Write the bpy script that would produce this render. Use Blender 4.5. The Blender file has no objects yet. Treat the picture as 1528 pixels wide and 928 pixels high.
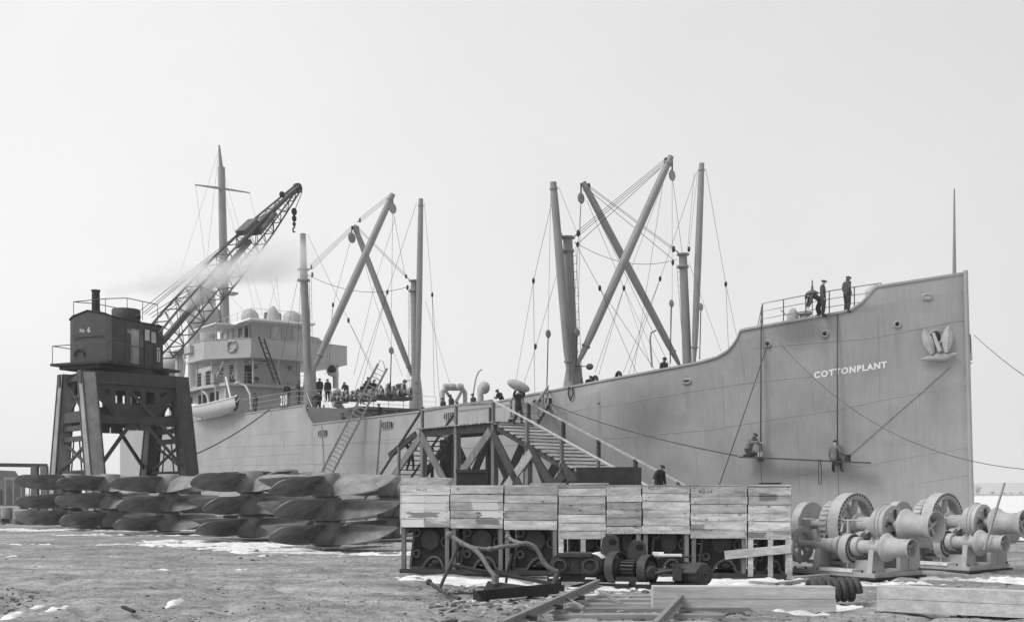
import bpy, bmesh, math, random
import numpy as np
from mathutils import Vector as V, Matrix as M
C = bpy.context.scene
COL = C.collection
rng = random.Random(7)
PI = math.pi
# ---------------------------------------------------------------- camera
FPX, CX, HY, EYE = 1640.0, 764.0, 735.0, 1.7      # focal length in photo pixels, principal column, horizon row, eye height
cam = bpy.data.cameras.new('camera'); camo = bpy.data.objects.new('camera', cam); COL.objects.link(camo)
camo.location = (0, 0, EYE); camo.rotation_euler = (PI / 2, 0, 0)
cam.sensor_width = 36; cam.lens = 36 * FPX / 1528; cam.shift_y = (HY - 464) / 1528
cam.clip_start = .1; cam.clip_end = 6000
C.camera = camo
# ---------------------------------------------------------------- sky and sun
SUN_EL, SUN_DIR2 = math.radians(50), (-.80, -.42)
w = bpy.data.worlds.new('World'); C.world = w; w.use_nodes = True
nt = w.node_tree; nt.nodes.clear()
sky = nt.nodes.new('ShaderNodeTexSky'); sky.sky_type = 'NISHITA'; sky.sun_disc = False
sky.sun_elevation = SUN_EL; sky.sun_rotation = math.atan2(SUN_DIR2[0], SUN_DIR2[1]) % (2 * PI)
sky.dust_density = 6; sky.air_density = 1.5
bw = nt.nodes.new('ShaderNodeRGBToBW')
mx = nt.nodes.new('ShaderNodeMix'); mx.data_type = 'FLOAT'; mx.inputs[0].default_value = .62; mx.inputs[3].default_value = 8.6
bg = nt.nodes.new('ShaderNodeBackground'); bg.inputs[1].default_value = .1
wo = nt.nodes.new('ShaderNodeOutputWorld')
nt.links.new(sky.outputs[0], bw.inputs[0]); nt.links.new(bw.outputs[0], mx.inputs[2])
# thin overcast: a little brighter towards the low left, as hazy sunlight leaves it
wtc = nt.nodes.new('ShaderNodeTexCoord'); wdt = nt.nodes.new('ShaderNodeVectorMath'); wdt.operation = 'DOT_PRODUCT'; wdt.inputs[1].default_value = V((-.80, .45, -.25)).normalized()
wma = nt.nodes.new('ShaderNodeMath'); wma.operation = 'MULTIPLY_ADD'; wma.inputs[1].default_value = .34; wma.inputs[2].default_value = .93; wml = nt.nodes.new('ShaderNodeMath'); wml.operation = 'MULTIPLY'
wnz = nt.nodes.new('ShaderNodeTexNoise'); wnz.inputs['Scale'].default_value = 2.2; wnz.inputs['Detail'].default_value = 6; wnz.inputs['Roughness'].default_value = .6; wnr = nt.nodes.new('ShaderNodeMapRange'); wnr.inputs[1].default_value = .3; wnr.inputs[2].default_value = .7; wnr.inputs[3].default_value = .965; wnr.inputs[4].default_value = 1.035; wm2 = nt.nodes.new('ShaderNodeMath'); wm2.operation = 'MULTIPLY'
nt.links.new(wtc.outputs['Generated'], wnz.inputs['Vector']); nt.links.new(wnz.outputs[0], wnr.inputs[0])
nt.links.new(wtc.outputs['Generated'], wdt.inputs[0]); nt.links.new(wdt.outputs['Value'], wma.inputs[0]); nt.links.new(wma.outputs[0], wm2.inputs[0]); nt.links.new(wnr.outputs[0], wm2.inputs[1]); nt.links.new(wm2.outputs[0], wml.inputs[0]); nt.links.new(mx.outputs[0], wml.inputs[1])
nt.links.new(wml.outputs[0], bg.inputs[0]); nt.links.new(bg.outputs[0], wo.inputs[0])
sl = bpy.data.lights.new('sun', 'SUN'); sl.energy = 1.5; sl.angle = math.radians(22); sl.color = (1, .995, .985)
so = bpy.data.objects.new('sun', sl); COL.objects.link(so)
sd = V((SUN_DIR2[0], SUN_DIR2[1], 0)).normalized() * math.cos(SUN_EL) + V((0, 0, math.sin(SUN_EL)))
so.rotation_euler = sd.to_track_quat('Z', 'Y').to_euler(); so.location = (-40, -20, 60)
C.view_settings.view_transform = 'Standard'; C.view_settings.look = 'None'
C.view_settings.exposure = .33; C.view_settings.gamma = 1; C.view_settings.use_curve_mapping = False
C.cycles.max_bounces = 6; C.cycles.volume_bounces = 4

# ---------------------------------------------------------------- helpers
ROOT = {}                                                    # top-level name -> world matrix
def tag(o, label=None, cat=None, group=None, kind=None):
    if label: o['label'] = label
    if cat: o['category'] = cat
    if group: o['group'] = group
    if kind: o['kind'] = kind
    return o
def thing(name, label, cat, loc=(0, 0, 0), rz=0, group=None, mtx=None):
    o = bpy.data.objects.new(name, None); COL.objects.link(o); o.empty_display_size = .2
    m = mtx if mtx is not None else M.Translation(loc) @ M.Rotation(rz, 4, 'Z')
    o.matrix_basis = m; ROOT[o.name] = m.copy()
    return tag(o, label, cat, group)
def rootm(p):
    while p.parent: p = p.parent
    return ROOT[p.name]
def piece(name, mesh, parent, mtx, mat=None):
    o = bpy.data.objects.new(name, mesh); COL.objects.link(o); o.parent = parent; o.matrix_basis = mtx
    return o
def frame_of(d, up=(0, 0, 1)):
    d = V(d).normalized(); u = V(up)
    if abs(d.dot(u.normalized())) > .995: u = V((0, 1, 0)) if abs(d.y) < .9 else V((1, 0, 0))
    x = u.cross(d).normalized(); y = d.cross(x).normalized()
    return x, y, d
def bar_mtx(p, q, wd, h, up=(0, 0, 1)):
    """matrix that maps a unit cube to a bar from p to q, wd across, h along up"""
    p, q = V(p), V(q); x, y, d = frame_of(q - p, up); L = (q - p).length; c = (p + q) / 2
    return M(((x.x * wd, y.x * h, d.x * L, c.x), (x.y * wd, y.y * h, d.y * L, c.y), (x.z * wd, y.z * h, d.z * L, c.z), (0, 0, 0, 1)))
CUBE_V = [(-.5, -.5, -.5), (.5, -.5, -.5), (.5, .5, -.5), (-.5, .5, -.5), (-.5, -.5, .5), (.5, -.5, .5), (.5, .5, .5), (-.5, .5, .5)]
CUBE_F = [(0, 3, 2, 1), (4, 5, 6, 7), (0, 1, 5, 4), (1, 2, 6, 5), (2, 3, 7, 6), (3, 0, 4, 7)]
class MB:
    def __init__(s): s.v = []; s.f = []
    def add(s, vs, fs, m=None):
        b = len(s.v)
        s.v += [tuple(m @ V(a)) for a in vs] if m is not None else [tuple(a) for a in vs]
        s.f += [tuple(b + i for i in f) for f in fs]; return s
    def box(s, c, sz, rz=0):
        return s.add(CUBE_V, CUBE_F, M.Translation(c) @ M.Rotation(rz, 4, 'Z') @ M.Diagonal((*sz, 1)))
    def bar(s, p, q, wd, h=None, up=(0, 0, 1)):
        return s.add(CUBE_V, CUBE_F, bar_mtx(p, q, wd, h or wd, up))
    def rings(s, rings, close=True, cap=True):
        n = len(rings[0]); vs = [a for r in rings for a in r]; fs = []
        for i in range(len(rings) - 1):
            for j in range(n if close else n - 1):
                k = (j + 1) % n
                fs.append((i * n + j, i * n + k, (i + 1) * n + k, (i + 1) * n + j))
        if cap and close:
            fs.append(tuple(range(n - 1, -1, -1))); fs.append(tuple((len(rings) - 1) * n + j for j in range(n)))
        return s.add(vs, fs)
    def tube(s, pts, r, n=6, cap=True):
        pts = [V(p) for p in pts]; rs = r if isinstance(r, (list, tuple)) else [r] * len(pts); out = []; ref = None
        for i, p in enumerate(pts):
            d = (pts[min(i + 1, len(pts) - 1)] - pts[max(i - 1, 0)])
            if d.length < 1e-9: d = V((0, 0, 1))
            d.normalize()
            if ref is None: x, y, _ = frame_of(d)
            else:
                x = ref - d * ref.dot(d)
                x = x.normalized() if x.length > 1e-6 else frame_of(d)[0]
                y = d.cross(x)
            ref = x
            out.append([p + (x * math.cos(2 * PI * j / n) + y * math.sin(2 * PI * j / n)) * rs[i] for j in range(n)])
        return s.rings(out, True, cap)
    def cyl(s, p, q, r, r2=None, n=12): return s.tube([p, q], [r, r if r2 is None else r2], n)
    def lathe(s, prof, p, ax, n=20, cap=True):
        x, y, d = frame_of(ax); p = V(p)
        return s.rings([[p + d * h + (x * math.cos(2 * PI * j / n) + y * math.sin(2 * PI * j / n)) * max(r, 1e-4) for j in range(n)] for r, h in prof], True, cap)
    def prism(s, poly, d, m):
        n = len(poly)
        vs = [(a, b, 0) for a, b in poly] + [(a, b, d) for a, b in poly]
        fs = [tuple(range(n - 1, -1, -1)), tuple(range(n, 2 * n))] + [(i, (i + 1) % n, n + (i + 1) % n, n + i) for i in range(n)]
        return s.add(vs, fs, m)
    def ell(s, c, rx, ry, rz, nu=10, nv=7, m=None):
        vs = [(0, 0, -1)]; fs = []
        for i in range(1, nv):
            a = -PI / 2 + PI * i / nv
            vs += [(math.cos(a) * math.cos(2 * PI * j / nu), math.cos(a) * math.sin(2 * PI * j / nu), math.sin(a)) for j in range(nu)]
        vs.append((0, 0, 1))
        for j in range(nu):
            k = (j + 1) % nu
            fs.append((0, 1 + k, 1 + j))
            for i in range(nv - 2): fs.append((1 + i * nu + j, 1 + i * nu + k, 1 + (i + 1) * nu + k, 1 + (i + 1) * nu + j))
            fs.append((1 + (nv - 2) * nu + j, 1 + (nv - 2) * nu + k, len(vs) - 1))
        mm = M.Translation(c) @ (m.to_4x4() if m is not None else M.Identity(4)) @ M.Diagonal((rx, ry, rz, 1))
        return s.add(vs, fs, mm)
    def torus(s, c, R, r, ax, n=20, m=8, arc=(0, 2 * PI)):
        x, y, d = frame_of(ax); c = V(c); full = abs(arc[1] - arc[0] - 2 * PI) < 1e-6
        k = n if full else n + 1; rr = []
        for i in range(k):
            a = arc[0] + (arc[1] - arc[0]) * i / n; o = x * math.cos(a) + y * math.sin(a)
            rr.append([c + o * (R + r * math.cos(2 * PI * j / m)) + d * r * math.sin(2 * PI * j / m) for j in range(m)])
        if full: rr.append(rr[0])
        return s.rings(rr, True, not full)
    def ring(s, c, R, R2, wd, ax, n=24):
        """flat wheel rim: outer R, inner R2, width wd along the axis"""
        x, y, d = frame_of(ax); c = V(c); q = []
        for i in range(n + 1):
            a = 2 * PI * i / n; o = x * math.cos(a) + y * math.sin(a)
            q.append([c + o * R - d * wd / 2, c + o * R + d * wd / 2, c + o * R2 + d * wd / 2, c + o * R2 - d * wd / 2])
        return s.rings(q, True, False)
    def mesh(s, name, smooth=False, ang=40):
        me = bpy.data.meshes.new(name); me.from_pydata(s.v, [], s.f); me.validate()
        bm = bmesh.new(); bm.from_mesh(me); bmesh.ops.recalc_face_normals(bm, faces=bm.faces); bm.to_mesh(me); bm.free()
        if smooth:
            me.shade_smooth(); me.set_sharp_from_angle(angle=math.radians(ang))
        return me
    def build(s, name, mat, parent=None, smooth=False, world=False, ang=40):
        if world and parent is not None:
            iv = rootm(parent).inverted(); s.v = [tuple(iv @ V(a)) for a in s.v]
        me = s.mesh(name, smooth, ang); me.materials.append(mat)
        o = bpy.data.objects.new(name, me); COL.objects.link(o); o.parent = parent
        return o
UC = {}
def plank(name, parent, p, q, wd, h, mat, up=(0, 0, 1), world=True):
    """one board or beam: an object of its own, all sharing the unit-cube mesh of their material"""
    if mat.name not in UC:
        me = MB().add(CUBE_V, CUBE_F).mesh('board_mesh'); me.materials.append(mat); UC[mat.name] = me
    m = bar_mtx(p, q, wd, h, up)
    if world: m = rootm(parent).inverted() @ m
    return piece(name, UC[mat.name], parent, m)
def single(name, mb, mat, label, cat, base, group=None, smooth=False, kind=None):
    """a thing that is one mesh, its origin at its base"""
    b = V(base); mb.v = [tuple(V(a) - b) for a in mb.v]
    o = mb.build(name, mat, None, smooth); o.location = b; ROOT[o.name] = M.Translation(b)
    return tag(o, label, cat, group, kind)
def copy_tree(o, parent=None):
    c = o.copy(); COL.objects.link(c)
    if parent is not None: c.parent = parent
    for ch in list(o.children): copy_tree(ch, c)
    return c
# pixel -> world
def ray(px, py): return V(((px - CX) / FPX, 1, (HY - py) / FPX))
def at(px, py, Y): r = ray(px, py); return V((r.x * Y, Y, EYE + r.z * Y))
def gnd(px, py, z=0.): r = ray(px, py); Y = (z - EYE) / r.z; return V((r.x * Y, Y, z))
# cheap value noise
def _h(i, j, sd): 
    t = np.sin(i * 127.1 + j * 311.7 + sd * 74.7) * 43758.5453; return t - np.floor(t)
def vnoise(x, y, sd=0):
    xi, yi = np.floor(x), np.floor(y); fx, fy = x - xi, y - yi
    fx = fx * fx * (3 - 2 * fx); fy = fy * fy * (3 - 2 * fy)
    return (_h(xi, yi, sd) * (1 - fx) + _h(xi + 1, yi, sd) * fx) * (1 - fy) + (_h(xi, yi + 1, sd) * (1 - fx) + _h(xi + 1, yi + 1, sd) * fx) * fy
def fbm(x, y, sd=0, o=4):
    s, a = 0, .5
    for k in range(o): s = s + a * vnoise(x * 2 ** k, y * 2 ** k, sd + k * 3.7); a *= .5
    return s
# ---------------------------------------------------------------- materials (all neutral greys: the photograph is monochrome)
def L(nt, a, b): nt.links.new(a, b)
def mat(name, v, rough=.8, var=.15, sc=2., fine=.1, bump=.15, bs=30., objvar=0., stretch=(1, 1, 1), metal=0., spec=.3):
    m = bpy.data.materials.new(name); m.use_nodes = True; t = m.node_tree; N = t.nodes
    b = N['Principled BSDF']; b.inputs['Roughness'].default_value = rough; b.inputs['Metallic'].default_value = metal
    b.inputs['Specular IOR Level'].default_value = spec
    g = N.new('ShaderNodeNewGeometry'); mp = N.new('ShaderNodeMapping'); mp.inputs['Scale'].default_value = stretch
    L(t, g.outputs['Position'], mp.inputs['Vector'])
    def noise(s, lo, hi, det=5):
        n = N.new('ShaderNodeTexNoise'); n.inputs['Scale'].default_value = s; n.inputs['Detail'].default_value = det; n.inputs['Roughness'].default_value = .6
        L(t, mp.outputs[0], n.inputs['Vector'])
        r = N.new('ShaderNodeMapRange'); r.inputs[1].default_value = .3; r.inputs[2].default_value = .7; r.inputs[3].default_value = lo; r.inputs[4].default_value = hi
        L(t, n.outputs[0], r.inputs[0]); return n, r.outputs[0]
    def mul(a, c):
        k = N.new('ShaderNodeMath'); k.operation = 'MULTIPLY'; L(t, a, k.inputs[0])
        if isinstance(c, (int, float)): k.inputs[1].default_value = c
        else: L(t, c, k.inputs[1])
        return k.outputs[0]
    n1, a = noise(sc, 1 - var, 1 + var); n2, c = noise(bs, 1 - fine, 1 + fine, 3)
    o = mul(mul(a, c), v)
    if objvar:
        oi = N.new('ShaderNodeObjectInfo'); r = N.new('ShaderNodeMapRange'); r.inputs[3].default_value = 1 - objvar; r.inputs[4].default_value = 1 + objvar
        L(t, oi.outputs['Random'], r.inputs[0]); o = mul(o, r.outputs[0])
    L(t, o, b.inputs['Base Color'])
    bp = N.new('ShaderNodeBump'); bp.inputs['Strength'].default_value = bump; bp.inputs['Distance'].default_value = .02
    L(t, n2.outputs[0], bp.inputs['Height']); L(t, bp.outputs[0], b.inputs['Normal'])
    m['out'] = 1
    return m, t, o, b, mul, noise, g
def simple(*a, **k): return mat(*a, **k)[0]
MT = {}
MT['hull_paint'], ht, hout, hb, hmul, hnoise, hg = mat('hull_paint', .33, .55, .07, .5, .04, .05, 14)
MT['ship_paint'] = simple('ship_paint', .40, .5, .08, .7, .04, .05, 20)
MT['mast_paint'] = simple('mast_paint', .255, .5, .12, .8, .05, .05, 20)
MT['white_paint'] = simple('white_paint', .62, .6, .06, 1.5)
MT['roof_white'] = simple('roof_white', .85, .8, .05, 1.5)
MT['deck'] = simple('deck', .14, .8, .2, 1)
MT['dark_void'] = simple('dark_void', .012, .8, .2, 3)  # near-black that paints the shade inside openings
MT['rope'] = simple('rope', .07, .9, .2, 8)
MT['wire'] = simple('wire', .08, .7, .2, 4)
MT['iron_dark'] = simple('iron_dark', .024, .6, .35, 5, .25, .4, 40)
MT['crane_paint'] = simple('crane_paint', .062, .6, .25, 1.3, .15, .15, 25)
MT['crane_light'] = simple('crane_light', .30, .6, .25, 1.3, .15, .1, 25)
MT['jib_paint'] = simple('jib_paint', .11, .6, .2, 2, .1)
MT['glass'] = simple('glass', .08, .12, .2, 1, spec=.6)
MT['pale_fill'] = simple('pale_fill', .5, .2, .2, 2)
MT['bronze'] = simple('bronze', .225, .5, .42, 2.2, .14, .12, 34, objvar=.12, metal=.0, spec=.12)
MT['wood_crate'] = None
MT['machine_grey'] = simple('machine_grey', .40, .5, .17, 3, .12, .2, 50)
MT['cloth_dark'] = simple('cloth_dark', .035, .95, .3, 8, .2, .3, 60, objvar=.35)
MT['cloth_trousers'] = simple('cloth_trousers', .04, .95, .3, 8, .2, .3, 60, objvar=.35)
MT['cloth_mid'] = simple('cloth_mid', .085, .95, .3, 8, .2, .3, 60)
MT['cloth_pale'] = simple('cloth_pale', .17, .95, .3, 8, .2, .3, 60)
MT['skin'] = simple('skin', .33, .6, .1, 20)
MT['boot'] = simple('boot', .03, .6, .2, 20)
MT['canvas'] = simple('canvas', .38, .9, .15, 4)
MT['tree_bark'] = simple('tree_bark', .09, .9, .2, 2)
MT['sign_dark'] = simple('sign_dark', .10, .7, .1, 3)
MT['lettering'] = simple('lettering', .80, .6, .08, 9)
MT['stencil'] = simple('stencil', .10, .8, .3, 30)
MT['lamp_metal'] = simple('lamp_metal', .12, .5, .2, 6)

def wood(name, v, along='x', dark=.55, objvar=.12, knots=True, grain=9):
    st = {'x': (.5, 5, 5), 'y': (5, .5, 5), 'z': (5, 5, .5)}[along]
    m, t, o, b, mul, noise, g = mat(name, v, .85, .16, 2.2, .14, .3, grain, objvar, st, spec=.15)
    N = t.nodes
    if knots:
        vo = N.new('ShaderNodeTexVoronoi'); vo.inputs['Scale'].default_value = 2.9; mp = N.new('ShaderNodeMapping'); mp.inputs['Scale'].default_value = (1, 1, 1.7)
        oi = N.new('ShaderNodeObjectInfo'); ad = N.new('ShaderNodeVectorMath'); ad.operation = 'ADD'
        L(t, g.outputs['Position'], ad.inputs[0]); L(t, oi.outputs['Random'], ad.inputs[1])
        L(t, ad.outputs[0], mp.inputs[0]); L(t, mp.outputs[0], vo.inputs['Vector'])
        r = N.new('ShaderNodeMapRange'); r.inputs[1].default_value = .06; r.inputs[2].default_value = .14; r.inputs[3].default_value = .38; r.inputs[4].default_value = 1
        L(t, vo.outputs['Distance'], r.inputs[0]); o = mul(o, r.outputs[0])
    L(t, o, b.inputs['Base Color'])
    # weather stains
    n2, s2 = noise(1.1, dark, 1.12)
    o = mul(o, s2); L(t, o, b.inputs['Base Color'])
    return m, t, o, b, mul, g
MT['wood_crate'], ct, cout, cbs, cmul, cg = wood('wood_crate', .53, 'x', .62, .28)
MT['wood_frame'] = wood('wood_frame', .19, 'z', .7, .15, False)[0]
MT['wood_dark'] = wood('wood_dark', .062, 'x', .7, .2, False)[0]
MT['wood_tread'] = wood('wood_tread', .33, 'x', .7, .22, False)[0]
MT['wood_beam'] = wood('wood_beam', .48, 'x', .85, .03, False, 14)[0]
MT['wood_tie'] = wood('wood_tie', .34, 'x', .6, .2, False)[0]
MT['rail_steel'] = simple('rail_steel', .24, .5, .25, 4, .2, .2, 30, metal=.2)
MT['ladder_wood'] = wood('ladder_wood', .30, 'z', .8, .1, False)[0]

# ---------------------------------------------------------------- ship frame: s aft from the stem, t to starboard (towards the camera), z up
ALPHA = math.radians(55); UX, UY = -math.cos(ALPHA), math.sin(ALPHA); NX, NY = -math.sin(ALPHA), -math.cos(ALPHA)
SX, SY = 20.6, 50.0
SHIPM = M(((UX, NX, 0, SX), (UY, NY, 0, SY), (0, 0, 1, 0), (0, 0, 0, 1)))
def s2w(s, t, z): return SHIPM @ V((s, t, z))
SHINV = SHIPM.inverted()
def w2s(p): return SHINV @ V(p)
def Pt(px, py, t):                                           # photo pixel on the vertical plane t = const
    r = ray(px, py); Y = (t + SX * NX + SY * NY) / (r.x * NX + NY); return w2s((r.x * Y, Y, EYE + r.z * Y))
def Ps(px, py, s):                                           # photo pixel on the vertical plane s = const
    r = ray(px, py); Y = (s + SX * UX + SY * UY) / (r.x * UX + UY); return w2s((r.x * Y, Y, EYE + r.z * Y))
def half(s, z):
    zz = min(max((z - 1.5) / 9, 0), 1); s0 = -.30 * (1 - zz); Ln = 25 + (15.5 - 25) * zz; p = .92 + (.75 - .92) * zz
    x = min(max((s - s0) / Ln, 0), 1); b = 6.6 * (1 - (1 - x) ** 2) ** p
    if s > 106: y = min((s - 106) / 19, 1); b *= math.sqrt(max(0, 1 - y * y))
    return b
def hullpt(px, py, off=0):                                   # photo pixel on the starboard side of the hull
    lo, hi = -.25, 122.
    for _ in range(50):
        s = (lo + hi) / 2; z = 8.
        for _ in range(3):
            p = s2w(s, half(s, z) + off, 0); z = EYE + (HY - py) / FPX * p.y
        if CX + FPX * p.x / p.y > px: lo = s
        else: hi = s
    return V((s, half(s, z) + off, z))
SHEER = [(120, 653), (150, 648), (283, 629), (404, 611.5), (453, 604.7), (456, 612), (460, 624), (466, 633), (573, 620), (625, 614), (687, 603), (735, 600.5), (799, 587), (810, 585.5),
         (866.7, 574), (931, 561.7), (1011.6, 546.7), (1045, 540), (1071, 532.5), (1086, 523.5), (1094, 515), (1099.6, 507), (1103, 499), (1105.5, 492.3),
         (1257, 465.5), (1272, 461), (1286, 452), (1297, 441), (1307, 428), (1437, 408)]
SHX = np.array([a for a, b in SHEER], float); SHY = np.array([b for a, b in SHEER], float)
SG = np.concatenate([np.arange(0, 3, .12), np.arange(3, 20, .2), np.arange(20, 55, .8), np.arange(55, 64, .15), np.arange(64, 106, 2.), np.arange(106, 125.01, 1.)])
def _ztop(s):
    z = 9.
    for _ in range(8):
        p = s2w(s, half(s, z), 0); px = CX + FPX * p.x / p.y
        z = EYE + (HY - np.interp(px, SHX, SHY)) / FPX * p.y
    return z
ZT = np.array([_ztop(float(s)) for s in SG])
def ztop(s): return float(np.interp(s, SG, ZT))
# ---------------------------------------------------------------- ground, river, far bank
def gz(x, y):
    x = np.asarray(x, float); y = np.asarray(y, float)
    near = np.clip((46 - y) / 14, 0, 1)
    h = (fbm(x * .35, y * .5, 1, 4) - .47) * .16 + (fbm(x * 2.1, y * 2.4, 5, 3) - .43) * .12
    rut = np.exp(-(((x + 2.2 + .25 * (y - 15)) % 3.4 - 1.7) / .22) ** 2) * np.exp(-((y - 16) / 4.5) ** 2) * (x < -1)
    h = h - rut * .06 - .07 * np.exp(-(((x - .9 * y + 20.5 + .5 * np.sin(y * .9)) % 5.2 - 2.6) / .16) ** 2) - .05 * np.exp(-(((x + .35 * y + 3 + .4 * np.sin(y * .7)) % 4.1 - 2.0) / .14) ** 2) * (x < -2) * np.clip((26 - y) / 6, 0, 1) + (fbm(x * 6, y * 6, 9, 3) - .43) * .06 * np.clip((24 - y) / 8, 0, 1)
    return h * near - .03
def grid_mesh(name, xs, ys, zf, mat, keep=None):
    X, Y = np.meshgrid(xs, ys); Z = zf(X, Y); nx, ny = len(xs), len(ys)
    idx = np.arange(nx * ny).reshape(ny, nx)
    q = np.stack([idx[:-1, :-1], idx[:-1, 1:], idx[1:, 1:], idx[1:, :-1]], -1).reshape(-1, 4)
    if keep is not None:
        kv = keep(X, Y, Z).ravel(); q = q[kv[q].any(axis=1)]
        used = np.zeros(nx * ny, bool); used[q.ravel()] = True; remap = np.cumsum(used) - 1
        q = remap[q]; co = np.stack([X, Y, Z], -1).reshape(-1, 3)[used]
    else: co = np.stack([X, Y, Z], -1).reshape(-1, 3)
    me = bpy.data.meshes.new(name); me.vertices.add(len(co)); me.vertices.foreach_set('co', co.ravel())
    me.loops.add(q.size); me.loops.foreach_set('vertex_index', q.ravel().astype(np.int32))
    me.polygons.add(len(q)); me.polygons.foreach_set('loop_start', np.arange(0, q.size, 4, dtype=np.int32))
    me.update(calc_edges=True); me.validate(); me.shade_smooth(); me.materials.append(mat)
    o = bpy.data.objects.new(name, me); COL.objects.link(o); return o
def tcoord(X, Y): return (X - SX) * NX + (Y - SY) * NY
mg, t, o, b, mul, noise, g = mat('mud', .305, .95, .22, .9, .16, .8, 26, spec=.12)
n, a = noise(.28, .82, 1.16); o = mul(o, a); n, a = noise(5.5, .70, 1.2); o = mul(o, a)  # patchy noise: wet and dry mud, with relief shading put into the colour
bn = t.nodes.new('ShaderNodeTexNoise'); bm_ = t.nodes.new('ShaderNodeMapping'); bm_.inputs['Scale'].default_value = (.42, .95, 1); bn.inputs['Scale'].default_value = 1.; bn.inputs['Detail'].default_value = 6; bn.inputs['Roughness'].default_value = .65; L(t, g.outputs['Position'], bm_.inputs[0]); L(t, bm_.outputs[0], bn.inputs['Vector'])
br_ = t.nodes.new('ShaderNodeMapRange'); br_.inputs[1].default_value = .36; br_.inputs[2].default_value = .64; br_.inputs[3].default_value = .70; br_.inputs[4].default_value = 1.25; L(t, bn.outputs[0], br_.inputs[0]); o = mul(o, br_.outputs[0])   # dragged, trodden bands of wet and dry mud
n, a = noise(13., .42, 1.3, 2); N = t.nodes                                  # dark chips trodden into the mud
a.node.inputs[1].default_value = .34; a.node.inputs[2].default_value = .42; a.node.inputs[4].default_value = 1.; o = mul(o, a)
L(t, o, b.inputs['Base Color'])
xs = np.concatenate([-np.geomspace(3000, 34, 26), np.arange(-32, -13, .35), np.arange(-13, 9, .075), np.arange(9, 20, .4), np.geomspace(21, 3000, 24)])
ys = np.concatenate([[-300, -40, 0, 8], np.arange(12, 26, .055), np.arange(26, 60, .3), np.arange(60, 260, 4), np.geomspace(270, 5000, 14)])
def landz(X, Y):
    z = gz(X, Y); tt = tcoord(X, Y); return np.where(tt < 7.6, np.where(Y > 1050, -.6, -2.4), z)
tag(grid_mesh('ground', xs, ys, landz, mg), kind='structure')
MT['snow'] = simple('snow', .72, .75, .22, 2.2, .14, .5, 26)
MT['ice'] = simple('ice', .72, .7, .07, .05, .03, .1, 2)
tag(MB().rings([[s2w(s, t, -1.0) for t in (7.3, -3000)] for s in (-2500, 2500)], False, False).build('river', MT['ice']), kind='structure')
tag(MB().box((0, 0, 0), (260, .5, 2.3)).build('quay_wall', MT['wood_dark']), kind='structure').matrix_basis = SHIPM @ M.Translation((60, 7.45, -1.2))
mb = MB()
hx = np.linspace(-2200, 2600, 300)
bankh = -.7 + 2.6 * fbm(hx * .012, hx * 0 + 3.1, 2, 3)
mb.rings([[V((x, 960, -1.3)), V((x, 962, float(h))), V((x, 1100, float(h) + .5)), V((x, 1200, -2))] for x, h in zip(hx, bankh)], True, False)
MT['bank'] = simple('bank', .2, .95, .3, .03)
tag(mb.build('far_bank', MT['bank']), kind='structure')
# snow lying in patches: a thin sheet that rises through the ground where it has drifted
PATCH = []                                                   # (x, y, rx, ry, thickness)
def pp(px, py, rx, ry, k=1.): p = gnd(px, py); PATCH.append((p.x, p.y, rx, ry, k))
for px, py, rx, ry, k in [(60, 789, 5, 1.6, .8), (150, 790, 5, 1.6, .8), (240, 797, 4, 1.2, .7), (330, 812, 3.0, 1.6, 1), (400, 817, 2.6, 1.0, 1), (285, 806, 2, 1, .8), (500, 823, 2.4, .5, .8), (560, 826, 1.2, .6, .8), (590, 815, 1.2, 2, .8), (440, 823, 2.2, .5, .9),
                        (640, 862, 1.0, .5, 1), (700, 866, 1.3, .55, 1), (770, 870, 1.2, .6, 1), (850, 876, 1.4, .6, 1), (940, 876, 1.3, .6, 1), (1030, 868, 1.4, .65, 1), (1110, 866, 1.2, .5, 1), (1150, 872, 1, .4, .9), (1190, 880, .7, .4, .8), (860, 886, .6, .2, .6), (1000, 862, .8, .5, 1),
                        (1260, 872, 1.2, .45, 1), (1340, 868, 1.2, .4, 1), (1420, 862, 1.6, .5, 1), (1510, 865, 1.4, .6, 1), (1240, 905, .6, .1, .8), (1180, 913, .7, .10, .8), (1262, 904, .4, .12, .9), (1100, 913, .5, .07, .6),
                        (760, 886, .5, .16, .5), (705, 893, .3, .15, .5), (22, 910, .13, .9, 1.0), (84, 904, .12, .6, 1.0), (57, 901, .07, .25, .9), (262, 898, .10, .5, .95), (150, 925, .25, .25, .9), (930, 884, .4, .12, .5), (250, 829, 4, .35, .25), (120, 812, 4, .3, .28), (420, 850, 3, .25, .2)]: pp(px, py, rx, ry, k)
def snz(X, Y):
    m = np.full_like(X, -.75)
    for x, y, rx, ry, k in PATCH:
        d = ((X - x) / rx) ** 2 + ((Y - y) / ry) ** 2
        m = np.maximum(m, k * np.clip(1.25 - d, -1, 1) - .75 * np.clip(d - 1.9, 0, 1))
    n = fbm(X * 1.7, Y * 2.6, 21, 4); n2 = fbm(X * 6, Y * 8, 31, 3)
    return gz(X, Y) + .075 * np.clip(m - .66 + (n - .47) * 2.3 + (n2 - .44) * 1.7 + (vnoise(X * 13, Y * 16, 77) - .5) * .55, -1, .8)
tag(grid_mesh('snow', np.arange(-27, 12.5, .075), np.concatenate([np.arange(14, 26, .055), np.arange(26, 54, .16)]), snz, MT['snow'], lambda X, Y, Z: Z > gz(X, Y) - .004), kind='stuff')

# ---------------------------------------------------------------- the ship
ship = thing('cargo_ship', 'large pale grey cargo ship with derricks and raised bow lying along the quay', 'ship', mtx=SHIPM)
def sb(mb, name, m, parent=None, smooth=False, ang=40): return mb.build(name, m, parent or ship, smooth, False, ang)
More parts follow.
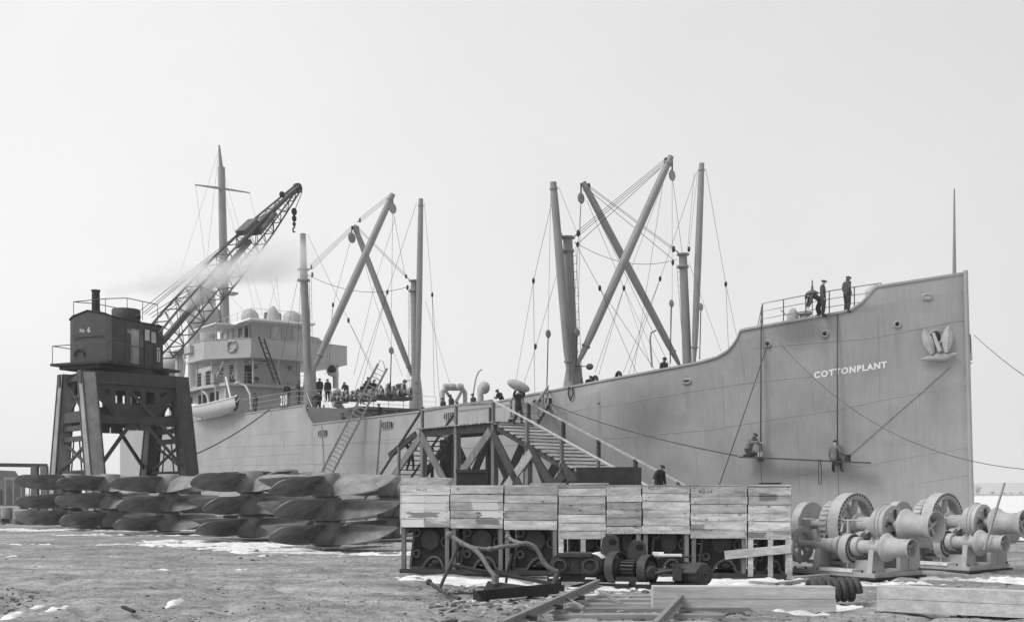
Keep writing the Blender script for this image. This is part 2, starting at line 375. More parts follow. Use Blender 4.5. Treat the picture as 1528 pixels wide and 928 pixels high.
# hull paint: primer smudges and the lighter strip of paint along the bow bulwark (marks that stay put)
def smudge(px, py, rs, rz_, amt):
    p = hullpt(px, py); tc = ht.nodes.new('ShaderNodeTexCoord'); m = ht.nodes.new('ShaderNodeMapping'); m.vector_type = 'TEXTURE'
    m.inputs['Location'].default_value = p; m.inputs['Scale'].default_value = (rs, 5, rz_)
    L(ht, tc.outputs['Object'], m.inputs[0])
    ln = ht.nodes.new('ShaderNodeVectorMath'); ln.operation = 'LENGTH'; L(ht, m.outputs[0], ln.inputs[0])
    nz = ht.nodes.new('ShaderNodeTexNoise'); nz.inputs['Scale'].default_value = .7; nz.inputs['Detail'].default_value = 5; L(ht, tc.outputs['Object'], nz.inputs['Vector'])
    ad = ht.nodes.new('ShaderNodeMath'); ad.operation = 'MULTIPLY_ADD'; ad.inputs[1].default_value = .9; L(ht, nz.outputs[0], ad.inputs[0]); L(ht, ln.outputs['Value'], ad.inputs[2])
    r = ht.nodes.new('ShaderNodeMapRange'); r.inputs[1].default_value = .7; r.inputs[2].default_value = 1.6; r.inputs[3].default_value = amt; r.inputs[4].default_value = 1; r.interpolation_type = 'SMOOTHSTEP'
    L(ht, ad.outputs[0], r.inputs[0]); return r.outputs[0]
o = hout
for a in ((962, 618, 2.6, 2.1, .66), (1188, 497, 1.6, 1.0, .72), (1200, 490, 1.2, .7, .88), (1275, 462, 1.6, .25, .92), (560, 690, 4, .8, .93), (300, 650, 4, 1, .94), (1400, 620, .9, 2, .95), (880, 690, 3, 1.2, .93), (1250, 610, 2, .6, .95), (482, 668, .35, 1.6, .88), (578, 660, .4, 1.5, .88), (672, 645, .4, 1.4, .88), (812, 622, .7, 1.2, .86), (894, 625, .22, 1.6, .82), (1025, 590, .2, 1.3, .88), (1145, 540, .18, 1.6, .85), (1231, 520, .2, 1.2, .88), (1339, 510, .18, 1.4, .88), (1400, 570, .5, 1.6, .88), (1160, 640, 1., .5, .93), (1010, 700, 1.2, .6, .92), (620, 650, 1.6, .4, .93), (390, 640, 3, .35, 1.06), (1290, 600, 1.8, .3, 1.05), (1085, 690, .8, 1.9, .90), (1330, 660, 2.2, .25, .95), (1130, 715, 2.2, 1.1, .93), (700, 690, 5, 1.2, .95)): o = hmul(o, smudge(*a))
n, a = hnoise(.28, .89, 1.08); o = hmul(o, a)
g2 = ht.nodes.new('ShaderNodeTexNoise'); mp2 = ht.nodes.new('ShaderNodeMapping'); mp2.inputs['Scale'].default_value = (1.6, 1.6, .07); L(ht, hg.outputs['Position'], mp2.inputs[0]); L(ht, mp2.outputs[0], g2.inputs['Vector'])
r2 = ht.nodes.new('ShaderNodeMapRange'); r2.inputs[1].default_value = .35; r2.inputs[2].default_value = .65; r2.inputs[3].default_value = .955; r2.inputs[4].default_value = 1.03; L(ht, g2.outputs[0], r2.inputs[0]); o = hmul(o, r2.outputs[0])
# the lighter strip: z above a line rising towards the stem
pA, pB = hullpt(1262, 466), hullpt(1420, 437)
tc = ht.nodes.new('ShaderNodeTexCoord'); sx = ht.nodes.new('ShaderNodeSeparateXYZ'); L(ht, tc.outputs['Object'], sx.inputs[0])
kk = (pB.z - pA.z) / (pB.x - pA.x)
m1 = ht.nodes.new('ShaderNodeMath'); m1.operation = 'MULTIPLY_ADD'; m1.inputs[1].default_value = -kk; L(ht, sx.outputs[0], m1.inputs[0]); L(ht, sx.outputs[2], m1.inputs[2])
r3 = ht.nodes.new('ShaderNodeMapRange'); zz = pA.z - kk * pA.x; r3.inputs[1].default_value = zz - .02; r3.inputs[2].default_value = zz + .05; r3.inputs[3].default_value = 1; r3.inputs[4].default_value = 1.09
L(ht, m1.outputs[0], r3.inputs[0]); o = hmul(o, r3.outputs[0])
L(ht, o, hb.inputs['Base Color'])
dn = ht.nodes.new('ShaderNodeTexNoise'); dn.inputs['Scale'].default_value = .75; dn.inputs['Detail'].default_value = 3; L(ht, hg.outputs['Position'], dn.inputs['Vector']); db = ht.nodes.new('ShaderNodeBump'); db.inputs['Strength'].default_value = .55; db.inputs['Distance'].default_value = .10; L(ht, dn.outputs[0], db.inputs['Height'])   # plates dished between their frames
L(ht, hb.inputs['Normal'].links[0].from_socket, db.inputs['Normal']); L(ht, db.outputs[0], hb.inputs['Normal'])
ROWS = [0, .1, .2, .3, .4, .5, .6, .68, .76, .84, .9, .95, .98, 1.0]
mb = MB()
for sg in (1, -1):
    mb.rings([[V((s if k > 0 or True else s, sg * half(s, -1.6 + (zt + 1.6) * f), -1.6 + (zt + 1.6) * f)) if s > 0 else V((-.30 * (1 - min(max((-1.6 + (zt + 1.6) * f - 1.5) / 9, 0), 1)), 0, -1.6 + (zt + 1.6) * f)) for k, f in enumerate(ROWS)] for s, zt in zip(SG, ZT)], False, False)
hull = sb(mb, 'hull', MT['hull_paint'], smooth=True, ang=60)
S_FC = hullpt(1105.5, 492.3).x                               # after end of the forecastle deck
S_BR = hullpt(457, 612).x                                    # fore end of the bridge deck
a0, a1 = hullpt(1257, 465.5), hullpt(1106, 492.3)
def zdeck(s):
    if s < S_FC: return a0.z + (s - a0.x) * (a1.z - a0.z) / (a1.x - a0.x) - .02
    if s > S_BR: return ztop(s) - .02
    return float(np.interp(s, [S_FC, S_FC + 5, 30, S_BR], [ztop(S_FC + 5) - 1.15] * 2 + [ztop(30) - 1.15, ztop(S_BR - 1) - 1.2]))
for nm, ra in (('forecastle_deck', (0.3, S_FC)), ('well_deck', (S_FC + .02, S_BR)), ('bridge_deck', (S_BR + .3, 124))):
    ss = np.linspace(*ra, 40); mb = MB().rings([[V((s, sg * (half(s, zdeck(s)) - .03), zdeck(s))) for sg in (1, -1)] for s in ss], False, False)
    sb(mb, nm, MT['deck'])
mb = MB().box((S_FC, 0, (zdeck(S_FC - .1) + zdeck(S_FC + 1)) / 2), (.1, 2 * half(S_FC, zdeck(S_FC + 1)) - .5, zdeck(S_FC - .1) - zdeck(S_FC + 1))); sb(mb, 'break_bulkhead', MT['ship_paint'])
zb0, zb1 = zdeck(S_BR - 1), zdeck(S_BR + 1)
sb(MB().box((S_BR + .35, 0, (zb0 + zb1) / 2 - .05), (.1, 12.6, zb1 - zb0 - .1)), 'break_bulkhead', MT['ship_paint'])
# capping rail along the sheer, plate laps and stem bar
mb = MB()
for sg in (1, -1): mb.rings([[V((s, sg * (half(s, zt) + .07), zt - .05)), V((s, sg * (half(s, zt) + .07), zt + .05)), V((s, sg * (half(s, zt) - .1), zt + .05)), V((s, sg * (half(s, zt) - .1), zt - .05))] for s, zt in zip(SG, ZT)])
sb(mb, 'sheer_capping', MT['hull_paint'])
def seam(pxs, name='plate_seam', r=.016):
    pts = [hullpt(x, y, .002) for x, y in pxs]; out = []
    for i in range(len(pts) - 1):
        for k in range(8): out.append(pts[i].lerp(pts[i + 1], k / 8))
    out.append(pts[-1]); out = [V((p.x, half(p.x, p.z) + .004, p.z)) for p in out]
    sb(MB().tube(out, r, 4), name, MT['hull_seam'])
MT['hull_seam'] = simple('hull_seam', .31, .5, .05, .5)
for ln in ([(640, 672), (900, 655), (1060, 641), (1250, 611), (1442, 575)], [(900, 724), (1120, 722), (1280, 696), (1444, 668)], [(1180, 753), (1300, 735), (1446, 708)], [(1120, 520), (1300, 505), (1385, 488), (1439, 478)], [(700, 640), (940, 600), (1110, 572), (1250, 558)],
           [(285, 668), (600, 660)], [(285, 695), (480, 692)]): seam(ln)
for x, y0, y1 in ((1310, 470, 600), (1326, 610, 700), (1190, 640, 750), (1078, 560, 640), (950, 640, 720), (466, 640, 720), (1390, 560, 640)): seam([(x, y0), (x + 3, y1)], r=.01)
for i, s_ in enumerate(np.arange(2.5, 100, 3.1)):                        # butts between plates, staggered from strake to strake
    f0 = (.42, .62, .80)[i % 3]; s_ = float(s_)
    for f in (f0, f0 + .36 if f0 < .6 else f0 - .36):
        zt = ztop(s_) ; z0, z1 = -1.6 + (zt + 1.6) * f, -1.6 + (zt + 1.6) * min(f + .17, .97)
        sb(MB().tube([V((s_, half(s_, z) + .004, z)) for z in np.linspace(z0, z1, 4)], .009, 4), 'plate_seam', MT['hull_seam'])
for f in (.62, .80): sb(MB().tube([V((float(s_), half(float(s_), z) + .004, z)) for s_ in np.arange(30, 120, 2.) for z in [-1.6 + (ztop(float(s_)) + 1.6) * f]], .012, 4), 'plate_seam', MT['hull_seam'])
# stains bleeding from fittings are left to the paint; stem bar:
sb(MB().tube([(-.30 - .03, 0, -1.6), (-.33, 0, 1.5), (-.03, 0, ZT[0] + .12)], .11, 8), 'stem_bar', MT['hull_paint'], smooth=True)
def hull_disc(px, py, rx, ry, name, m, off=.012, parent=None, rim=None, poly=None):
    """an opening on the hull: a flat plate with a raised rim following the side"""
    c = hullpt(px, py); e = hullpt(px + 2, py); x = V((e.x - c.x, e.y - c.y, 0)).normalized(); zax = V((0, 0, 1)); nrm = x.cross(zax)
    if nrm.y < 0: nrm = -nrm
    sc = c.y; P = s2w(*c); kx = P.y / FPX
    pp_ = hullpt(px + rx, py); rxm = (V(pp_) - V(c)).length; rym = ry * kx
    n = 20; base = [c + x * rxm * math.cos(2 * PI * i / n) + zax * rym * math.sin(2 * PI * i / n) for i in range(n)] if poly is None else None
    if poly == 'oval':
        base = []
        for i in range(n):
            a = 2 * PI * i / n; q = .55; ca, sa = math.cos(a), math.sin(a)
            base.append(c + x * rxm * math.copysign(abs(ca) ** q, ca) + zax * rym * math.copysign(abs(sa) ** q, sa))
    mb = MB(); v = [p + nrm * off for p in base]; mb.add(v, [tuple(range(n))])
    o_ = sb(mb, name, m, parent)
    if rim:
        r = MB(); r.tube([p + nrm * off for p in base + base[:2]], rim, 5); sb(r, 'rim', MT['hull_paint'], o_)
    return o_, c, x, nrm, rxm, rym
for px, py in ((1145.5, 513), (1231, 498), (1339, 484)): hull_disc(px, py, 4.6, 4.6, 'mooring_port', MT['dark_void'], rim=.05)
hull_disc(1383, 443, 6, 3.6, 'bow_chock', MT['pale_fill'], rim=.06, poly='oval')  # pale plate paints the sky showing through the chock
hull_disc(1025, 569, 5.5, 3, 'fairlead', MT['iron_dark'], rim=.06, poly='oval')
hull_disc(894, 602, 1.3, 1.3, 'scupper', MT['dark_void'])
for px, py, rx, ry in ((482, 646.5, 7.2, 5.6), (578, 634.5, 9, 6), (672, 621, 9.5, 6.2), (810, 600, 15, 6.5)):
    o_, c, x, nrm, rxm, rym = hull_disc(px, py, rx, ry, 'freeing_port', MT['dark_void'], rim=.04, poly='oval')
    for k in (-.6, -.3, 0, .3, .6):
        p = c + x * rxm * k + nrm * .05; plank('bar', o_, p - V((0, 0, rym * .95)), p + V((0, 0, rym * .95)), .05, .07, MT['ship_paint'], (1, 0, 0), False)
# the name on the bow, letters set one by one along the side
def glyphs(txt, size=1., bold=.0, sp=1.):
    cu = bpy.data.curves.new('txt', 'FONT'); cu.body = txt; cu.size = size; cu.offset = bold; cu.space_character = sp; cu.resolution_u = 3
    ob = bpy.data.objects.new('txt', cu); COL.objects.link(ob); dg = bpy.context.evaluated_depsgraph_get()
    me = bpy.data.meshes.new_from_object(ob.evaluated_get(dg)); bpy.data.objects.remove(ob); bpy.data.curves.remove(cu)
    vs = [tuple(v.co) for v in me.vertices]; fs = [tuple(p.vertices) for p in me.polygons]; bpy.data.meshes.remove(me); return vs, fs
def text_part(txt, name, parent, mp, m, bold=.015, sp=1.):
    """lettering mapped by mp(u, v) with u, v in 0..1 of the text box"""
    vs, fs = glyphs(txt, 1., bold, sp); x0, x1 = min(v[0] for v in vs), max(v[0] for v in vs); y0, y1 = min(v[1] for v in vs), max(v[1] for v in vs)
    mb = MB().add([mp((v[0] - x0) / (x1 - x0), (v[1] - y0) / (y1 - y0)) for v in vs], fs)
    me = bpy.data.meshes.new(name); me.from_pydata(mb.v, [], mb.f); me.materials.append(m)
    ob = bpy.data.objects.new(name, me); COL.objects.link(ob); ob.parent = parent; return ob
def name_map(u, v):
    px = 1214.5 + 109 * u; base = 565 - (565 - 548.5) * u; p = hullpt(px, base - 10.2 * v, .02); return p
text_part('COTTONPLANT', 'ship_name', ship, name_map, MT['lettering'], .05, 1.2)
# jackstaff
def ship_tube(name, a, b, r, r2=None, m='mast_paint', n=10, parent=None):
    return sb(MB().cyl(a, b, r, r if r2 is None else r2, n), name, MT[m], parent, True)
p = Pt(1424, 412, 0); q = Pt(1423.5, 282, 0); ship_tube('jackstaff', p, V((p.x, 0, q.z)), .085, .03)
# railings
def railing(pts, h, wires=3, step=1.5, name='railing', r=.022, m='ship_paint', lean=0):
    mb = MB(); pts = [V(p) for p in pts]
    for k in range(wires):
        f = (k + 1) / wires; mb.tube([p + V((0, 0, h * f)) for p in pts], r if k == wires - 1 else r * .7, 4)
    for a, b in zip(pts, pts[1:]):
        n = max(1, round((b - a).length / step))
        for i in range(n + 1): p = a.lerp(b, i / n); mb.tube([p, p + V((0, 0, h))], r * 1.1, 5)
    return sb(mb, name, MT[m])
fc = [V((s, half(s, zdeck(s)) - .12, zdeck(s))) for s in np.linspace(S_FC + .0, 2.6, 7)]
railing(fc, 1.12, 3, 1.6, m='mast_paint', r=.026)
railing([V((p.x, -p.y, p.z)) for p in fc], 1.12, 3, 1.6, m='mast_paint', r=.026)
br = [V((s, half(s, 9) - .1, zdeck(s))) for s in np.arange(S_BR + .4, 73, 1.6)]
railing(br, 1.38, 3, 1.6); railing([V((s, half(s, 9) - .1, zdeck(s))) for s in np.arange(86, 104, 2.)], 1.15, 3, 2)
railing([V((S_BR + .42, t, zb1)) for t in (6.4, 3, 0, -3, -6.4)], 1.38, 3, 1.6)
# ---------------------------------------------------------------- masts, derricks and rigging (parts of the ship)
def post(base, top, r0, r1, name='king_post', m='mast_paint', n=12): return ship_tube(name, base, top, r0, r1, m, n)
def rope(a, b, r=.018, sag=0., name='rigging_line', m='rope', n=4, parent=None, N=8):
    a, b = V(a), V(b); pts = [a.lerp(b, i / N) - V((0, 0, sag * 4 * (i / N) * (1 - i / N))) for i in range(N + 1)] if sag else [a, b]
    return sb(MB().tube(pts, r, n), name, MT[m], parent)
def block(c, r=.16, name='pulley_block', m='iron_dark', parent=None):
    return sb(MB().ell(V(c), r * .8, r * .5, r * 1.25, 8, 6), name, MT[m], parent, True)
def tackle(a, b, n=3, gap=.10, r=.016):
    a, b = V(a), V(b); d = (b - a).normalized(); o = V((0, 0, 1)); o = (o - d * o.dot(d)).normalized()
    pa, pb = a + d * .45, b - d * .45; block(pa, .18); block(pb, .18)
    sb(MB().tube([a, pa], .035, 5), 'shackle_link', MT['iron_dark']); sb(MB().tube([b, pb], .035, 5), 'shackle_link', MT['iron_dark'])
    for i in range(n): k = (i - (n - 1) / 2) * gap; rope(pa + o * k, pb + o * k * .8, r)
def boom(foot, tip, r, name='derrick_boom', m='mast_paint'):
    foot, tip = V(foot), V(tip); d = (tip - foot).normalized()
    b = sb(MB().tube([foot, foot + d * .5, foot.lerp(tip, .12), foot.lerp(tip, .5), foot.lerp(tip, .88), tip], [r * .55, r * .72, r * .95, r * 1.08, r * .95, r * .8], 12), name, MT[m], None, True)
    x, y, z = frame_of(d)
    for f in (.06, .965): c = foot.lerp(tip, f); sb(MB().lathe([(r * 1.05, -.05), (r * 1.05, .05)], c, d, 12), 'boom_band', MT['mast_paint'], b)
    sb(MB().tube([foot - d * .5, foot], [.09, .12], 8), 'gooseneck', MT['mast_paint'], b)
    return b
def mast_ladder(a, b, wd=.3, step=.45):
    a, b = V(a), V(b); mb = MB(); s_ = V((wd / 2, 0, 0))
    mb.tube([a - s_, b - s_], .02, 4); mb.tube([a + s_, b + s_], .02, 4); n = int((b - a).length / step)
    for i in range(n): p = a.lerp(b, i / n); mb.tube([p - s_, p + s_], .014, 4)
    sb(mb, 'mast_ladder', MT['mast_paint'])
def collar(c, r, name='mast_band'): sb(MB().lathe([(r, -.1), (r * 1.15, -.05), (r * 1.15, .05), (r, .1)], c, (0, 0, 1), 12), name, MT['mast_paint'])
def cap(c, r): sb(MB().lathe([(r * 1.5, 0), (r * 1.5, .1), (r * .9, .14)], c, (0, 0, 1), 12), 'mast_cap', MT['mast_paint'])
def pair(s0, stb, port, hdeck):
    pass
# --- fore pair
sF = 23.2
def PF(px, py, s=sF): return Ps(px, py, s)
zd = zdeck(sF)
fs_t, fp_t = PF(847, 356), PF(1019, 381)
fs_b, fp_b = PF(856, 580), PF(1029, 560)
fs_b.z = zd - .02; fp_b.z = zd - .02
post(fs_b, fs_t, .37, .29); post(fp_b, fp_t, .34, .27); cap(fs_t, .30); cap(fp_t, .28)
collar(fs_t - V((0, 0, .75)), .36); collar(fp_t - V((0, 0, .75)), .34)
for b_ in (fs_b, fp_b): sb(MB().tube([b_, b_ + V((0, 0, 1.8)), b_ + V((0, 0, 3.2))], [.8, .6, .38], 12), 'mast_housing', MT['mast_paint'], None, True)
vA0, vA1 = PF(849, 556, sF - .5), PF(825.5, 272, sF - .2)
vB0, vB1 = PF(1036, 536, sF - .6), PF(1047, 244, sF - .6)
boom(vA0, vA1, .24); boom(vB0, vB1, .22)
bA0, bA1 = PF(866, 535, sF - .6), PF(1001, 234, sF - 2.2)
bB0, bB1 = PF(1012, 541, sF + .5), PF(870, 272, sF + 2.2)
boom(bA0, bA1, .255); boom(bB0, bB1, .235)
tackle(fs_t + V((0, -.4, .1)), bA1, 3, .13); tackle(fp_t + V((0, .35, .1)), bB1, 2, .11)
rope(PF(861, 365), PF(985, 252, sF - 1.5)); rope(PF(880, 285, sF + 2), PF(1005, 388))
# stay between the posts
rope(PF(857, 361), PF(1010, 387), .016, .75, N=16)
for a in ((862, 365), (1004, 392)): block(PF(*a), .15)
# falls and guys (pixel, pixel, s offsets)
FL = [((1003, 262), (1003, 452), -2.2, -2.2), ((1003, 262), (1018, 378), -2.2, 0), ((867, 297), (861, 540), 2.2, 0), ((867, 297), (852, 540), 2.2, 0), ((829, 278), (796, 419), 0, 1), ((796, 419), (766, 590), 1, 3), ((796, 419), (798, 590), 1, 2),
      ((822, 278), (818, 492), 0, 0), ((845, 360), (799, 520), 0, 2), ((799, 520), (775, 592), 2, 3), ((858, 362), (895, 430), 0, -1), ((895, 430), (980, 556), -1, -4), ((895, 430), (950, 556), -1, -3), ((833, 278), (862, 350), 0, 0),
      ((1040, 256), (985, 416), 0, 1), ((985, 416), (930, 556), 1, 2), ((985, 416), (938, 558), 1, 2), ((1053, 252), (1083, 424), 0, -1), ((1083, 424), (1099, 500), -1, -3), ((1083, 424), (1087, 520), -1, -2), ((1028, 392), (1076, 524), 0, -3),
      ((994, 260), (931, 430), -2, 1), ((931, 430), (893, 560), 1, 2), ((931, 430), (972, 548), 1, -2), ((876, 300), (931, 430), 2, 1), ((931, 430), (888, 556), 1, 2.5), ((931, 430), (985, 545), 1, -3), ((1041, 258), (1028, 372), 0, 0), ((1036, 258), (1026, 372), 0, 0),
      ((990, 268), (945, 560), -2, 0), ((880, 300), (1000, 548), 2, -3), ((1000, 460), (1001, 540), -1, -1)]
for a, b_, s0, s1 in FL: rope(PF(*a, sF + s0), PF(*b_, sF + s1), .013)
for px, py, s0 in ((796, 419, 1), (895, 430, -1), (985, 416, 1), (1083, 424, -1), (931, 430, 1), (799, 517, 2), (1028, 372, 0), (837, 352, 0)): block(PF(px, py, sF + s0), .15)
for px, py, s0 in ((1003, 262, -2.2), (867, 296, 2.2)):
    c = PF(px, py, sF + s0); sb(MB().lathe([(.3, -.07), (.36, 0), (.3, .07)], c, (1, .3, 0), 14), 'cargo_block', MT['mast_paint']); sb(MB().tube([c + V((0, 0, .3)), c + V((0, 0, .95))], .05, 5), 'shackle_link', MT['iron_dark'])
for px, y0, y1, s0 in ((818, 498, 577, 0), (1002, 453, 543, -3), (1046, 458, 536, -2), (861, 496, 555, -.8)):
    c = PF(px, y0, sF + s0); e = PF(px - 2, y1, sF + s0); sb(MB().lathe([(.2, -.06), (.26, 0), (.2, .06)], c, (1, .3, 0), 12), 'pulley_block', MT['mast_paint'])
    sb(MB().tube([c, e], .035, 5), 'pendant_chain', MT['rope'])
mast_ladder(PF(866, 560, sF - .5), PF(857, 370, sF - .4)); mast_ladder(PF(1023, 540, sF + .4), PF(1012, 395, sF + .4))
def deck_lamp(a, b_, s0):
    a, b_ = Ps(*a, s0), Ps(*b_, s0); m = MB().tube([a, b_], .03, 5); arm = sb(m, 'lamp_bracket', MT['lamp_metal'])
    sb(MB().ell(b_, .26, .2, .2, 10, 6), 'lamp_shade', MT['lamp_metal'], arm, True)
deck_lamp((862, 546), (880, 547), sF - .8)
# --- aft pair at the bridge front
sA = 60.9
def PA(px, py, s=sA): return Ps(px, py, s)
as_t, ap_t = PA(453, 403), PA(618, 420); as_b, ap_b = PA(462, 606), PA(621, 600)
as_b.z = ap_b.z = zb1 - .02
post(as_b, as_t, .38, .34); post(ap_b, ap_t, .36, .32); cap(as_t, .36); cap(ap_t, .34)
post(as_t, PA(452, 349), .31, .25, 'topmast'); collar(as_t - V((0, 0, .9)), .5); collar(ap_t - V((0, 0, .9)), .46)
for b_ in (ap_b, as_b): sb(MB().tube([b_, b_ + V((0, 0, 2.2)), b_ + V((0, 0, 3.8))], [.7, .58, .38], 12), 'mast_housing', MT['mast_paint'], None, True)
aA0, aA1 = PA(470, 546, sA - .8), PA(586, 290, sA - 2.5); aB0, aB1 = PA(615, 560, sA + .8), PA(529, 337, sA + 3)
aV0, aV1 = PA(623, 588, sA - .8), PA(628, 297, sA - .8)
boom(aA0, aA1, .32); boom(aB0, aB1, .29); boom(aV0, aV1, .27)
tackle(as_t + V((0, -.5, .1)), aB1, 3, .2, .022); tackle(aB1 + V((-.5, 0, .2)), aA1, 3, .2, .022); tackle(ap_t + V((0, .5, .1)), aB1 + V((0, 0, .1)), 2, .16, .02)
rope(PA(459, 410), PA(612, 427), .022, 1.0, N=16)
FA = [((586, 312), (584, 470), -2.5, -2), ((586, 312), (605, 415), -2.5, 0), ((525, 352), (497, 455), 3, 3), ((497, 455), (485, 560), 3, 4), ((497, 455), (490, 560), 3, 4), ((446, 410), (408, 590), 0, 5), ((449, 412), (442, 560), 0, 3), ((459, 350), (520, 478), 0, 0),
      ((520, 478), (562, 570), 0, -3), ((520, 478), (566, 570), 0, -3), ((622, 302), (578, 436), 0, 1), ((578, 436), (530, 580), 1, 2), ((578, 436), (538, 580), 1, 2), ((633, 302), (645, 440), -.8, -1), ((645, 440), (648, 590), -1, -3), ((645, 440), (656, 592), -1, -4), ((590, 325), (560, 420), -2, 0), ((585, 470), (582, 585), -2, -2),
      ((612, 430), (608, 590), .5, .5), ((635, 450), (672, 575), 0, -5), ((462, 430), (462, 560), -.6, -.6), ((535, 360), (560, 450), 3, 1), ((560, 450), (600, 560), 1, -2), ((560, 420), (528, 560), 0, 0), ((470, 480), (412, 590), -1, 4)]
for a, b_, s0, s1 in FA: rope(PA(*a, sA + s0), PA(*b_, sA + s1), .017)
for px, py, s0 in ((497, 455, 3), (520, 478, 0), (578, 436, 1), (645, 440, -1), (466, 410, 0), (608, 429, 0)): block(PA(px, py, sA + s0), .2)
for px, py, s0 in ((586, 311, -2.5), (525, 355, 3)):
    c = PA(px, py, sA + s0); sb(MB().lathe([(.4, -.09), (.5, 0), (.4, .09)], c, (1, .3, 0), 14), 'cargo_block', MT['mast_paint']); sb(MB().tube([c + V((0, 0, .4)), c + V((0, 0, 1.1))], .06, 5), 'shackle_link', MT['iron_dark'])
c = PA(584, 523, sA - 2); sb(MB().lathe([(.26, -.08), (.34, 0), (.26, .08)], c, (1, .3, 0), 12), 'pulley_block', MT['mast_paint']); sb(MB().tube([c, PA(582, 590, sA - 2)], .05, 5), 'pendant_chain', MT['rope'])
mast_ladder(PA(466, 590, sA - .7), PA(463, 410, sA - .6), .4, .6); mast_ladder(PA(613, 590, sA + .6), PA(611, 430, sA + .6), .4, .6)
deck_lamp((618, 566), (604, 569), sA - .8)
# goose-neck deck lights over the well deck
for a, s0 in ((((706, 588), (710, 565), (714, 555), (719, 551)), 38), (((973, 548), (970, 505), (972, 496), (979, 493)), 16), (((373, 600), (372, 585), (366, 573), (355, 570)), 71)):
    sb(MB().tube([Ps(x, y, s0) for x, y in a], .05, 6), 'lamp_standard', MT['mast_paint'])
# cowl ventilators: a bent trunk with a wide mouth
def cowl(base, h, r, face, name='cowl_ventilator', m='ship_paint'):
    base = V(base); f = V(face).normalized(); k = h - 1.6 * r
    pts = [base, base + V((0, 0, k)), base + V((0, 0, k + r * .9)) + f * r * .25, base + V((0, 0, k + r * 1.35)) + f * r * 1.0, base + V((0, 0, k + r * 1.4)) + f * r * 1.5]
    b = sb(MB().tube(pts, [r * .62, r * .62, r * .85, r * 1.1, r * 1.2], 14, True), name, MT[m], None, True)
    e = pts[-1]; sb(MB().ring(e, r * 1.26, r * 1.08, .12, f, 16), 'cowl_lip', MT[m], b); sb(MB().lathe([(r * 1.12, .005), (r * .8, .02), (.02, .03)], e, f, 14), 'cowl_mouth', MT['iron_dark'], b); return b  # dark disc closes the mouth, its inner shade put into the colour
def px_cowl(px, py_top, s, h, r, face, m='ship_paint'):
    p = Ps(px, py_top, s); cowl((p.x, p.y, p.z - h), h, r, face, m=m)
px_cowl(717, 576, 37, 2.6, .36, (.5, -1, 0))
# frame of bitts and rollers on the well deck (px 655-695)
def PW(px, py): return Ps(px, py, 44)
fr = MB(); fr.tube([PW(660, 605), PW(660, 584), PW(664, 580)], .2, 8); fr.tube([PW(664, 580), PW(690, 580)], .15, 8); fr.tube([PW(690, 580), PW(694, 586), PW(694, 604)], .18, 8); fr.tube([PW(664, 582), PW(676, 598)], .12, 6); fr.tube([PW(690, 582), PW(680, 600)], .12, 6)
f_ = sb(fr, 'derrick_crutch', MT['ship_paint'], None, True)
for x in (666, 676, 687): sb(MB().lathe([(.24, -.2), (.27, 0), (.24, .2)], PW(x, 577), (UX * 0 + .2, 1, 0), 12), 'roller', MT['ship_paint'], f_)
# ring bollards by the fore post (px 877-930)
for px, py, s0 in ((888, 567, 21), (923, 561, 18.5)): sb(MB().torus(Ps(px, py + 3, s0), .32, .1, (.3, 1, 0), 16, 8), 'fairlead_ring', MT['iron_dark'], None, True)
# cargo winches on the bridge front deck (px 555-605)
def deck_winch(px, py, s0, k=1.):
    c = Ps(px, py, s0); ax = (.75, .66, 0); w_ = sb(MB().box(c - V((0, 0, .4 * k)), (1.5 * k, 1.5 * k, .25 * k)), 'deck_winch', MT['iron_mid0'])
    x_ = V(ax).normalized()
    sb(MB().lathe([(.34 * k, -.8 * k), (.2 * k, -.6 * k), (.2 * k, .55 * k), (.36 * k, .8 * k)], c + V((0, 0, .1)), ax, 14), 'winch_drum', MT['mast_paint'], w_, True)
    for q, r_, z in ((.9, .62, .1), (-.35, .5, .25), (.3, .42, -.1), (-.9, .4, .0)):
        g_ = sb(MB().ring(c + x_ * q * k + V((0, 0, z * k + .1)), r_ * k, r_ * k * .78, .16, ax, 18), 'gear_wheel', MT['mast_paint'], w_); sb(MB().bar(c + x_ * q * k + V((0, 0, z * k + .1 - r_ * k * .8)), c + x_ * q * k + V((0, 0, z * k + .1 + r_ * k * .8)), .12, .1), 'spoke', MT['iron_mid0'], w_); sb(MB().lathe([(r_ * .3 * k, -.14), (r_ * .3 * k, .14)], c + x_ * q * k + V((0, 0, z * k + .1)), ax, 10), 'hub', MT['iron_mid0'], w_)
    for q in (-.6, .6): sb(MB().cyl(c + V((q * .5, -.5, -.2)), c + V((q * .5 + .3, -.1, .75 * k)), .17 * k, .17 * k, 10), 'steam_cylinder', MT['iron_mid0'], w_)
    sb(MB().bar(c + V((.4, .7, -.3)), c + V((.4, .7, .9 * k)), .08, .12), 'brake_lever', MT['iron_dark'], w_)
MT['iron_mid0'] = simple('iron_mid0', .075, .6, .3, 4)
for a in ((566, 590, 57, .75), (582, 589, 57, .95), (596, 587, 56.5, 1.15), (548, 592, 58, .8), (528, 592, 58.5, .75), (508, 595, 59, .7)): deck_winch(*a)
zz = zdeck(57); sb(MB().box((56.6, -1.2, zb1 - .12), (3.4, 7.4, .24)), 'winch_platform', MT['deck'])
# hand wheel, mushroom vent, white pipe bend beside the ladder
p0 = Ps(503, 603, 59.5); sb(MB().tube([Ps(497, 602, 59.3), Ps(505, 604, 59.3), Ps(510, 610, 59.3), Ps(511, 624, 59.3)], .3, 10), 'vent_pipe', MT['ship_paint'], None, True)
cowl(Ps(499, 606, 60.4), 1.3, .3, (.4, -1, 0))
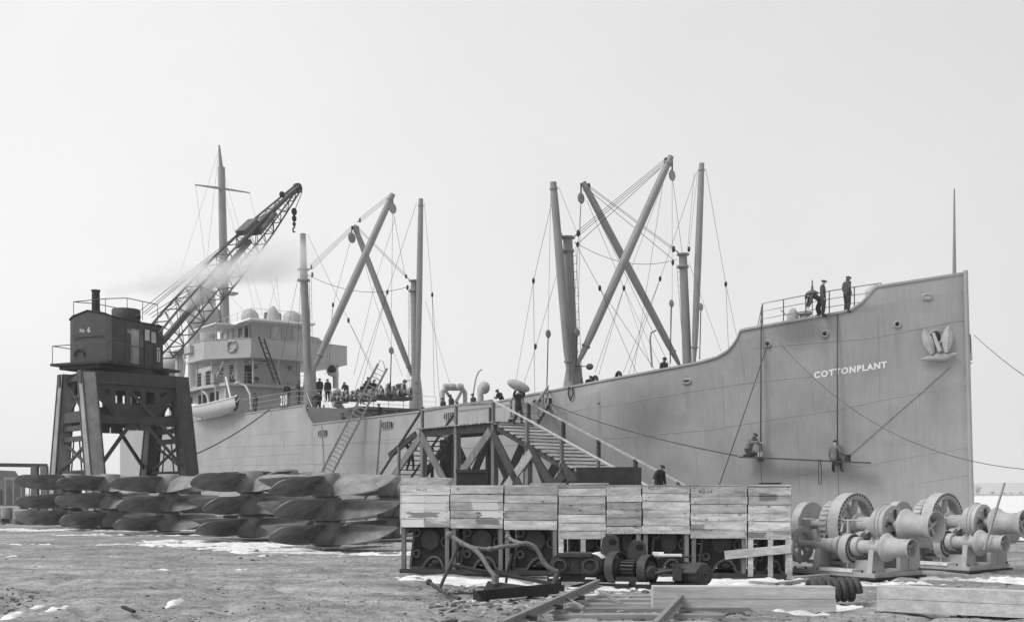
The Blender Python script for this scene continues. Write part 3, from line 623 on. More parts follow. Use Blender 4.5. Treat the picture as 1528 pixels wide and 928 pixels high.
# forecastle fittings
for px, py, r, h in ((1201, 474, .3, .75), (1137, 488, .3, .6), (1122, 490, .22, .5)):
    p = Pt(px, py, half(hullpt(px, py + 6).x, 9) - 1.4); zf = zdeck(p.x); sb(MB().lathe([(r, 0), (r * .85, h * .8), (r * 1.25, h * .85), (r * 1.25, h), (.05, h)], (p.x, p.y, zf), (0, 0, 1), 14), 'bollard', MT['ship_paint'], None, True)
p = Pt(1183, 470, 3.4); sb(MB().ell((p.x, p.y, zdeck(p.x) + .35), .3, .3, .6, 10, 8), 'mushroom_vent', MT['canvas'], None, True)
p = Pt(1296, 440, 2.2); cowl((p.x, p.y, zdeck(p.x)), 1.1, .27, (-.2, -1, 0))
sb(MB().tube([Pt(1165, 463, 3), Pt(1178, 474, 3), Pt(1190, 466, 3)], .035, 5), 'davit_stay', MT['mast_paint'])
p = Pt(1212, 436, 4.2); pb = V((p.x, p.y, zdeck(p.x))); l_ = sb(MB().tube([pb, p + V((0, 0, .3))], .025, 5), 'lamp_standard', MT['mast_paint']); sb(MB().lathe([(.30, -.08), (.26, 0), (.06, .12), (.05, .3)], p, (0, 0, 1), 14), 'lamp_shade', MT['lamp_metal'], l_, True); sb(MB().torus(p + V((0, 0, .42)), .14, .015, (1, .6, 0), 12, 4), 'lamp_hanger', MT['lamp_metal'], l_)
# --- bridge: houses, wing screen, wheelhouse
ZW0, ZW1 = 15.55, 17.2
def wall_poly(pts, z0, z1, th=.12, name='wall', m='ship_paint', closed=False, parent=None):
    mb = MB(); pts = [V((a, b, 0)) for a, b in pts]
    if closed: pts.append(pts[0])
    for i, (a, b) in enumerate(zip(pts, pts[1:])):
        d = (b - a).normalized(); mb.bar(a + d * (th / 2 if i else 0) + V((0, 0, (z0 + z1) / 2)), b + d * th / 2 + V((0, 0, (z0 + z1) / 2)), th, z1 - z0)
    return sb(mb, name, MT[m], parent)
def slab(poly, z, th, name, m='ship_paint', parent=None):
    return sb(MB().prism(poly, th, M.Translation((0, 0, z))), name, MT[m], parent)
HX = 78.
bridge = sb(MB().box((HX + 9, 1.0, (9.15 + 12.45) / 2), (18, 9.4, 3.3)), 'deckhouse', MT['ship_paint'])
slab([(HX - .9, 5.9), (HX - .9, -4.0), (HX + 20, -6.4), (HX + 20, 6.6), (HX + 4, 6.6)], 12.45, .3, 'boat_deck', 'ship_paint', bridge)
upper = sb(MB().box((HX + 6.3, .95, (12.75 + 15.3) / 2), (12, 6.9, 2.54)), 'deckhouse', MT['ship_paint'])
WING = [(84.5, 7.2), (80.4, 7.0), (76.2, 3.75), (75.9, -3.6), (76.6, -7.0), (80.5, -7.2)]
slab(WING + [(86, -6.9), (86, 7)], ZW0 - .28, .28, 'bridge_wing_floor', 'ship_paint', upper)
screen = wall_poly(WING, ZW0, ZW1, .1, 'bridge_screen', 'ship_paint', False, upper)
for a, b in zip(WING, WING[1:]):
    d = V((b[0] - a[0], b[1] - a[1], 0)); n_ = V((d.y, -d.x, 0)).normalized() * .06; sb(MB().bar(V((*a, ZW1 + .03)), V((*b, ZW1 + .03)), .22, .06), 'teak_capping', MT['ship_paint'], upper); sb(MB().bar(V((*a, ZW0 - .12)), V((*b, ZW0 - .12)), .2, .34), 'screen_foot', MT['ship_paint'], upper)
for s_, t_ in ((84, 6.6), (80.3, 6.3), (76.6, 3.4), (76.5, .7), (76.6, -3.4), (77.5, -6.4)): sb(MB().cyl((s_, t_, 12.75), (s_, t_, ZW0 - .28), .1, .1, 8), 'wing_pillar', MT['ship_paint'], upper)
for px, py, hh in ((381, 547, .3), (432, 549, .3), (383, 566, .36)):
    p = Ps(px, py, HX + .27 if py < 560 else HX + .27); f_ = sb(MB().torus((HX + .27 if py < 576 else HX, p.y, p.z), hh, .07, (1, 0, 0), 18, 8), 'porthole', MT['ship_paint'], upper, True); sb(MB().lathe([(hh, -.03), (hh, .02)], (HX + .28, p.y, p.z), (-1, 0, 0), 16), 'pane', MT['glass'], f_)
p = Ps(386, 541, HX + .2); sb(MB().box((HX + .1, p.y, p.z), (.3, 2.6, .28)), 'awning_box', MT['ship_paint'], upper)
sb(MB().box((HX + .26, 3.2, 13.75), (.06, .8, 1.9)), 'door', MT['dark_void'], upper)
for s0, s1 in ((79.3, 80.3), (82.2, 83.6), (86, 87.4), (89, 90.5)): sb(MB().box(((s0 + s1) / 2, 4.42, 13.8), (s1 - s0, .08, 2.0)), 'doorway', MT['dark_void'], upper)  # dark panels standing in for the shade in the doorways
for s0, s1 in ((80, 82.5), (83.5, 86), (88, 91), (92, 95)): sb(MB().box(((s0 + s1) / 2, 5.72, 11.3), (s1 - s0, .08, 1.5)), 'opening_shade', MT['dark_void'], bridge)  # dark panels paint in the shade under the boat deck
for s0 in (79, 82.9, 87, 91.5, 96): sb(MB().cyl((s0, 6.4, 9.15), (s0, 6.4, 12.45), .09, .09, 8), 'boat_deck_pillar', MT['ship_paint'], bridge)
for px, py, w_, h_ in ((318, 566, .9, .8), (352, 572, .7, .5), (300, 572, 1., .9), (361, 560, .5, 1.2)): c = Ps(px, py, 79.2); sb(MB().box((c.x, min(c.y, 6.2), 12.75 + h_ / 2), (w_, w_, h_)), 'deck_gear', MT['iron_dark' if w_ < .95 else 'mast_paint'])
# wheelhouse with a window of its own in each bay
WH = [(84.8, 3.55), (77.2, 3.55), (76.9, -2.3), (84.8, -2.3)]
wh = wall_poly([(84.8, 3.5), (77.2, 3.5), (77.1, -2.3), (84.8, -2.3)], ZW0, ZW1 + .12, .14, 'wheelhouse')
wall_poly([(84.8, 3.5), (77.2, 3.5), (77.1, -2.3), (84.8, -2.3)], 18.72, 19.0, .14, 'window_head', 'ship_paint', False, wh)
def bays(a, b, n, panes):
    a, b = V((*a, 0)), V((*b, 0)); d = (b - a) / n
    for i in range(n + 1): p = a + d * i; sb(MB().box((p.x, p.y, 18.02), (.2, .2, 1.44)), 'mullion', MT['ship_paint'], wh)
    for i in range(n):
        if panes[i] is None: continue
        p, q = a + d * (i + .1), a + d * (i + .9); f = sb(MB().bar(V((p.x, p.y, 18.02)), V((q.x, q.y, 18.02)), .05, 1.42), 'window', MT[panes[i]], wh)
        sb(MB().bar(V((p.x, p.y, 17.36)), V((q.x, q.y, 17.36)), .09, .1), 'frame', MT['ship_paint'], f)
bays((77.2, 3.5), (77.1, -2.3), 5, ['ship_paint', 'ship_paint', 'pale_fill', 'ship_paint', 'pale_fill'])  # pale panes paint in the sky light showing through from behind
bays((84.8, 3.5), (77.2, 3.5), 5, ['pale_fill', 'ship_paint', 'ship_paint', 'glass', None])
slab([(75.6, 4.1), (75.4, -2.9), (86, -2.9), (86, 4.1)], 19.0, .16, 'wheelhouse_roof', 'roof_white', wh)
slab([(79, 6.4), (86, 6.6), (86, 4.12), (79, 4.12)], 18.8, .1, 'awning', 'roof_white', wh)
for s_ in (79.2, 85.6): sb(MB().cyl((s_, 6.3, ZW1), (s_, 6.3, 18.8), .05, .05, 6), 'awning_post', MT['ship_paint'], wh)
MI = [V((76.4, 3.6, 19.16)), V((76.2, -2.4, 19.16))]; railing(MI, 1.1, 2, 1.4); railing([V((86, 3.6, 19.16)), V((76.4, 3.6, 19.16))], 1.1, 2, 2)
def dome(px, py, s0, r, h, m='canvas', name='binnacle_cover'):
    c = Ps(px, py, s0); c.z = max(c.z, 19.16 + h * .5); sb(MB().lathe([(r, -h), (r * 1.02, -h * .3), (r * .85, h * .5), (r * .4, h), (.02, h * 1.1)], c, (0, 0, 1), 12), name, MT[m], None, True)
dome(407, 476, 78, .75, 1.1); sb(MB().lathe([(.12, 0), (.18, .15), (.05, .3)], Ps(408, 461, 78), (0, 0, 1), 8), 'compass_top', MT['iron_dark'])
for x in (398, 416): c = Ps(x, 477, 78.2); sb(MB().box((c.x, c.y, 19.16 + .55), (.5, .35, 1.1)), 'compass_sphere_box', MT['iron_dark'])
def sphere_cowl(px, py, s0, r):
    c = Ps(px, py, s0); sb(MB().ell(c, r, r, r, 14, 9), 'cowl_ventilator', MT['ship_paint'], None, True); sb(MB().cyl((c.x, c.y, c.z - 3), c, r * .62, r * .62, 12), 'cowl_trunk', MT['ship_paint'], None, True)
sphere_cowl(373, 474, 82, .95); sphere_cowl(435, 477, 82, 1.0); sphere_cowl(446, 482, 84, 1.05); sphere_cowl(311, 474, 95, 1.6)
cowl((76.9, -5.9, 12.75), 1.9, .5, (-.6, .9, 0))
# pale dodger canvas on the port wing, house behind
sb(MB().prism([(-7.0, 0), (-2.6, 0), (-2.6, 1.5), (-5.4, 1.2)], .1, M(((0, 0, 1, 80), (1, 0, 0, 0), (0, 1, 0, ZW1), (0, 0, 0, 1)))), 'wing_dodger', MT['canvas'])
# side lamps, boat-deck rails, davits
c = Ps(297, 520, 85); sb(MB().box((84.4, 7.35, 16.6), (2.4, .5, .75)), 'side_light_screen', MT['ship_paint']); sb(MB().box((85.4, 7.55, 16.6), (.5, .3, .6)), 'side_light', MT['iron_dark'])
railing([V((HX - .8, 5.7, 12.75)), V((HX - .8, -3.8, 12.75))], 1.1, 3, 2); railing([V((HX - .8, 5.7, 12.75)), V((HX + 4, 6.5, 12.75)), V((HX + 16, 6.5, 12.75))], 1.1, 3, 2)
for pts, t_ in ((((375, 612), (373, 588), (366, 575), (356, 570), (350, 572)), 6.4), (((313, 606), (309, 590), (300, 580), (289, 578)), 6.4), (((272, 520), (276, 541), (274, 560)), 6.0)):
    sb(MB().tube([Pt(x, y, t_) for x, y in pts], .11, 8), 'boat_davit', MT['ship_paint'], None, True)
# inclined ladders on the bridge front
def stairs(a, b, wd, n, name='ladder', m='ship_paint', side=(0, 1, 0), rails=0.):
    a, b = V(a), V(b); sd_ = V(side).normalized() * wd / 2; l_ = sb(MB().bar(a - sd_, b - sd_, .05, .16), name, MT[m]); sb(MB().bar(a + sd_, b + sd_, .05, .16), 'stringer', MT[m], l_)
    for i in range(1, n): p = a.lerp(b, i / n); sb(MB().bar(p - sd_, p + sd_, .16, .035), 'tread', MT[m], l_)
    if rails:
        for k in (-1, 1): q = V((0, 0, rails)); sb(MB().tube([a + sd_ * k + q * .2, a.lerp(b, .08) + sd_ * k + q, b + sd_ * k + q], .03, 5), 'hand_rail', MT['white_paint'], l_)
stairs(Ps(334, 563, 77.4), Ps(344, 541, 78), 1.5, 7); stairs((75.6, 1.2, 12.75), (75.4, 3.0, 17.2), .6, 9, m='iron_dark', side=(0, 1, .3))
stairs(Ps(482, 634, 58.4), Ps(470, 604, 60.4), 1.6, 8, m='iron_dark', rails=1.0)
# funnel and mainmast
c = Ps(301, 436, 98); fz = c.z
fun = sb(MB().lathe([(1.55, 12 - fz), (1.55, -1.6), (1.62, -1.5), (1.62, -.9), (1.55, -.8), (1.58, 0)], c, (0, 0, 1), 24), 'funnel', MT['ship_paint'], None, True); sb(MB().lathe([(1.72, -.1), (1.78, .1), (1.3, .12)], c, (0, 0, 1), 24), 'funnel_lip', MT['ship_paint'], fun)
sb(MB().tube([Ps(268, 570, 97), Ps(268, 540, 97), Ps(268, 527, 97)], .5, 12), 'galley_stack', MT['ship_paint'], None, True)
for k in range(3): c = Ps(268, 532 - k * 4, 97); sb(MB().lathe([(.9, -.12), (.5, .14)], c, (0, 0, 1), 14), 'stack_ring', MT['mast_paint'])
sphere_cowl(255, 545, 102, 1.6)
mm0, mm1, mm2 = Ps(338, 480, 93.8), Ps(330.5, 250, 93.8), Ps(327, 217, 93.8)
post(V((mm0.x, mm0.y, 12.7)), mm1, .62, .40, 'mainmast'); post(mm1 - V((0, 0, .8)), mm2, .3, .1, 'topmast')
sb(MB().tube([Ps(291, 276, 93.5), Ps(328, 281, 93.5), Ps(373, 288, 93.5)], [.08, .15, .07], 8), 'crosstree_yard', MT['mast_paint'], None, True)
sb(MB().box(Ps(341, 438, 93.5), (1.5, 1.8, .2)), 'mast_platform', MT['mast_paint'])
for a, b, s0, s1 in (((327, 222), (250, 470), 93.8, 110), ((327, 222), (300, 470), 93.8, 104), ((329, 240), (395, 480), 93.8, 80), ((331, 270), (384, 478), 93.8, 84), ((372, 288), (440, 560), 93.5, 78), ((341, 440), (380, 480), 93.8, 80), ((292, 277), (310, 420), 93.5, 98), ((400, 470), (413, 415), 80, 80), ((418, 465), (413, 415), 80, 80)): rope(Ps(*a, s0), Ps(*b, s1), .014, m='wire')
# liferafts stacked forward on deck, hull hose reels and other clutter by the bridge rail
for px, py, s0 in ((436, 592, 62), (440, 592, 63)): c = Ps(px, py, s0); sb(MB().box((c.x, c.y, zb1 + .5), (.5, 1.6, .9)), 'deck_locker', MT['white_paint'])
hl = sb(MB().tube([hullpt(480, 634, .03), hullpt(485, 720, .03)], .035, 5), 'downpipe', MT['mast_paint']); sb(MB().tube([hullpt(568, 626, .05), hullpt(561, 720, .05)], .06, 5), 'downpipe', MT['mast_paint'])
sb(MB().tube([hullpt(849, 577, .1), hullpt(848, 588, .12), hullpt(851, 597, .1), hullpt(855, 588, .12), hullpt(854, 577, .1)], .05, 5), 'rope_coil', MT['rope'])
# ---------------------------------------------------------------- people
J0 = dict(pel=(0, 0, .94), wai=(0, .0, 1.08), che=(0, -.01, 1.30), nkb=(0, -.01, 1.45), nck=(0, .01, 1.52), hed=(0, .035, 1.61), top=(0, .03, 1.70),
          ls=(-.18, -.01, 1.41), le=(-.235, -.03, 1.14), lw=(-.245, .05, .91), lh=(-.245, .08, .82), rs=(.18, -.01, 1.41), re=(.235, -.03, 1.14), rw=(.245, .05, .91), rh=(.245, .08, .82),
          lhp=(-.10, 0, .88), lk=(-.11, .03, .49), la=(-.115, -.02, .10), lt=(-.125, .15, .045), rhp=(.10, 0, .88), rk=(.11, .03, .49), ra=(.115, -.02, .10), rt=(.125, .15, .045))
RAD = dict(pel=.20, wai=.195, che=.205, nkb=.13, nck=.058, hed=.098, top=.07, ls=.10, le=.08, lw=.058, lh=.042, rs=.10, re=.08, rw=.058, rh=.042, lhp=.135, lk=.095, la=.072, lt=.05, rhp=.135, rk=.095, ra=.072, rt=.05)
BON = [('pel', 'wai'), ('wai', 'che'), ('che', 'nkb'), ('nkb', 'nck'), ('nck', 'hed'), ('hed', 'top'), ('nkb', 'ls'), ('ls', 'le'), ('le', 'lw'), ('lw', 'lh'), ('nkb', 'rs'), ('rs', 're'), ('re', 'rw'), ('rw', 'rh'),
       ('pel', 'lhp'), ('lhp', 'lk'), ('lk', 'la'), ('la', 'lt'), ('pel', 'rhp'), ('rhp', 'rk'), ('rk', 'ra'), ('ra', 'rt')]
CLS = dict(pel=0, wai=0, che=0, nkb=0, ls=0, le=0, lw=0, rs=0, re=0, rw=0, nck=1, hed=1, top=1, lh=1, rh=1, lhp=2, lk=2, rhp=2, rk=2, la=2, ra=2, lt=3, rt=3)
POSES = {}
def make_pose(nm, ov, jacket='cloth_dark', trousers='cloth_trousers', headgear='cap'):
    J = {k: V(v) for k, v in J0.items()}; J.update({k: V(v) for k, v in ov.items()})
    bm = bmesh.new(); sk = bm.verts.layers.skin.verify(); vs = {}
    for k, p in J.items():
        v = bm.verts.new(p); r = RAD[k]; v[sk].radius = (r, r * (.72 if k in ('wai', 'che', 'pel', 'nkb') else .9)); vs[k] = v
    vs['pel'][sk].use_root = True
    for a, b in BON: bm.edges.new((vs[a], vs[b]))
    me = bpy.data.meshes.new('sk'); bm.to_mesh(me); bm.free(); ob = bpy.data.objects.new('sk', me); COL.objects.link(ob)
    ob.modifiers.new('skin', 'SKIN'); m = ob.modifiers.new('sub', 'SUBSURF'); m.levels = m.render_levels = 1
    body = bpy.data.meshes.new_from_object(ob.evaluated_get(bpy.context.evaluated_depsgraph_get())); bpy.data.objects.remove(ob)
    mb = MB(); mb.v = [tuple(v.co) for v in body.vertices]; mb.f = [tuple(p.vertices) for p in body.polygons]; nf = len(mb.f)
    for sd in 'lr':                                              # five fingers on each hand, curled
        w_, h_ = J[sd + 'w'], J[sd + 'h']; d = (h_ - w_).normalized(); x, y, _ = frame_of(d, (0, 1, .3))
        for i, (o, ln) in enumerate(((-.026, .07), (-.009, .08), (.009, .076), (.026, .06))): a = h_ + y * o + d * .01; mb.tube([a, a + d * ln * .6, a + d * ln * .85 + x * .03], [.011, .010, .007], 5)
        a = w_.lerp(h_, .6) + y * .03; mb.tube([a, a + y * .03 + d * .02, a + y * .03 + d * .05], [.012, .011, .008], 5)
    hd, up = J['hed'], (J['top'] - J['nck']).normalized(); fw = V((0, 1, 0)); fw = (fw - up * fw.dot(up)).normalized()
    if 'face' in ov: pass
    mb.ell(hd + fw * .10 - up * .005, .016, .022, .026, 6, 5); sx_ = up.cross(fw)
    for k in (-1, 1): mb.ell(hd + sx_ * .095 * k, .012, .022, .032, 6, 5)
    body = mb.mesh('person_body', True, 70)
    for q in ((jacket, 'skin', trousers, 'boot')): body.materials.append(MT[q])
    keys = list(J)
    for p in body.polygons:
        c = p.center; k = min(keys, key=lambda k_: (J[k_] - c).length / (RAD[k_] ** .5)); p.material_index = CLS[k] if CLS[k] != 1 or k not in ('nck',) or c.z > J['nck'].z else 0
    R = M((sx_, fw, up)).transposed()
    hc = MB()
    if headgear == 'cap':
        hc.ell(hd + up * .075 - fw * .005, .115, .128, .055, 12, 7, R); hc.ell(hd + up * .055 + fw * .12, .085, .06, .014, 10, 5, R)
    else:
        hc.lathe([(.175, .045), (.17, .055), (.11, .06), (.105, .15), (.07, .165), (.01, .16)], hd, up, 14)
    hm = hc.mesh(headgear, True, 50); hm.materials.append(MT['boot']); return body, hm
_seen = {}
def person(pose, pos, facing, label, group=None, kind='cap', jacket=None, sc=1.):
    """facing: world direction (x, y) the person looks along"""
    key = (pose, kind, jacket)
    if key not in _seen: _seen[key] = make_pose(pose, POSES[pose], jacket or 'cloth_dark', 'cloth_trousers', kind)
    b, h = _seen[key]
    t_ = thing('person', label, 'person', pos, math.atan2(facing[1], facing[0]) - PI / 2, group)
    if sc != 1: t_.scale = (sc, sc, sc)
    for nm, me in (('body', b), (kind, h)): piece(nm, me, t_, M.Identity(4))
    return t_
POSES['stand'] = {}
POSES['relaxed'] = dict(le=(-.25, -.05, 1.15), lw=(-.22, .1, .98), lh=(-.19, .16, .94), re=(.25, -.06, 1.15), rw=(.22, .05, .93), rh=(.21, .1, .86), hed=(.02, .05, 1.605), lk=(-.14, .05, .49), la=(-.16, 0, .1), lt=(-.19, .16, .045))
POSES['lean'] = dict(wai=(0, .04, 1.07), che=(0, .14, 1.25), nkb=(0, .22, 1.36), nck=(0, .27, 1.42), hed=(0, .33, 1.48), top=(0, .35, 1.57), ls=(-.19, .20, 1.32), le=(-.25, .24, 1.08), lw=(-.12, .42, 1.10), lh=(-.06, .48, 1.11), rs=(.19, .20, 1.32), re=(.25, .24, 1.08), rw=(.14, .42, 1.10), rh=(.07, .49, 1.12), pel=(0, -.04, .93), lhp=(-.1, -.04, .87), rhp=(.1, -.04, .87))
POSES['bend'] = dict(wai=(0, .12, .98), che=(0, .34, 1.06), nkb=(0, .46, 1.04), nck=(0, .52, 1.02), hed=(0, .61, .99), top=(0, .68, 1.0), ls=(-.18, .44, .99), le=(-.22, .5, .72), lw=(-.15, .58, .5), lh=(-.12, .6, .42), rs=(.18, .44, .99), re=(.22, .5, .72), rw=(.15, .6, .52), rh=(.13, .62, .44), pel=(0, -.12, .86), lhp=(-.1, -.12, .80), rhp=(.1, -.12, .80), lk=(-.13, .06, .46), rk=(.13, .06, .46))
POSES['kneel'] = dict(pel=(0, -.16, .32), wai=(0, -.08, .46), che=(0, .06, .68), nkb=(0, .16, .82), nck=(0, .21, .88), hed=(0, .27, .95), top=(0, .28, 1.04), ls=(-.18, .14, .78), le=(-.22, .3, .58), lw=(-.14, .48, .62), lh=(-.12, .56, .63), rs=(.18, .14, .78), re=(.24, .3, .62), rw=(.2, .52, .66), rh=(.19, .6, .68),
                      lhp=(-.1, -.14, .27), lk=(-.13, .26, .09), la=(-.13, -.2, .07), lt=(-.13, -.34, .05), rhp=(.1, -.14, .27), rk=(.14, .27, .09), ra=(.13, -.2, .07), rt=(.13, -.34, .05))
POSES['sit'] = dict(pel=(0, 0, .10), wai=(0, .0, .24), che=(0, .03, .48), nkb=(0, .05, .63), nck=(0, .07, .70), hed=(0, .10, .79), top=(0, .10, .88), ls=(-.19, .04, .59), le=(-.27, .02, .33), lw=(-.27, .1, .12), lh=(-.27, .13, .04), rs=(.19, .04, .59), re=(.29, .10, .36), rw=(.33, .26, .28), rh=(.33, .33, .3),
                    lhp=(-.11, .02, .08), lk=(-.19, .24, .0), la=(-.21, .2, -.42), lt=(-.23, .33, -.49), rhp=(.11, .02, .08), rk=(.19, .24, .0), ra=(.23, .2, -.42), rt=(.26, .33, -.49))
POSES['walk'] = dict(lk=(-.1, .16, .50), la=(-.1, .12, .12), lt=(-.1, .29, .08), rk=(.1, -.02, .48), ra=(.1, -.26, .16), rt=(.1, -.14, .05), le=(-.24, -.14, 1.16), lw=(-.24, -.1, .92), lh=(-.24, -.08, .83), re=(.24, .08, 1.15), rw=(.22, .24, .97), rh=(.21, .3, .9))
POSES['sack'] = dict(POSES['walk'], le=(-.34, .06, 1.5), lw=(-.22, .14, 1.72), lh=(-.18, .12, 1.8), re=(.33, .05, 1.46), rw=(.26, .14, 1.68), rh=(.22, .12, 1.76), hed=(-.06, .07, 1.58), top=(-.08, .08, 1.66))
POSES['carry'] = dict(POSES['walk'], re=(.32, .06, 1.42), rw=(.27, .16, 1.62), rh=(.24, .2, 1.7), le=(-.3, .1, 1.3), lw=(-.2, .34, 1.4), lh=(-.14, .4, 1.46))
POSES['ramp'] = dict(POSES['walk'], che=(0, .06, 1.28), nkb=(0, .10, 1.42), nck=(0, .13, 1.49), hed=(0, .19, 1.56), top=(0, .2, 1.65), ls=(-.18, .09, 1.38), rs=(.18, .09, 1.38), re=(.36, .14, 1.2), rw=(.52, .26, 1.06), rh=(.58, .30, 1.02), le=(-.25, .05, 1.12), lw=(-.24, .14, .92), lh=(-.23, .17, .84))
POSES['climb'] = dict(POSES['walk'], le=(-.3, .14, 1.2), lw=(-.3, .34, 1.1), lh=(-.3, .42, 1.08), re=(.3, .14, 1.2), rw=(.3, .34, 1.1), rh=(.3, .42, 1.08))
TOCAM = lambda p: (-p[0], -p[1])
def deck_person(px, py_head, t_, pose, face, label, group=None, kind='cap', s=None, zfeet=None, jacket=None, hgt=1.70, sc=None):
    """head top at (px, py_head); the feet go on the deck below"""
    p = Ps(px, py_head, s) if s is not None else Pt(px, py_head, t_)
    sc = sc or float(np.interp(p.x, [15, 30, 58, 64, 75], [1, 1.06, 1.14, 1.24, 1.2]))
    z = zfeet if zfeet is not None else p.z - hgt * sc
    return person(pose, s2w(p.x, p.y, z), face, label, group, kind, jacket, sc)
FWD, AFT, STB, PRT = (-UX, -UY), (UX, UY), (NX, NY), (-NX, -NY)
GB = 'men standing on the bridge deck'
def zb(s): return zdeck(s)
deck_person(428, 572, None, 'stand', FWD, 'slim man in dark coat standing behind the 210 board', GB, s=63.5)
deck_person(445, 568, None, 'relaxed', PRT, 'man in dark jacket at the rail between the 210 board and the near mast', GB, s=61.2)
deck_person(381, 587, 6.0, 'stand', STB, 'man at the rail forward of the lifeboat under the davit', GB)
deck_person(477, 565, None, 'relaxed', AFT, 'man in cap just right of the near king post on the bridge deck', GB, s=61.2)
deck_person(489, 566, None, 'stand', AFT, 'man in long dark coat with his back turned, right of the deck ladder', GB, s=61.4)
deck_person(517, 568, None, 'lean', AFT, 'broad man leaning over the winch rail left of two others', GB, s=60.8)
deck_person(540, 571, None, 'lean', FWD, 'man in cap stooping behind the winches near the wooden ladder top', GB, s=60.8)
deck_person(549, 564, None, 'stand', FWD, 'upright man in dark hat beside the top of the wooden ladder', GB, 'hat', s=60.5)
deck_person(558, 567, None, 'stand', FWD, 'man half hidden behind the top rungs of the wooden ladder', GB, s=60.9)
p = Ps(475, 584, 59.1); person('climb', s2w(p.x, p.y, p.z - 2.1), AFT, 'man in dark coat climbing the steep ladder to the bridge deck', sc=1.24)
GW = 'men looking over the well deck bulwark'
for px, py, t_, pose, lab, k in ((512, 617, 5.6, 'stand', 'boy in cap peering over the bulwark beside the white pipe bend', 1.), (561, 612, 5.7, 'lean', 'leftmost of three men with arms on the bulwark under the winches', 1.), (579, 611, 5.7, 'lean', 'middle one of three men with arms on the bulwark under the winches', 1.), (592, 612, 5.4, 'stand', 'rightmost of three men at the bulwark under the winches', 1.),
                              (566, 603, 4.6, 'stand', 'tall man standing behind the three men at the bulwark', 1.), (632, 608, 5.6, 'stand', 'man at the bulwark behind the top of the left stairs', 1.), (661, 594, 4.5, 'stand', 'man in cap left of the pair under the roller frame', 1.), (673, 590, 4.2, 'relaxed', 'man in brimmed hat under the roller frame', 1.),
                              (689, 598, 4.0, 'lean', 'man bending low at the right leg of the roller frame', 1.), (706, 588, 4.5, 'stand', 'man in profile beside the white cowl ventilator', 1.), (749, 579, 5.0, 'lean', 'man leaning at the ship side where the gangway lands', 1.), (777, 580, 4.8, 'stand', 'man on deck behind the sack carrier', 1.)):
    deck_person(px, py, t_, pose, STB, lab, GW, 'hat' if 'brimmed' in lab else 'cap')
deck_person(863, 558, 4.2, 'stand', STB, 'man mostly hidden behind the housing of the fore king post', GW); deck_person(876, 559, 4.4, 'lean', FWD, 'man bowed forward right of the fore king post lamp', GW); deck_person(991, 535, 4.6, 'stand', FWD, 'man in wide black hat by the fore boom foot at the bulwark', GW, 'hat')
GF = 'painters and hands on the forecastle'
deck_person(1228, 423, 4.2, 'stand', (1, -.4), 'man in overalls standing at the forecastle rail under the lamp', GF, zfeet=zdeck(6.2), jacket='cloth_mid')
deck_person(1264, 418, 3.4, 'relaxed', (.9, .3), 'man in overalls standing nearest the bow on the forecastle', GF, zfeet=zdeck(4.6), jacket='cloth_mid')
p = Pt(1222, 460, 4.0); person('bend', s2w(p.x, p.y, zdeck(p.x)), (-1, -.1), 'crouching man bent over the forecastle deck beside the vent', GF, jacket='cloth_mid', sc=.92)
p = Ps(366, 487, 78.6); person('stand', s2w(79.0, p.y - .2, p.z - 1.62), STB, 'man looking out of the open wheelhouse window')
# ---------------------------------------------------------------- lifeboat, board 210, lifebuoy, anchors
lb0, lb1 = Pt(354, 598, 7.3), Pt(282, 603, 7.3); zl = (lb0.z + Pt(340, 600, 7.3).z) / 2
lb = thing('lifeboat', 'white open lifeboat hanging from davits over the ship side', 'boat', mtx=SHIPM @ M.Translation((0, 0, 0)))
Lb = min(lb1.x, 83.8) - lb0.x; st = np.linspace(0, 1, 15); rr = []
for f in st:
    e = math.sin(PI * min(max(f, .02), .98)) ** .55; shr = .35 * (2 * f - 1) ** 2; wdt = 1.15 * e; dp = 1.25 * (e * .35 + .65); x = lb0.x + Lb * f
    rr.append([V((x, 7.3 + wdt * math.cos(a) * (1 if abs(math.cos(a)) < .9 else 1), zl + shr - dp * (-math.sin(a)) ** .8)) for a in np.linspace(0, -PI, 11)])
mb = MB().rings(rr, False, False); mb.build('hull', MT['white_paint'], lb, True)
mb = MB(); mb.rings([[V((p[0].x, p[0].y + .06, p[0].z - .05)), V((p[0].x, p[0].y + .06, p[0].z + .06)), V((p[0].x, p[0].y - .08, p[0].z + .06)), V((p[0].x, p[0].y - .08, p[0].z - .05))] for p in rr]); mb.build('gunwale', MT['white_paint'], lb)
mb = MB(); mb.rings([[V((p[0].x, p[0].y - .1, p[0].z + .03)), V((p[0].x, 7.3, p[0].z + .22)), V((p[0].x, p[-1].y + .1, p[0].z + .03))] for p in rr], False, False); mb.build('canvas_cover', MT['roof_white'], lb)
MB().tube([rr[0][5] + V((.2, 0, .3)), rr[0][5] + V((0, 0, -.05)), rr[0][5] + V((.7, 0, -.3))], .13, 6).build('fender', MT['iron_dark'], lb)
single('boat_mast', MB().cyl(s2w(*Pt(345, 597, 7.2)), s2w(*Pt(337, 563, 6.9)), .10, .10, 8), MT['white_paint'], 'white spar standing up from the lifeboat end', 'spar', s2w(*Pt(345, 597, 7.2)))
def ship_board(name, px, py, w_, h_, t_, m, label, cat, txt=None, mtxt='lettering'):
    c = Pt(px, py, t_); R = M(((-1, 0, 0), (0, 0, 1), (0, 1, 0))).to_4x4()   # x towards the bow, y up, z outboard
    o_ = thing(name, label, cat, mtx=SHIPM @ M.Translation(c) @ R); MB().box((0, 0, 0), (w_, h_, .06)).build('board', MT[m], o_)
    if txt: text_part(txt, 'lettering', o_, lambda u, v: V((-w_ * .40 + w_ * .80 * u, -h_ * .36 + h_ * .72 * v, .036)), MT[mtxt], .015)
    return o_
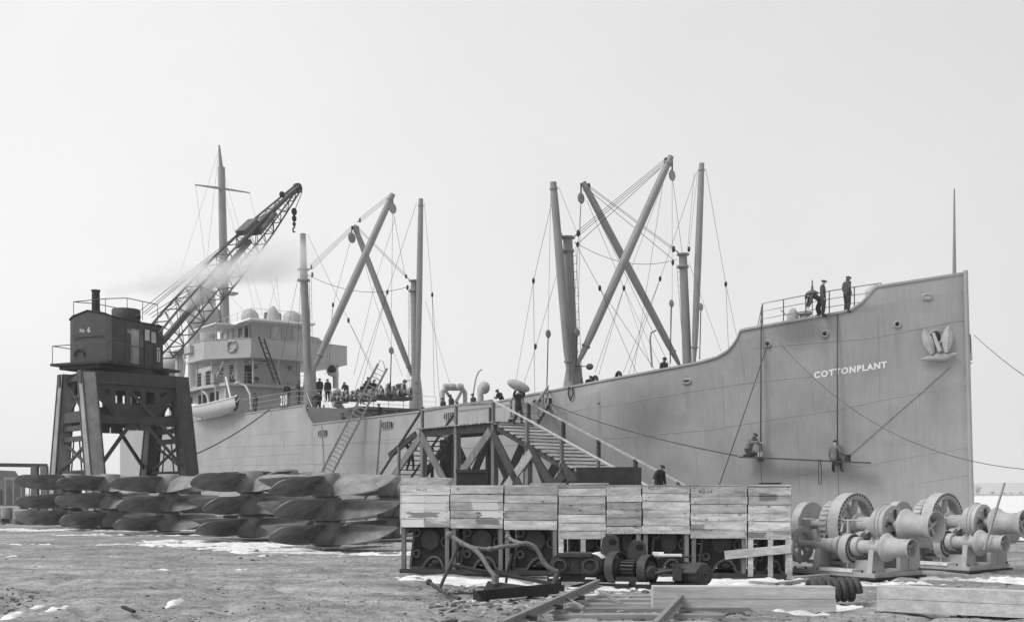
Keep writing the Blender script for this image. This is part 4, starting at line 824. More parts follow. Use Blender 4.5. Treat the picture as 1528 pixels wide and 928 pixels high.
bd0, bd1 = Pt(417.5, 597, 6.72), Pt(430, 597, 6.72); hb_ = Pt(424, 586.5, 6.72).z - Pt(424, 607, 6.72).z
ship_board('number_board', 423.7, 597, abs(bd0.x - bd1.x), hb_, 6.72, 'sign_dark', 'dark board with white number 210 hung on the bridge deck rail', 'sign', '210')
wv = V((WING[2][0] - WING[1][0], WING[2][1] - WING[1][1], 0)).normalized(); nv_ = V((wv.y, -wv.x, 0)); nv_ = nv_ if nv_.y > 0 else -nv_; mid = (V((*WING[1], 0)) * .40 + V((*WING[2], 0)) * .60)
c = s2w(mid.x + nv_.x * .12, mid.y + nv_.y * .12, 16.45); nw = (SHIPM.to_3x3() @ nv_); lbm = MB().torus(c, .52, .13, nw, 24, 10)
lbo = single('lifebuoy', lbm, MT['canvas'], 'round lifebuoy hung on the bridge wing screen', 'lifebuoy', c, None, True)
mbx = MB()
for k in range(4): a = PI / 4 + k * PI / 2; x, y, d = frame_of(nw); mbx.torus((x * math.cos(a) + y * math.sin(a)) * .52, .145, .03, (x * -math.sin(a) + y * math.cos(a)), 10, 5)
mbx.build('band', MT['iron_dark'], lbo)
def anchor(px, py, sg, label):
    c = hullpt(px, py); b0 = half(c.x, c.z); e = .05; tx = V((e, half(c.x + e, c.z) - b0, 0)).normalized(); up = (V((0, half(c.x, c.z + .3) - b0, .3))).normalized(); n_ = tx.cross(up); n_ = n_ if n_.y > 0 else -n_
    xr = up.cross(n_).normalized()                            # to the viewer's right
    Rm = M((xr, up, n_)).transposed().to_4x4(); mt_ = SHIPM @ (M.Translation(c) @ Rm if sg > 0 else M.Diagonal((1, -1, 1, 1)) @ M.Translation(c) @ Rm)
    if sg < 0: mt_ = SHIPM @ M.Translation((c.x, -c.y, c.z)) @ M((xr * 1, up, n_)).transposed().to_4x4() if False else SHIPM @ M.Translation((c.x, -c.y, c.z)) @ M((V((-xr.x, xr.y, xr.z)), V((up.x, -up.y, up.z)), V((n_.x, -n_.y, n_.z)))).transposed().to_4x4()
    a_ = thing('anchor', label, 'anchor', mtx=mt_ @ M.Diagonal((.80, .92, .9, 1)))
    MB().tube([(-.25, 1.0, .1), (-.12, .55, .22), (.06, .05, .30)], [.10, .11, .13], 10).build('shank', MT['machine_grey'], a_, True)
    for tip, root, s_ in (((-.74, 1.22, .16), (-.36, -.05, .24), -1), ((.56, 1.32, .16), (.40, 0, .24), 1)):
        T, Rr = V(tip), V(root); sd = V((1, 0, 0)); prof = [(0, .12), (.2, .21), (.45, .29), (.7, .26), (.88, .15), (1, .02)]
        mbf = MB().rings([[Rr.lerp(T, f) + sd * h_ + V((0, 0, .0)), Rr.lerp(T, f) + V((0, 0, .12 * (1 - f) + .05)), Rr.lerp(T, f) - sd * h_, Rr.lerp(T, f) - V((0, 0, .05))] for f, h_ in prof]); mbf.build('fluke', MT['machine_grey'], a_, True, ang=30)
    mbc = MB().rings([[V((x, y - d_ * .62, .12)), V((x, y - d_ * .25, .36 - abs(x) * .16)), V((x, y + d_ * .35, .36 - abs(x) * .16)), V((x, y + d_ * .62, .12))] for x, y, d_ in ((-1.0, -.26, .05), (-.55, -.22, .20), (-.2, -.2, .30), (.12, -.2, .34), (.45, -.18, .28), (.75, -.12, .17), (1.0, -.06, .04))]); mbc.build('crown', MT['machine_grey'], a_, True, ang=35)
    MB().lathe([(.42, 0), (.36, .10), (.29, .05), (.26, .01)], (-.1, .78, .0), (0, 0, 1), 20, False).build('hawse_pipe', MT['hull_paint'], a_, True); MB().lathe([(.30, 0), (.02, .01)], (-.1, .78, .03), (0, 0, 1), 16).build('hawse_opening', MT['iron_dark'], a_)
    return a_
anchor(1400, 527, 1, 'pale stockless anchor drawn up in the hawse below the bow chock'); anchor(1400, 533, -1, 'anchor on the far side of the bow, only its edge showing past the stem')
# ---------------------------------------------------------------- painters' stage slung over the bow
g0, g1 = hullpt(1104, 681.5, .62), hullpt(1298, 690.5, .62); G0, G1 = s2w(*g0), s2w(*g1)
stg = thing('painting_stage', 'long plank stage slung by ropes over the ship side under the name', 'scaffold', G0); plank('stage_plank', stg, G0, G1, .34, .07, MT['wood_dark'])
for px, pt in ((1137, 459), (1252, 469)):
    f = (px - 1104) / 194; q = G0.lerp(G1, f); top = s2w(*hullpt(px - (1 if px < 1200 else 2.5), pt, .06)); wdv = (G1 - G0).normalized().cross(V((0, 0, 1))) * .2
    for k in (-1, 1): MB().tube([top, q + wdv * k * .2 + V((0, 0, 1.0)), q + wdv * k], .025, 5).build('stage_rope', MT['rope'], stg, False, True)
    MB().ell(q + V((0, 0, -.1)), .18, .12, .1, 8, 5).build('lashing', MT['rope'], stg, True, True)
    MB().tube([q, s2w(*hullpt(px + 1, 770, .2))], .014, 4).build('rope_tail', MT['wire'], stg, False, True)
f = (1224 - 1104) / 194; q = G0.lerp(G1, f); MB().tube([q + V((.02, 0, .05)), q + V((0, 0, -.6)), q + V((.02, 0, -1.1)), q + V((.12, 0, -1.15)), q + V((.16, 0, -.5)), q + V((.1, 0, .05))], .02, 5).build('rope_bight', MT['rope'], stg, False, True)
for px, pose, lab, face, dz in ((1121, 'kneel', 'painter kneeling on the left end of the slung stage', None, .0), (1247, 'sit', 'painter seated on the slung stage with his back turned, legs hanging', None, 0)):
    q = G0.lerp(G1, (px - 1104) / 194) + V((0, 0, .035)); fc_ = (-(UX), -(UY)) if pose == 'kneel' else (-NX, -NY)
    person(pose, q + V((0, 0, dz)), fc_, lab, None, 'cap', 'cloth_pale', 1.06)
q = G0.lerp(G1, (1127 - 1104) / 194) + V((0, 0, .035)); k_ = single('paint_bucket', MB().lathe([(.10, 0), (.12, .24), (.11, .24), (.09, .03)], q + V((.25, -.15, 0)), (0, 0, 1), 14), MT['white_paint'], 'white paint bucket in front of the kneeling painter', 'bucket', q + V((.25, -.15, 0)))
q = G0.lerp(G1, (1267 - 1104) / 194) + V((0, 0, .04)); single('paint_can', MB().lathe([(.13, 0), (.13, .3), (.12, .3), (.12, .04)], q, (0, 0, 1), 14), MT['iron_dark'], 'dark paint can right of the seated painter', 'can', q)
# ---------------------------------------------------------------- mooring lines
def line(name, a, b, r, label, sag=0., m='rope', N=14):
    a, b = V(a), V(b); pts = [a.lerp(b, i / N) - V((0, 0, 4 * sag * (i / N) * (1 - i / N))) for i in range(N + 1)]
    return single(name, MB().tube(pts, r, 5), MT[m], label, 'rope', a)
line('mooring_rope', s2w(*Pt(402, 611, 6.75)), at(288, 679, 92), .055, 'dark mooring rope running down from the 210 board rail to the crane leg', .3)
line('mooring_rope', s2w(*hullpt(823, 603, .05)), at(1100, 680, 42), .026, 'mooring rope from the big freeing port down past the ramp rails', .25)
line('mooring_rope', s2w(*hullpt(1145, 515, .05)), at(1073, 724, 40), .024, 'taut rope from the first mooring port down behind the crates', .05)
line('mooring_wire', s2w(*hullpt(1163, 511, .05)), at(1560, 702, 34), .013, 'long wire drooping from the forecastle across the bow', 1.4, 'wire', 20)
hp_ = [s2w(*hullpt(1418 - 162 * f, 548 + 142 * f, .025)) for f in np.linspace(0, 1, 14)]
single('mooring_wire', MB().tube(hp_, .009, 4), MT['rope'], 'wire slanting from the anchor to the painting stage', 'rope', hp_[0])
line('mooring_wire', s2w(.3, -1.2, Pt(1441, 495, 0).z), at(1560, 582, 30), .013, 'thin wire leading off right from the far bow', .1, 'wire')
# ---------------------------------------------------------------- long wooden ladder against the ship
lb_ = gnd(455, 768.5); lt_ = s2w(*Pt(571, 546, 5.6)); lad = thing('wooden_ladder', 'long steep wooden ladder leaning against the ship amidships', 'ladder', lb_)
d = (lt_ - lb_).normalized(); sd = d.cross(V((0, -1, .35))).normalized() * .40
for k in (-1, 1): plank('stringer', lad, lb_ + sd * k, lt_ + sd * k, .10, .16, MT['ladder_wood'])
n = 36
for i in range(1, n): p = lb_.lerp(lt_, i / n); plank('rung', lad, p - sd, p + sd, .22, .05, MT['wood_tread'])
p = lb_.lerp(lt_, .985); MB().tube([p - sd * .8, p - sd * .4 + V((0, 0, .55)), p + sd * .4 + V((0, 0, .55)), p + sd * .8], .03, 5).build('hand_hoop', MT['mast_paint'], lad, False, True)
# ---------------------------------------------------------------- timber platform with ramp, stairs and gangway
PO = V((-.87, 55.0, 0)); PM = M(((-UX, -NX, 0, PO.x), (-UY, -NY, 0, PO.y), (0, 0, 1, 0), (0, 0, 0, 1)))   # a towards the bow, w towards the ship
plat = thing('boarding_platform', 'tall timber boarding platform with X braces, ramp and stairs beside the ship', 'platform', mtx=PM)
def pb(a0, w0, z0, a1, w1, z1, wd, h, name, m='wood_frame', up=(0, 0, 1)): return plank(name, plat, (a0, w0, z0), (a1, w1, z1), wd, h, MT[m], up, False)
ZP = 5.28; W_ = 2.0
def zr(a): return ZP if a <= 0 else ZP - .375 * a           # height of the ramp at a
PX_ = [-7, -3.5, 0, 2.9, 5.6, 8.2, 11]
for a in PX_:
    for w_, m in ((0, 'wood_frame'), (W_, 'wood_dark')):  # far posts take darker wood as painted shade
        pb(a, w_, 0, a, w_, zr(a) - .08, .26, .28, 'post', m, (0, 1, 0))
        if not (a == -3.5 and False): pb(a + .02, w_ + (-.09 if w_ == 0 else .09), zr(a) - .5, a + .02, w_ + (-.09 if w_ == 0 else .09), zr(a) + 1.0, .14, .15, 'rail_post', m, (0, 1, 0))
pb(-7.3, -.02, ZP - .27, .35, -.02, ZP - .30, .14, .46, 'beam', 'wood_dark'); pb(-7.3, W_ + .02, ZP - .27, .35, W_ + .02, ZP - .30, .14, .46, 'beam', 'wood_dark')
nd = 20
for i in range(nd): a = -7.2 + 7.3 * i / (nd - 1); pb(a, -.25, ZP - .05, a, W_ + .25, ZP - .05, .30, .06, 'deck_plank', 'wood_tread')
for w_ in (-.02, W_ + .02): pb(.1, w_, ZP - .24, 13.6, w_, zr(13.6) - .24, .14, .34, 'stringer', 'wood_dark')
for i in range(27):
    a = .25 + 13.2 * i / 26; pb(a, -.22, zr(a) - .03, a, W_ + .22, zr(a) - .03, .32, .05, 'tread', 'wood_tread', (.375, 0, 1))
MT['rail_pale'] = wood('rail_pale', .42, 'z', .9, .1, False)[0]
for w_, m in ((-.1, 'rail_pale'), (W_ + .1, 'wood_tread')):
    pb(.0, w_, ZP + 1.03, 13.8, w_, zr(13.8) + 1.0, .10, .07, 'hand_rail', m)
pb(-7.1, -.1, ZP + 1.0, 0, -.1, ZP + 1.03, .09, .12, 'hand_rail', 'wood_tread'); pb(-7.1, W_ + .1, ZP + 1.0, -1.5, W_ + .1, ZP + 1.0, .08, .1, 'hand_rail', 'wood_tread')
# braces: far row darkened in colour for the deck's shade, near row boards crossing in front
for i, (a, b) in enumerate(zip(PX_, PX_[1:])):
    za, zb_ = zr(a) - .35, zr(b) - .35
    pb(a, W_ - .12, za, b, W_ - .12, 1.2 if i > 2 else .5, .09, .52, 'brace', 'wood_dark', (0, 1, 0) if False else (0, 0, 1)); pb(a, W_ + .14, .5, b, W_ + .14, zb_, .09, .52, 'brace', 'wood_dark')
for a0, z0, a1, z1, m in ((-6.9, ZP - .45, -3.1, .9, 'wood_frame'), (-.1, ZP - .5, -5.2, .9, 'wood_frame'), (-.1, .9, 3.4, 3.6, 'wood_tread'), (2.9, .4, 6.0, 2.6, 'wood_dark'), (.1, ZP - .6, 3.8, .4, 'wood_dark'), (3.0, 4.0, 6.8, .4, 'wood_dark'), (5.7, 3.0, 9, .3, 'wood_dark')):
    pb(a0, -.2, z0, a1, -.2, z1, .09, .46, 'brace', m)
pb(-3.6, 1.0, 1.75, .1, 1.0, 1.75, .12, .42, 'cross_beam', 'wood_frame'); pb(-3.6, 1.06, 1.2, .1, 1.06, 1.2, .1, .6, 'sheathing_board', 'wood_dark')
# stairs down on the left (away from the bow)
for w_ in (0, W_): pb(-7.1, w_, ZP - .3, -14.0, w_, .15, .12, .42, 'stringer', 'wood_frame' if w_ == 0 else 'wood_dark')  # far stringer darker, shade put into its colour
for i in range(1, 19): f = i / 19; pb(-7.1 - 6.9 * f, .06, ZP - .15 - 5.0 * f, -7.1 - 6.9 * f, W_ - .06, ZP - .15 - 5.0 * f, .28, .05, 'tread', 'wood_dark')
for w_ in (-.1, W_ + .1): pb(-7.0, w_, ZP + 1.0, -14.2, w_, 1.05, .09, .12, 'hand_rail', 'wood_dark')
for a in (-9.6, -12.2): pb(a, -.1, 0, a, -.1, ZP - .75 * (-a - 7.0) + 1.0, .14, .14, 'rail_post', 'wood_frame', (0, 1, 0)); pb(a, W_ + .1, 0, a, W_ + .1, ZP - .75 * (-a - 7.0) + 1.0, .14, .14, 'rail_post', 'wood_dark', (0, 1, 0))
# gangway from the platform up to the bulwark
gw1 = s2w(*Pt(800, 604, 6.7)); gw0 = PM @ V((-.6, W_ + .2, ZP + .05)); ga = thing('gangway', 'sloping plank gangway with rails from the platform to the ship side', 'gangway', gw0)
dv = (gw1 - gw0); sdv = V((dv.y, -dv.x, 0)).normalized()
for k in (-1, 1): plank('stringer', ga, gw0 + sdv * .75 * k, gw1 + sdv * .75 * k, .1, .25, MT['wood_dark'])
for i in range(20): p = gw0.lerp(gw1, (i + .5) / 20) + V((0, 0, .14)); plank('deck_plank', ga, p - sdv * .8, p + sdv * .8, .30, .05, MT['wood_tread'])
for k in (-1, 1):
    u_ = V((0, 0, 1.1)); plank('hand_rail', ga, gw0 + sdv * .72 * k + u_, gw1 + sdv * .72 * k + u_, .08, .12, MT['wood_tread'])
    for f in (.1, .5, .92): p = gw0.lerp(gw1, f) + sdv * .72 * k; plank('rail_post', ga, p, p + u_, .12, .12, MT['wood_frame'], (0, 1, 0))
# people on the platform, ramp and stairs
p = gw0 + V((.3, -1.1, .0)); sk_ = person('sack', PM @ V((.5, 1.1, zr(.5) + .03)), (-UX, -UY), 'man stepping onto the ramp with a full sack across his shoulders')
sp = PM @ V((.5, 1.1, zr(.5) + 1.9)); single('grain_sack', MB().ell(sp + V((0, 0, .08)), .62, .30, .26, 14, 9, M.Rotation(math.radians(22), 3, 'Y')), MT['canvas'], 'pale stuffed sack carried on a man\'s shoulders above the ramp', 'sack', sp - V((0, 0, .2)), None, True)
person('ramp', PM @ V((11.0, .95, zr(11) + .03)), (-UX * 1, -UY * 1), 'man in cap coming down the foot of the ramp holding the near rail')
zst = lambda a: ZP - .15 - 5.0 * (-7.1 - a) / 6.9
person('carry', PM @ V((-10.2, 1.0, zst(-10.2) + .05)), (-UX, -UY), 'man climbing the left stairs with a heavy plank on his shoulder')
pm_ = PM @ V((-10.2, .62, zst(-10.2) + 1.62)); pa, pb_ = pm_ + V((-1.0, 1.0, -.62)), pm_ + V((.72, -.9, .55)); pt_ = thing('carried_plank', 'dark plank carried aslant on a man\'s shoulder on the stairs', 'plank', pa); plank('board', pt_, pa, pb_, .12, .34, MT['wood_dark'])
# dark tanks standing behind the platform
def tank(px0, px1, py_top, Y, label, m='iron_dark'):
    a, b = at(px0, py_top, Y), at(px1, py_top, Y); r = (b.x - a.x) / 2; c = V(((a.x + b.x) / 2, Y, 0)); h = a.z
    t_ = thing('iron_tank', label, 'tank', c); MB().lathe([(r, 0), (r, h - .15), (r * .93, h)], (0, 0, 0), (0, 0, 1), 20).build('shell', MT[m], t_, True)
    for f in (.25, .6, .93): MB().lathe([(r + .01, -.05), (r + .03, 0), (r + .01, .05)], (0, 0, h * f), (0, 0, 1), 20).build('hoop', MT[m], t_)
    MB().lathe([(r * .3, 0), (r * .3, .12)], (0, 0, h), (0, 0, 1), 12).build('manhole', MT[m], t_)
tank(656, 675, 656, 64, 'tall dark iron tank seen through the left bay of the timber platform')
# ---------------------------------------------------------------- steam gantry crane
CC = V((-25.99, 73.54, 0)); CR = math.atan2(.656, .755)
crane = thing('gantry_crane', 'dark steam crane number 6 on a trestle gantry with lattice jib over the ship', 'crane', CC, CR)
CM = ROOT[crane.name]
def cb(mb, name, m='crane_paint', parent=None, smooth=False): return mb.build(name, MT[m], parent or crane, smooth)
ZG = 9.5
def leg(x, y0, y1, name='leg'):
    """box column of a leg, spreading towards the ground"""
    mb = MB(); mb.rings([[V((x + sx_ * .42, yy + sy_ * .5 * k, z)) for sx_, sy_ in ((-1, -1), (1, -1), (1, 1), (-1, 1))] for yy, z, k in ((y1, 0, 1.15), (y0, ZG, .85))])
    o_ = cb(mb, name, 'crane_light' if x < 0 else 'crane_paint')  # left legs in a paler tone: their sunlit look put into the colour
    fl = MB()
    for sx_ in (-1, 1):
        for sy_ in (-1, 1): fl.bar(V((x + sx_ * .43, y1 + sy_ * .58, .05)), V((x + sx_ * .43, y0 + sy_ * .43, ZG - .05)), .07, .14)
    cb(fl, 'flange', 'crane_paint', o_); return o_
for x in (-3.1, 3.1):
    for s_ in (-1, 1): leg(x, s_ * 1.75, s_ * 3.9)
    yy = lambda z: 3.9 + (1.75 - 3.9) * z / ZG
    for z0, z1 in ((.6, 2.9), (3.0, 5.2), (5.9, 9.1)):
        for a, b in ((-1, 1), (1, -1)): cb(MB().bar(V((x, a * yy(z0), z0)), V((x, b * yy(z1), z1)), .12, .16), 'lattice_brace')
        for zz_ in (z0, z1): cb(MB().bar(V((x, -yy(zz_), zz_)), V((x, yy(zz_), zz_)), .3, .32), 'leg_tie')
        for k in (-.3, .3): cb(MB().bar(V((x, k * yy(z0), z0)), V((x, k * .6 * yy(z1), z1)), .07, .09), 'lattice_bar')
    cb(MB().box((x, 0, 6.6), (.5, 3.2, .7)), 'leg_tie')
    for s_ in (-1, 1): cb(MB().box((x, s_ * 3.9, .25), (2.2, .7, .5)), 'wheel_bogie', 'iron_dark')
for s_ in (-1, 1):                                           # side girders, plated with trapezoid openings
    y = s_ * 1.95; g_ = cb(MB().box((0, y, ZG - .4), (7.2, .5, .8)), 'girder')
    yb = s_ * 2.35
    cb(MB().box((0, yb, 6.42), (6.6, .45, .5)), 'bottom_chord', 'crane_paint')
    for k in (-1, 1): cb(MB().bar(V((k * 3.0, y, 8.75)), V((k * .95, y, 6.75)), .62, .18, (0, 1, 0)), 'girder_diagonal')
    for xx in (-1.5, -.5, .5, 1.5): cb(MB().bar(V((xx, y, 8.8)), V((xx, y, 7.2)), .34, .22, (0, 1, 0)), 'girder_post')
    cb(MB().prism([(-1.75, 7.5), (1.75, 7.5), (.95, 6.66), (-.95, 6.66)], .2, M(((1, 0, 0, 0), (0, 0, 1, y - .1), (0, 1, 0, 0), (0, 0, 0, 1)))), 'girder_plate'); cb(MB().box((0, y, 8.55), (5.2, .2, .4)), 'girder_plate')
    for a, b in ((-1, 1), (1, -1)): cb(MB().bar(V((a * .4, yb, 6.3)), V((a * 2.9, yb + s_ * .9, 3.2)), .16, .2), 'knee_brace'); cb(MB().box((a * .45, yb, 6.05), (.75, .3, .55)), 'gusset')
cb(MB().bar(V((-.6, -2.0, 8.6)), V((2.9, -2.9, 4.6)), .14, .22), 'cable_strut')
cb(MB().box((0, 0, ZG - .25), (6.0, 3.6, .5)), 'deck_frame', 'iron_dark'); cb(MB().lathe([(2.0, ZG), (2.0, ZG + .3), (1.85, ZG + .55)], (0, 0, 0), (0, 0, 1), 28), 'slew_ring', 'iron_dark', None, True)
HO = M.Rotation(-CR, 4, 'Z') @ M.Translation((-.63, .28, ZG + .55)) @ M.Rotation(math.radians(65), 4, 'Z')    # house frame: x along the jib
def hb_(mb, name, m='crane_paint', parent=None, smooth=False):
    mb.v = [tuple(HO @ V(a)) for a in mb.v]; return cb(mb, name, m, parent, smooth)
LX, WY, HZ = 2.3, 2.0, 3.2
hb_(MB().box((-.1, -.2, -.02), (6.6, 5.0, .16)), 'platform_deck', 'iron_dark'); hb_(MB().box((0, 0, -.2), (6.4, 3.4, .3)), 'platform_beam', 'iron_dark')
# boiler house: rounded after end under a cambered roof
n = 13; oct_ = [(-LX - .55 * math.cos(a) * 1 + .55, WY * math.sin(a)) for a in np.linspace(-PI / 2, PI / 2, n)]; plan = [(LX, -WY)] + [(x if True else x, y) for x, y in oct_] + [(LX, WY)]
plan = [(LX, -WY), (-LX + .5, -WY), (-LX + .12, -WY + .18), (-LX, -WY + .6), (-LX - .1, 0), (-LX, WY - .6), (-LX + .12, WY - .18), (-LX + .5, WY), (LX, WY)]
mb = MB(); mb.rings([[V((x, y, z + (0 if z < 1 else .55 * (1 - (y / WY) ** 2)))) for x, y in plan] for z in (0.06, HZ - .25)])
house = hb_(mb, 'engine_house', 'crane_paint')
mb = MB(); mb.rings([[V((x * 1.03, y * 1.03, HZ - .24 + .55 * (1 - (y / WY) ** 2) + dz)) for x, y in plan] for dz in (0, .06)]); hb_(mb, 'roof', 'iron_dark', house)
for i, (xa, xb) in enumerate(((-1.2, -1.12), (-.1, -.02), (.55, .62), (1.4, 1.46))): hb_(MB().box(((xa + xb) / 2, -WY - .02, 1.4), (.07, .05, 2.6)), 'seam_strip', 'crane_paint', house)
hb_(MB().box((-.2, -WY - .02, 1.85), (4.2, .04, .06)), 'seam_strip', 'crane_paint', house); hb_(MB().bar(V((-LX - .13, -1.3, 1.85)), V((-LX - .13, 1.3, 1.85)), .05, .06), 'seam_strip', 'crane_paint', house)
def hwin(x, z, w_, h_, m='pale_fill'):
    o_ = hb_(MB().box((x, -WY - .015, z), (w_ + .12, .07, h_ + .12)), 'window', 'crane_paint', house); mbp = MB().box((x, -WY - .06, z), (w_, .02, h_)); hb_(mbp, 'pane', m, o_)
hwin(.75, 2.2, .42, .72); hwin(1.35, 2.12, .42, .72); hwin(.22, 1.75, .26, .8, 'glass'); hwin(2.0 - .2, 1.0, .3, .95)
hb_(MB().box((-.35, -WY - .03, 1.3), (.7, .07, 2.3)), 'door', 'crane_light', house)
hb_(MB().torus((-LX - .12, .75, .6), .42, .07, (1, 0, 0), 14, 6, (0, PI)), 'fire_door_arch', 'iron_dark', house)
MT['stencil_white'] = simple('stencil_white', .55, .8, .2, 9)
def htext(txt, org, ux, h_, w_):
    o_, u_ = V(org), V(ux); ob = text_part(txt, 'lettering', house, lambda u, v: HO @ (o_ + u_ * w_ * u + V((0, 0, h_ * v))), MT['stencil_white'], .02); return ob
htext('No', (-LX - .11, .72, 2.12), (0, -1, 0), .26, .42); htext('6', (-LX - .12, .05, 2.08), (0, -1, 0), .36, .28); htext('No', (-1.32 + .3, -WY - .06, 2.1), (1, 0, 0), .26, .36); htext('6', (-.42, -WY - .08, 2.05), (1, 0, 0), .36, .22)
ck = MB().lathe([(.27, 0), (.25, 1.6), (.29, 1.62), (.29, 1.72), (.2, 1.72)], (-1.5, .25, HZ + .1), (0, 0, 1), 16); hb_(ck, 'chimney', 'iron_dark', house, True); hb_(MB().lathe([(.42, 0), (.3, .25)], (-1.5, .25, HZ + .2), (0, 0, 1), 16), 'chimney_base', 'iron_dark', house)
hb_(MB().lathe([(.95, 0), (.95, .85), (.9, .95), (.03, 1.0)], (1.25, .3, HZ), (0, 0, 1), 20), 'water_tank', 'crane_paint', house, True)
for (x, y), k in (((.8, -1.2), .2), ((-.5, .9), .15)): hb_(MB().ell((x, y, HZ + .3), k, k, k * .8, 8, 6), 'roof_vent', 'iron_dark', house)
def hrail(pts, h, name='guard_rail'):
    mb = MB(); pts = [V(p) for p in pts]; mb.tube([p + V((0, 0, h)) for p in pts], .03, 4)
    for p in pts: mb.tube([p, p + V((0, 0, h))], .03, 4)
    hb_(mb, name, 'wire')
hrail([(3.1, -2.62, .06), (1.2, -2.62, .06), (-1.2, -2.62, .06), (-3.3, -2.6, .06), (-3.3, 0, .06), (-3.3, 2.2, .06), (0, 2.2, .06)], 1.15)
hrail([(2.0, -1.8, HZ), (.6, -1.8, HZ), (-.8, -1.8, HZ), (-2.1, -1.2, HZ - .2), (-2.1, 1.6, HZ - .2), (0, 1.7, HZ), (2, 1.7, HZ)], 1.25)
# lattice jib
JF, JT = at(236, 517, 75.2), at(444, 281, 89); jd = (JT - JF).normalized(); jx, jy, _ = frame_of(jd)              # jx level, jy up across
iv = CM.inverted(); JW = lambda p: iv @ p
Lj = (JT - JF).length; NP = 15
def sec(f): hh = np.interp(f, [0, .12, .5, .75, 1], [1.0, 1.1, .98, .72, .2]); ww = np.interp(f, [0, .5, 1], [.7, .65, .22]); return hh, ww
def jp(f, a, b): hh, ww = sec(f); return JW(JF + jd * Lj * f + jx * ww * a + jy * hh * b)
for a in (-1, 1):
    for b in (-1, 1): cb(MB().tube([jp(f, a, b) for f in np.linspace(0, 1, NP + 1)], .085 if b > 0 else .07, 5), 'jib_chord', 'jib_paint')
for i in range(NP):
    f0, f1 = i / NP, (i + 1) / NP; mb = MB()
    for a in (-1, 1): mb.tube([jp(f0, a, -1), jp(f1, a, 1)] if (i + (a > 0)) % 2 else [jp(f0, a, 1), jp(f1, a, -1)], .035, 4); mb.tube([jp(f0, a, -1), jp(f0, a, 1)], .035, 4)
    for b in (-1, 1): mb.tube([jp(f0, -1, b), jp(f1, 1, b)], .04, 4); mb.tube([jp(f0, -1, b), jp(f0, 1, b)], .04, 4)
    cb(mb, 'jib_lacing', 'jib_paint')
cb(MB().bar(jp(.02, 0, 0), jp(.62, 0, .1), .30, .34), 'jib_spine', 'jib_paint'); cb(MB().bar(jp(.55, 0, .6), jp(.98, 0, .5), .22, .3), 'jib_spine', 'jib_paint')
cb(MB().bar(jp(.60, 0, 1.25), jp(.69, 0, 1.25), .9, .35), 'sheave_bracket', 'jib_paint'); cb(MB().bar(jp(.66, 0, .2), jp(.79, 0, .4), 1.3, .2), 'jib_platform', 'jib_paint')
hd_ = jp(1.0, 0, 0); cb(MB().lathe([(.38, -.2), (.42, 0), (.38, .2)], hd_, CM.to_3x3().inverted() @ jx, 16), 'head_sheave', 'iron_dark')
for f in (.9,): cb(MB().ell(jp(f, 0, 1.6), .25, .2, .25, 8, 6), 'lamp', 'iron_dark')
hk = JW(at(439, 316, 88.6)); cb(MB().tube([hd_ + V((.2, -.4, -.3)), hk], .03, 4), 'hoist_cable', 'rope')
for dz, r in ((0, .26), (-.55, .22), (-1.0, .16)): cb(MB().ell(hk - V((0, 0, -dz)) if False else hk + V((0, 0, dz)), r, r * .7, r * 1.2, 8, 6), 'hook_block', 'iron_dark')
cb(MB().torus(hk - V((0, 0, 1.45)), .2, .06, (1, 0, 0), 12, 6, (-2.2, 2.2)), 'hook', 'iron_dark')
for (x0, y0), (x1, y1), d0, d1 in (((212, 468), (372, 338), 74.5, 84), ((216, 469), (376, 336), 74.8, 84), ((222, 470), (330, 402), 75, 81), ((226, 474), (340, 400), 75.2, 81.2), ((232, 478), (300, 425), 75.4, 79), ((206, 466), (444, 280), 74.3, 88.8)):
    cb(MB().tube([JW(at(x0, y0, d0)), JW(at(x1, y1, d1))], .022, 4), 'luffing_cable', 'rope')
# ---------------------------------------------------------------- stacked propellers
def prop_meshes(R=2.42, hub_h=.755):
    hub = MB().lathe([(.34, 0), (.46, .05), (.50, .3), (.47, .52), (.41, hub_h - .04), (.38, hub_h - .01), (.20, hub_h), (.20, hub_h - .1)], (0, 0, 0), (0, 0, 1), 24).mesh('prop_hub', True, 50)
    mb = MB(); NR, NC = 20, 10; top, bot = [], []
    for i in range(NR + 1):
        f = 1 - (1 - i / NR) ** 1.8; r = .26 + (R - .26) * f; g_ = f
        ch = 1.26 * (max(0, 1 - max(0, (g_ - .58) / .42) ** 3.4)) ** .5 * (.66 + .34 * math.sin(min(g_ / .52, 1) * PI / 2)) + (.02 if i == NR else 0)
        th = math.radians(40 - 17 * min(1, f / .75) ** .8); zc = hub_h * .47 + .05 * f * f; rt, rb = [], []
        for j in range(NC + 1):
            c = (j / NC - .5); u = c * ch + .30 * max(0, 1.30 - ch) * min(1, max(0, (f - .45) / .3)); tk = (.115 * (1 - f) + .016) * (1 - (2 * c) ** 2) + .007; cam_ = .05 * ch * (1 - (2 * c) ** 2)
            ang = u * math.cos(th) / max(r, .5); y = math.sin(ang) * r; x = math.cos(ang) * r if r > .5 else r
            z = zc + u * math.sin(th)
            nz = math.cos(th); ny = -math.sin(th)
            rt.append(V((x, y + ny * (tk + cam_), z + nz * (tk + cam_)))); rb.append(V((x, y + ny * (cam_ - tk * .2), z + nz * (cam_ - tk * .2))))
        top.append(rt); bot.append(rb)
    mb.rings([t_ + list(reversed(b_)) for t_, b_ in zip(top, bot)], True, True)
    bl = mb.mesh('prop_blade', True, 55)
    for me in (hub, bl): me.materials.append(MT['bronze'])
    return hub, bl
PH, PB = prop_meshes()
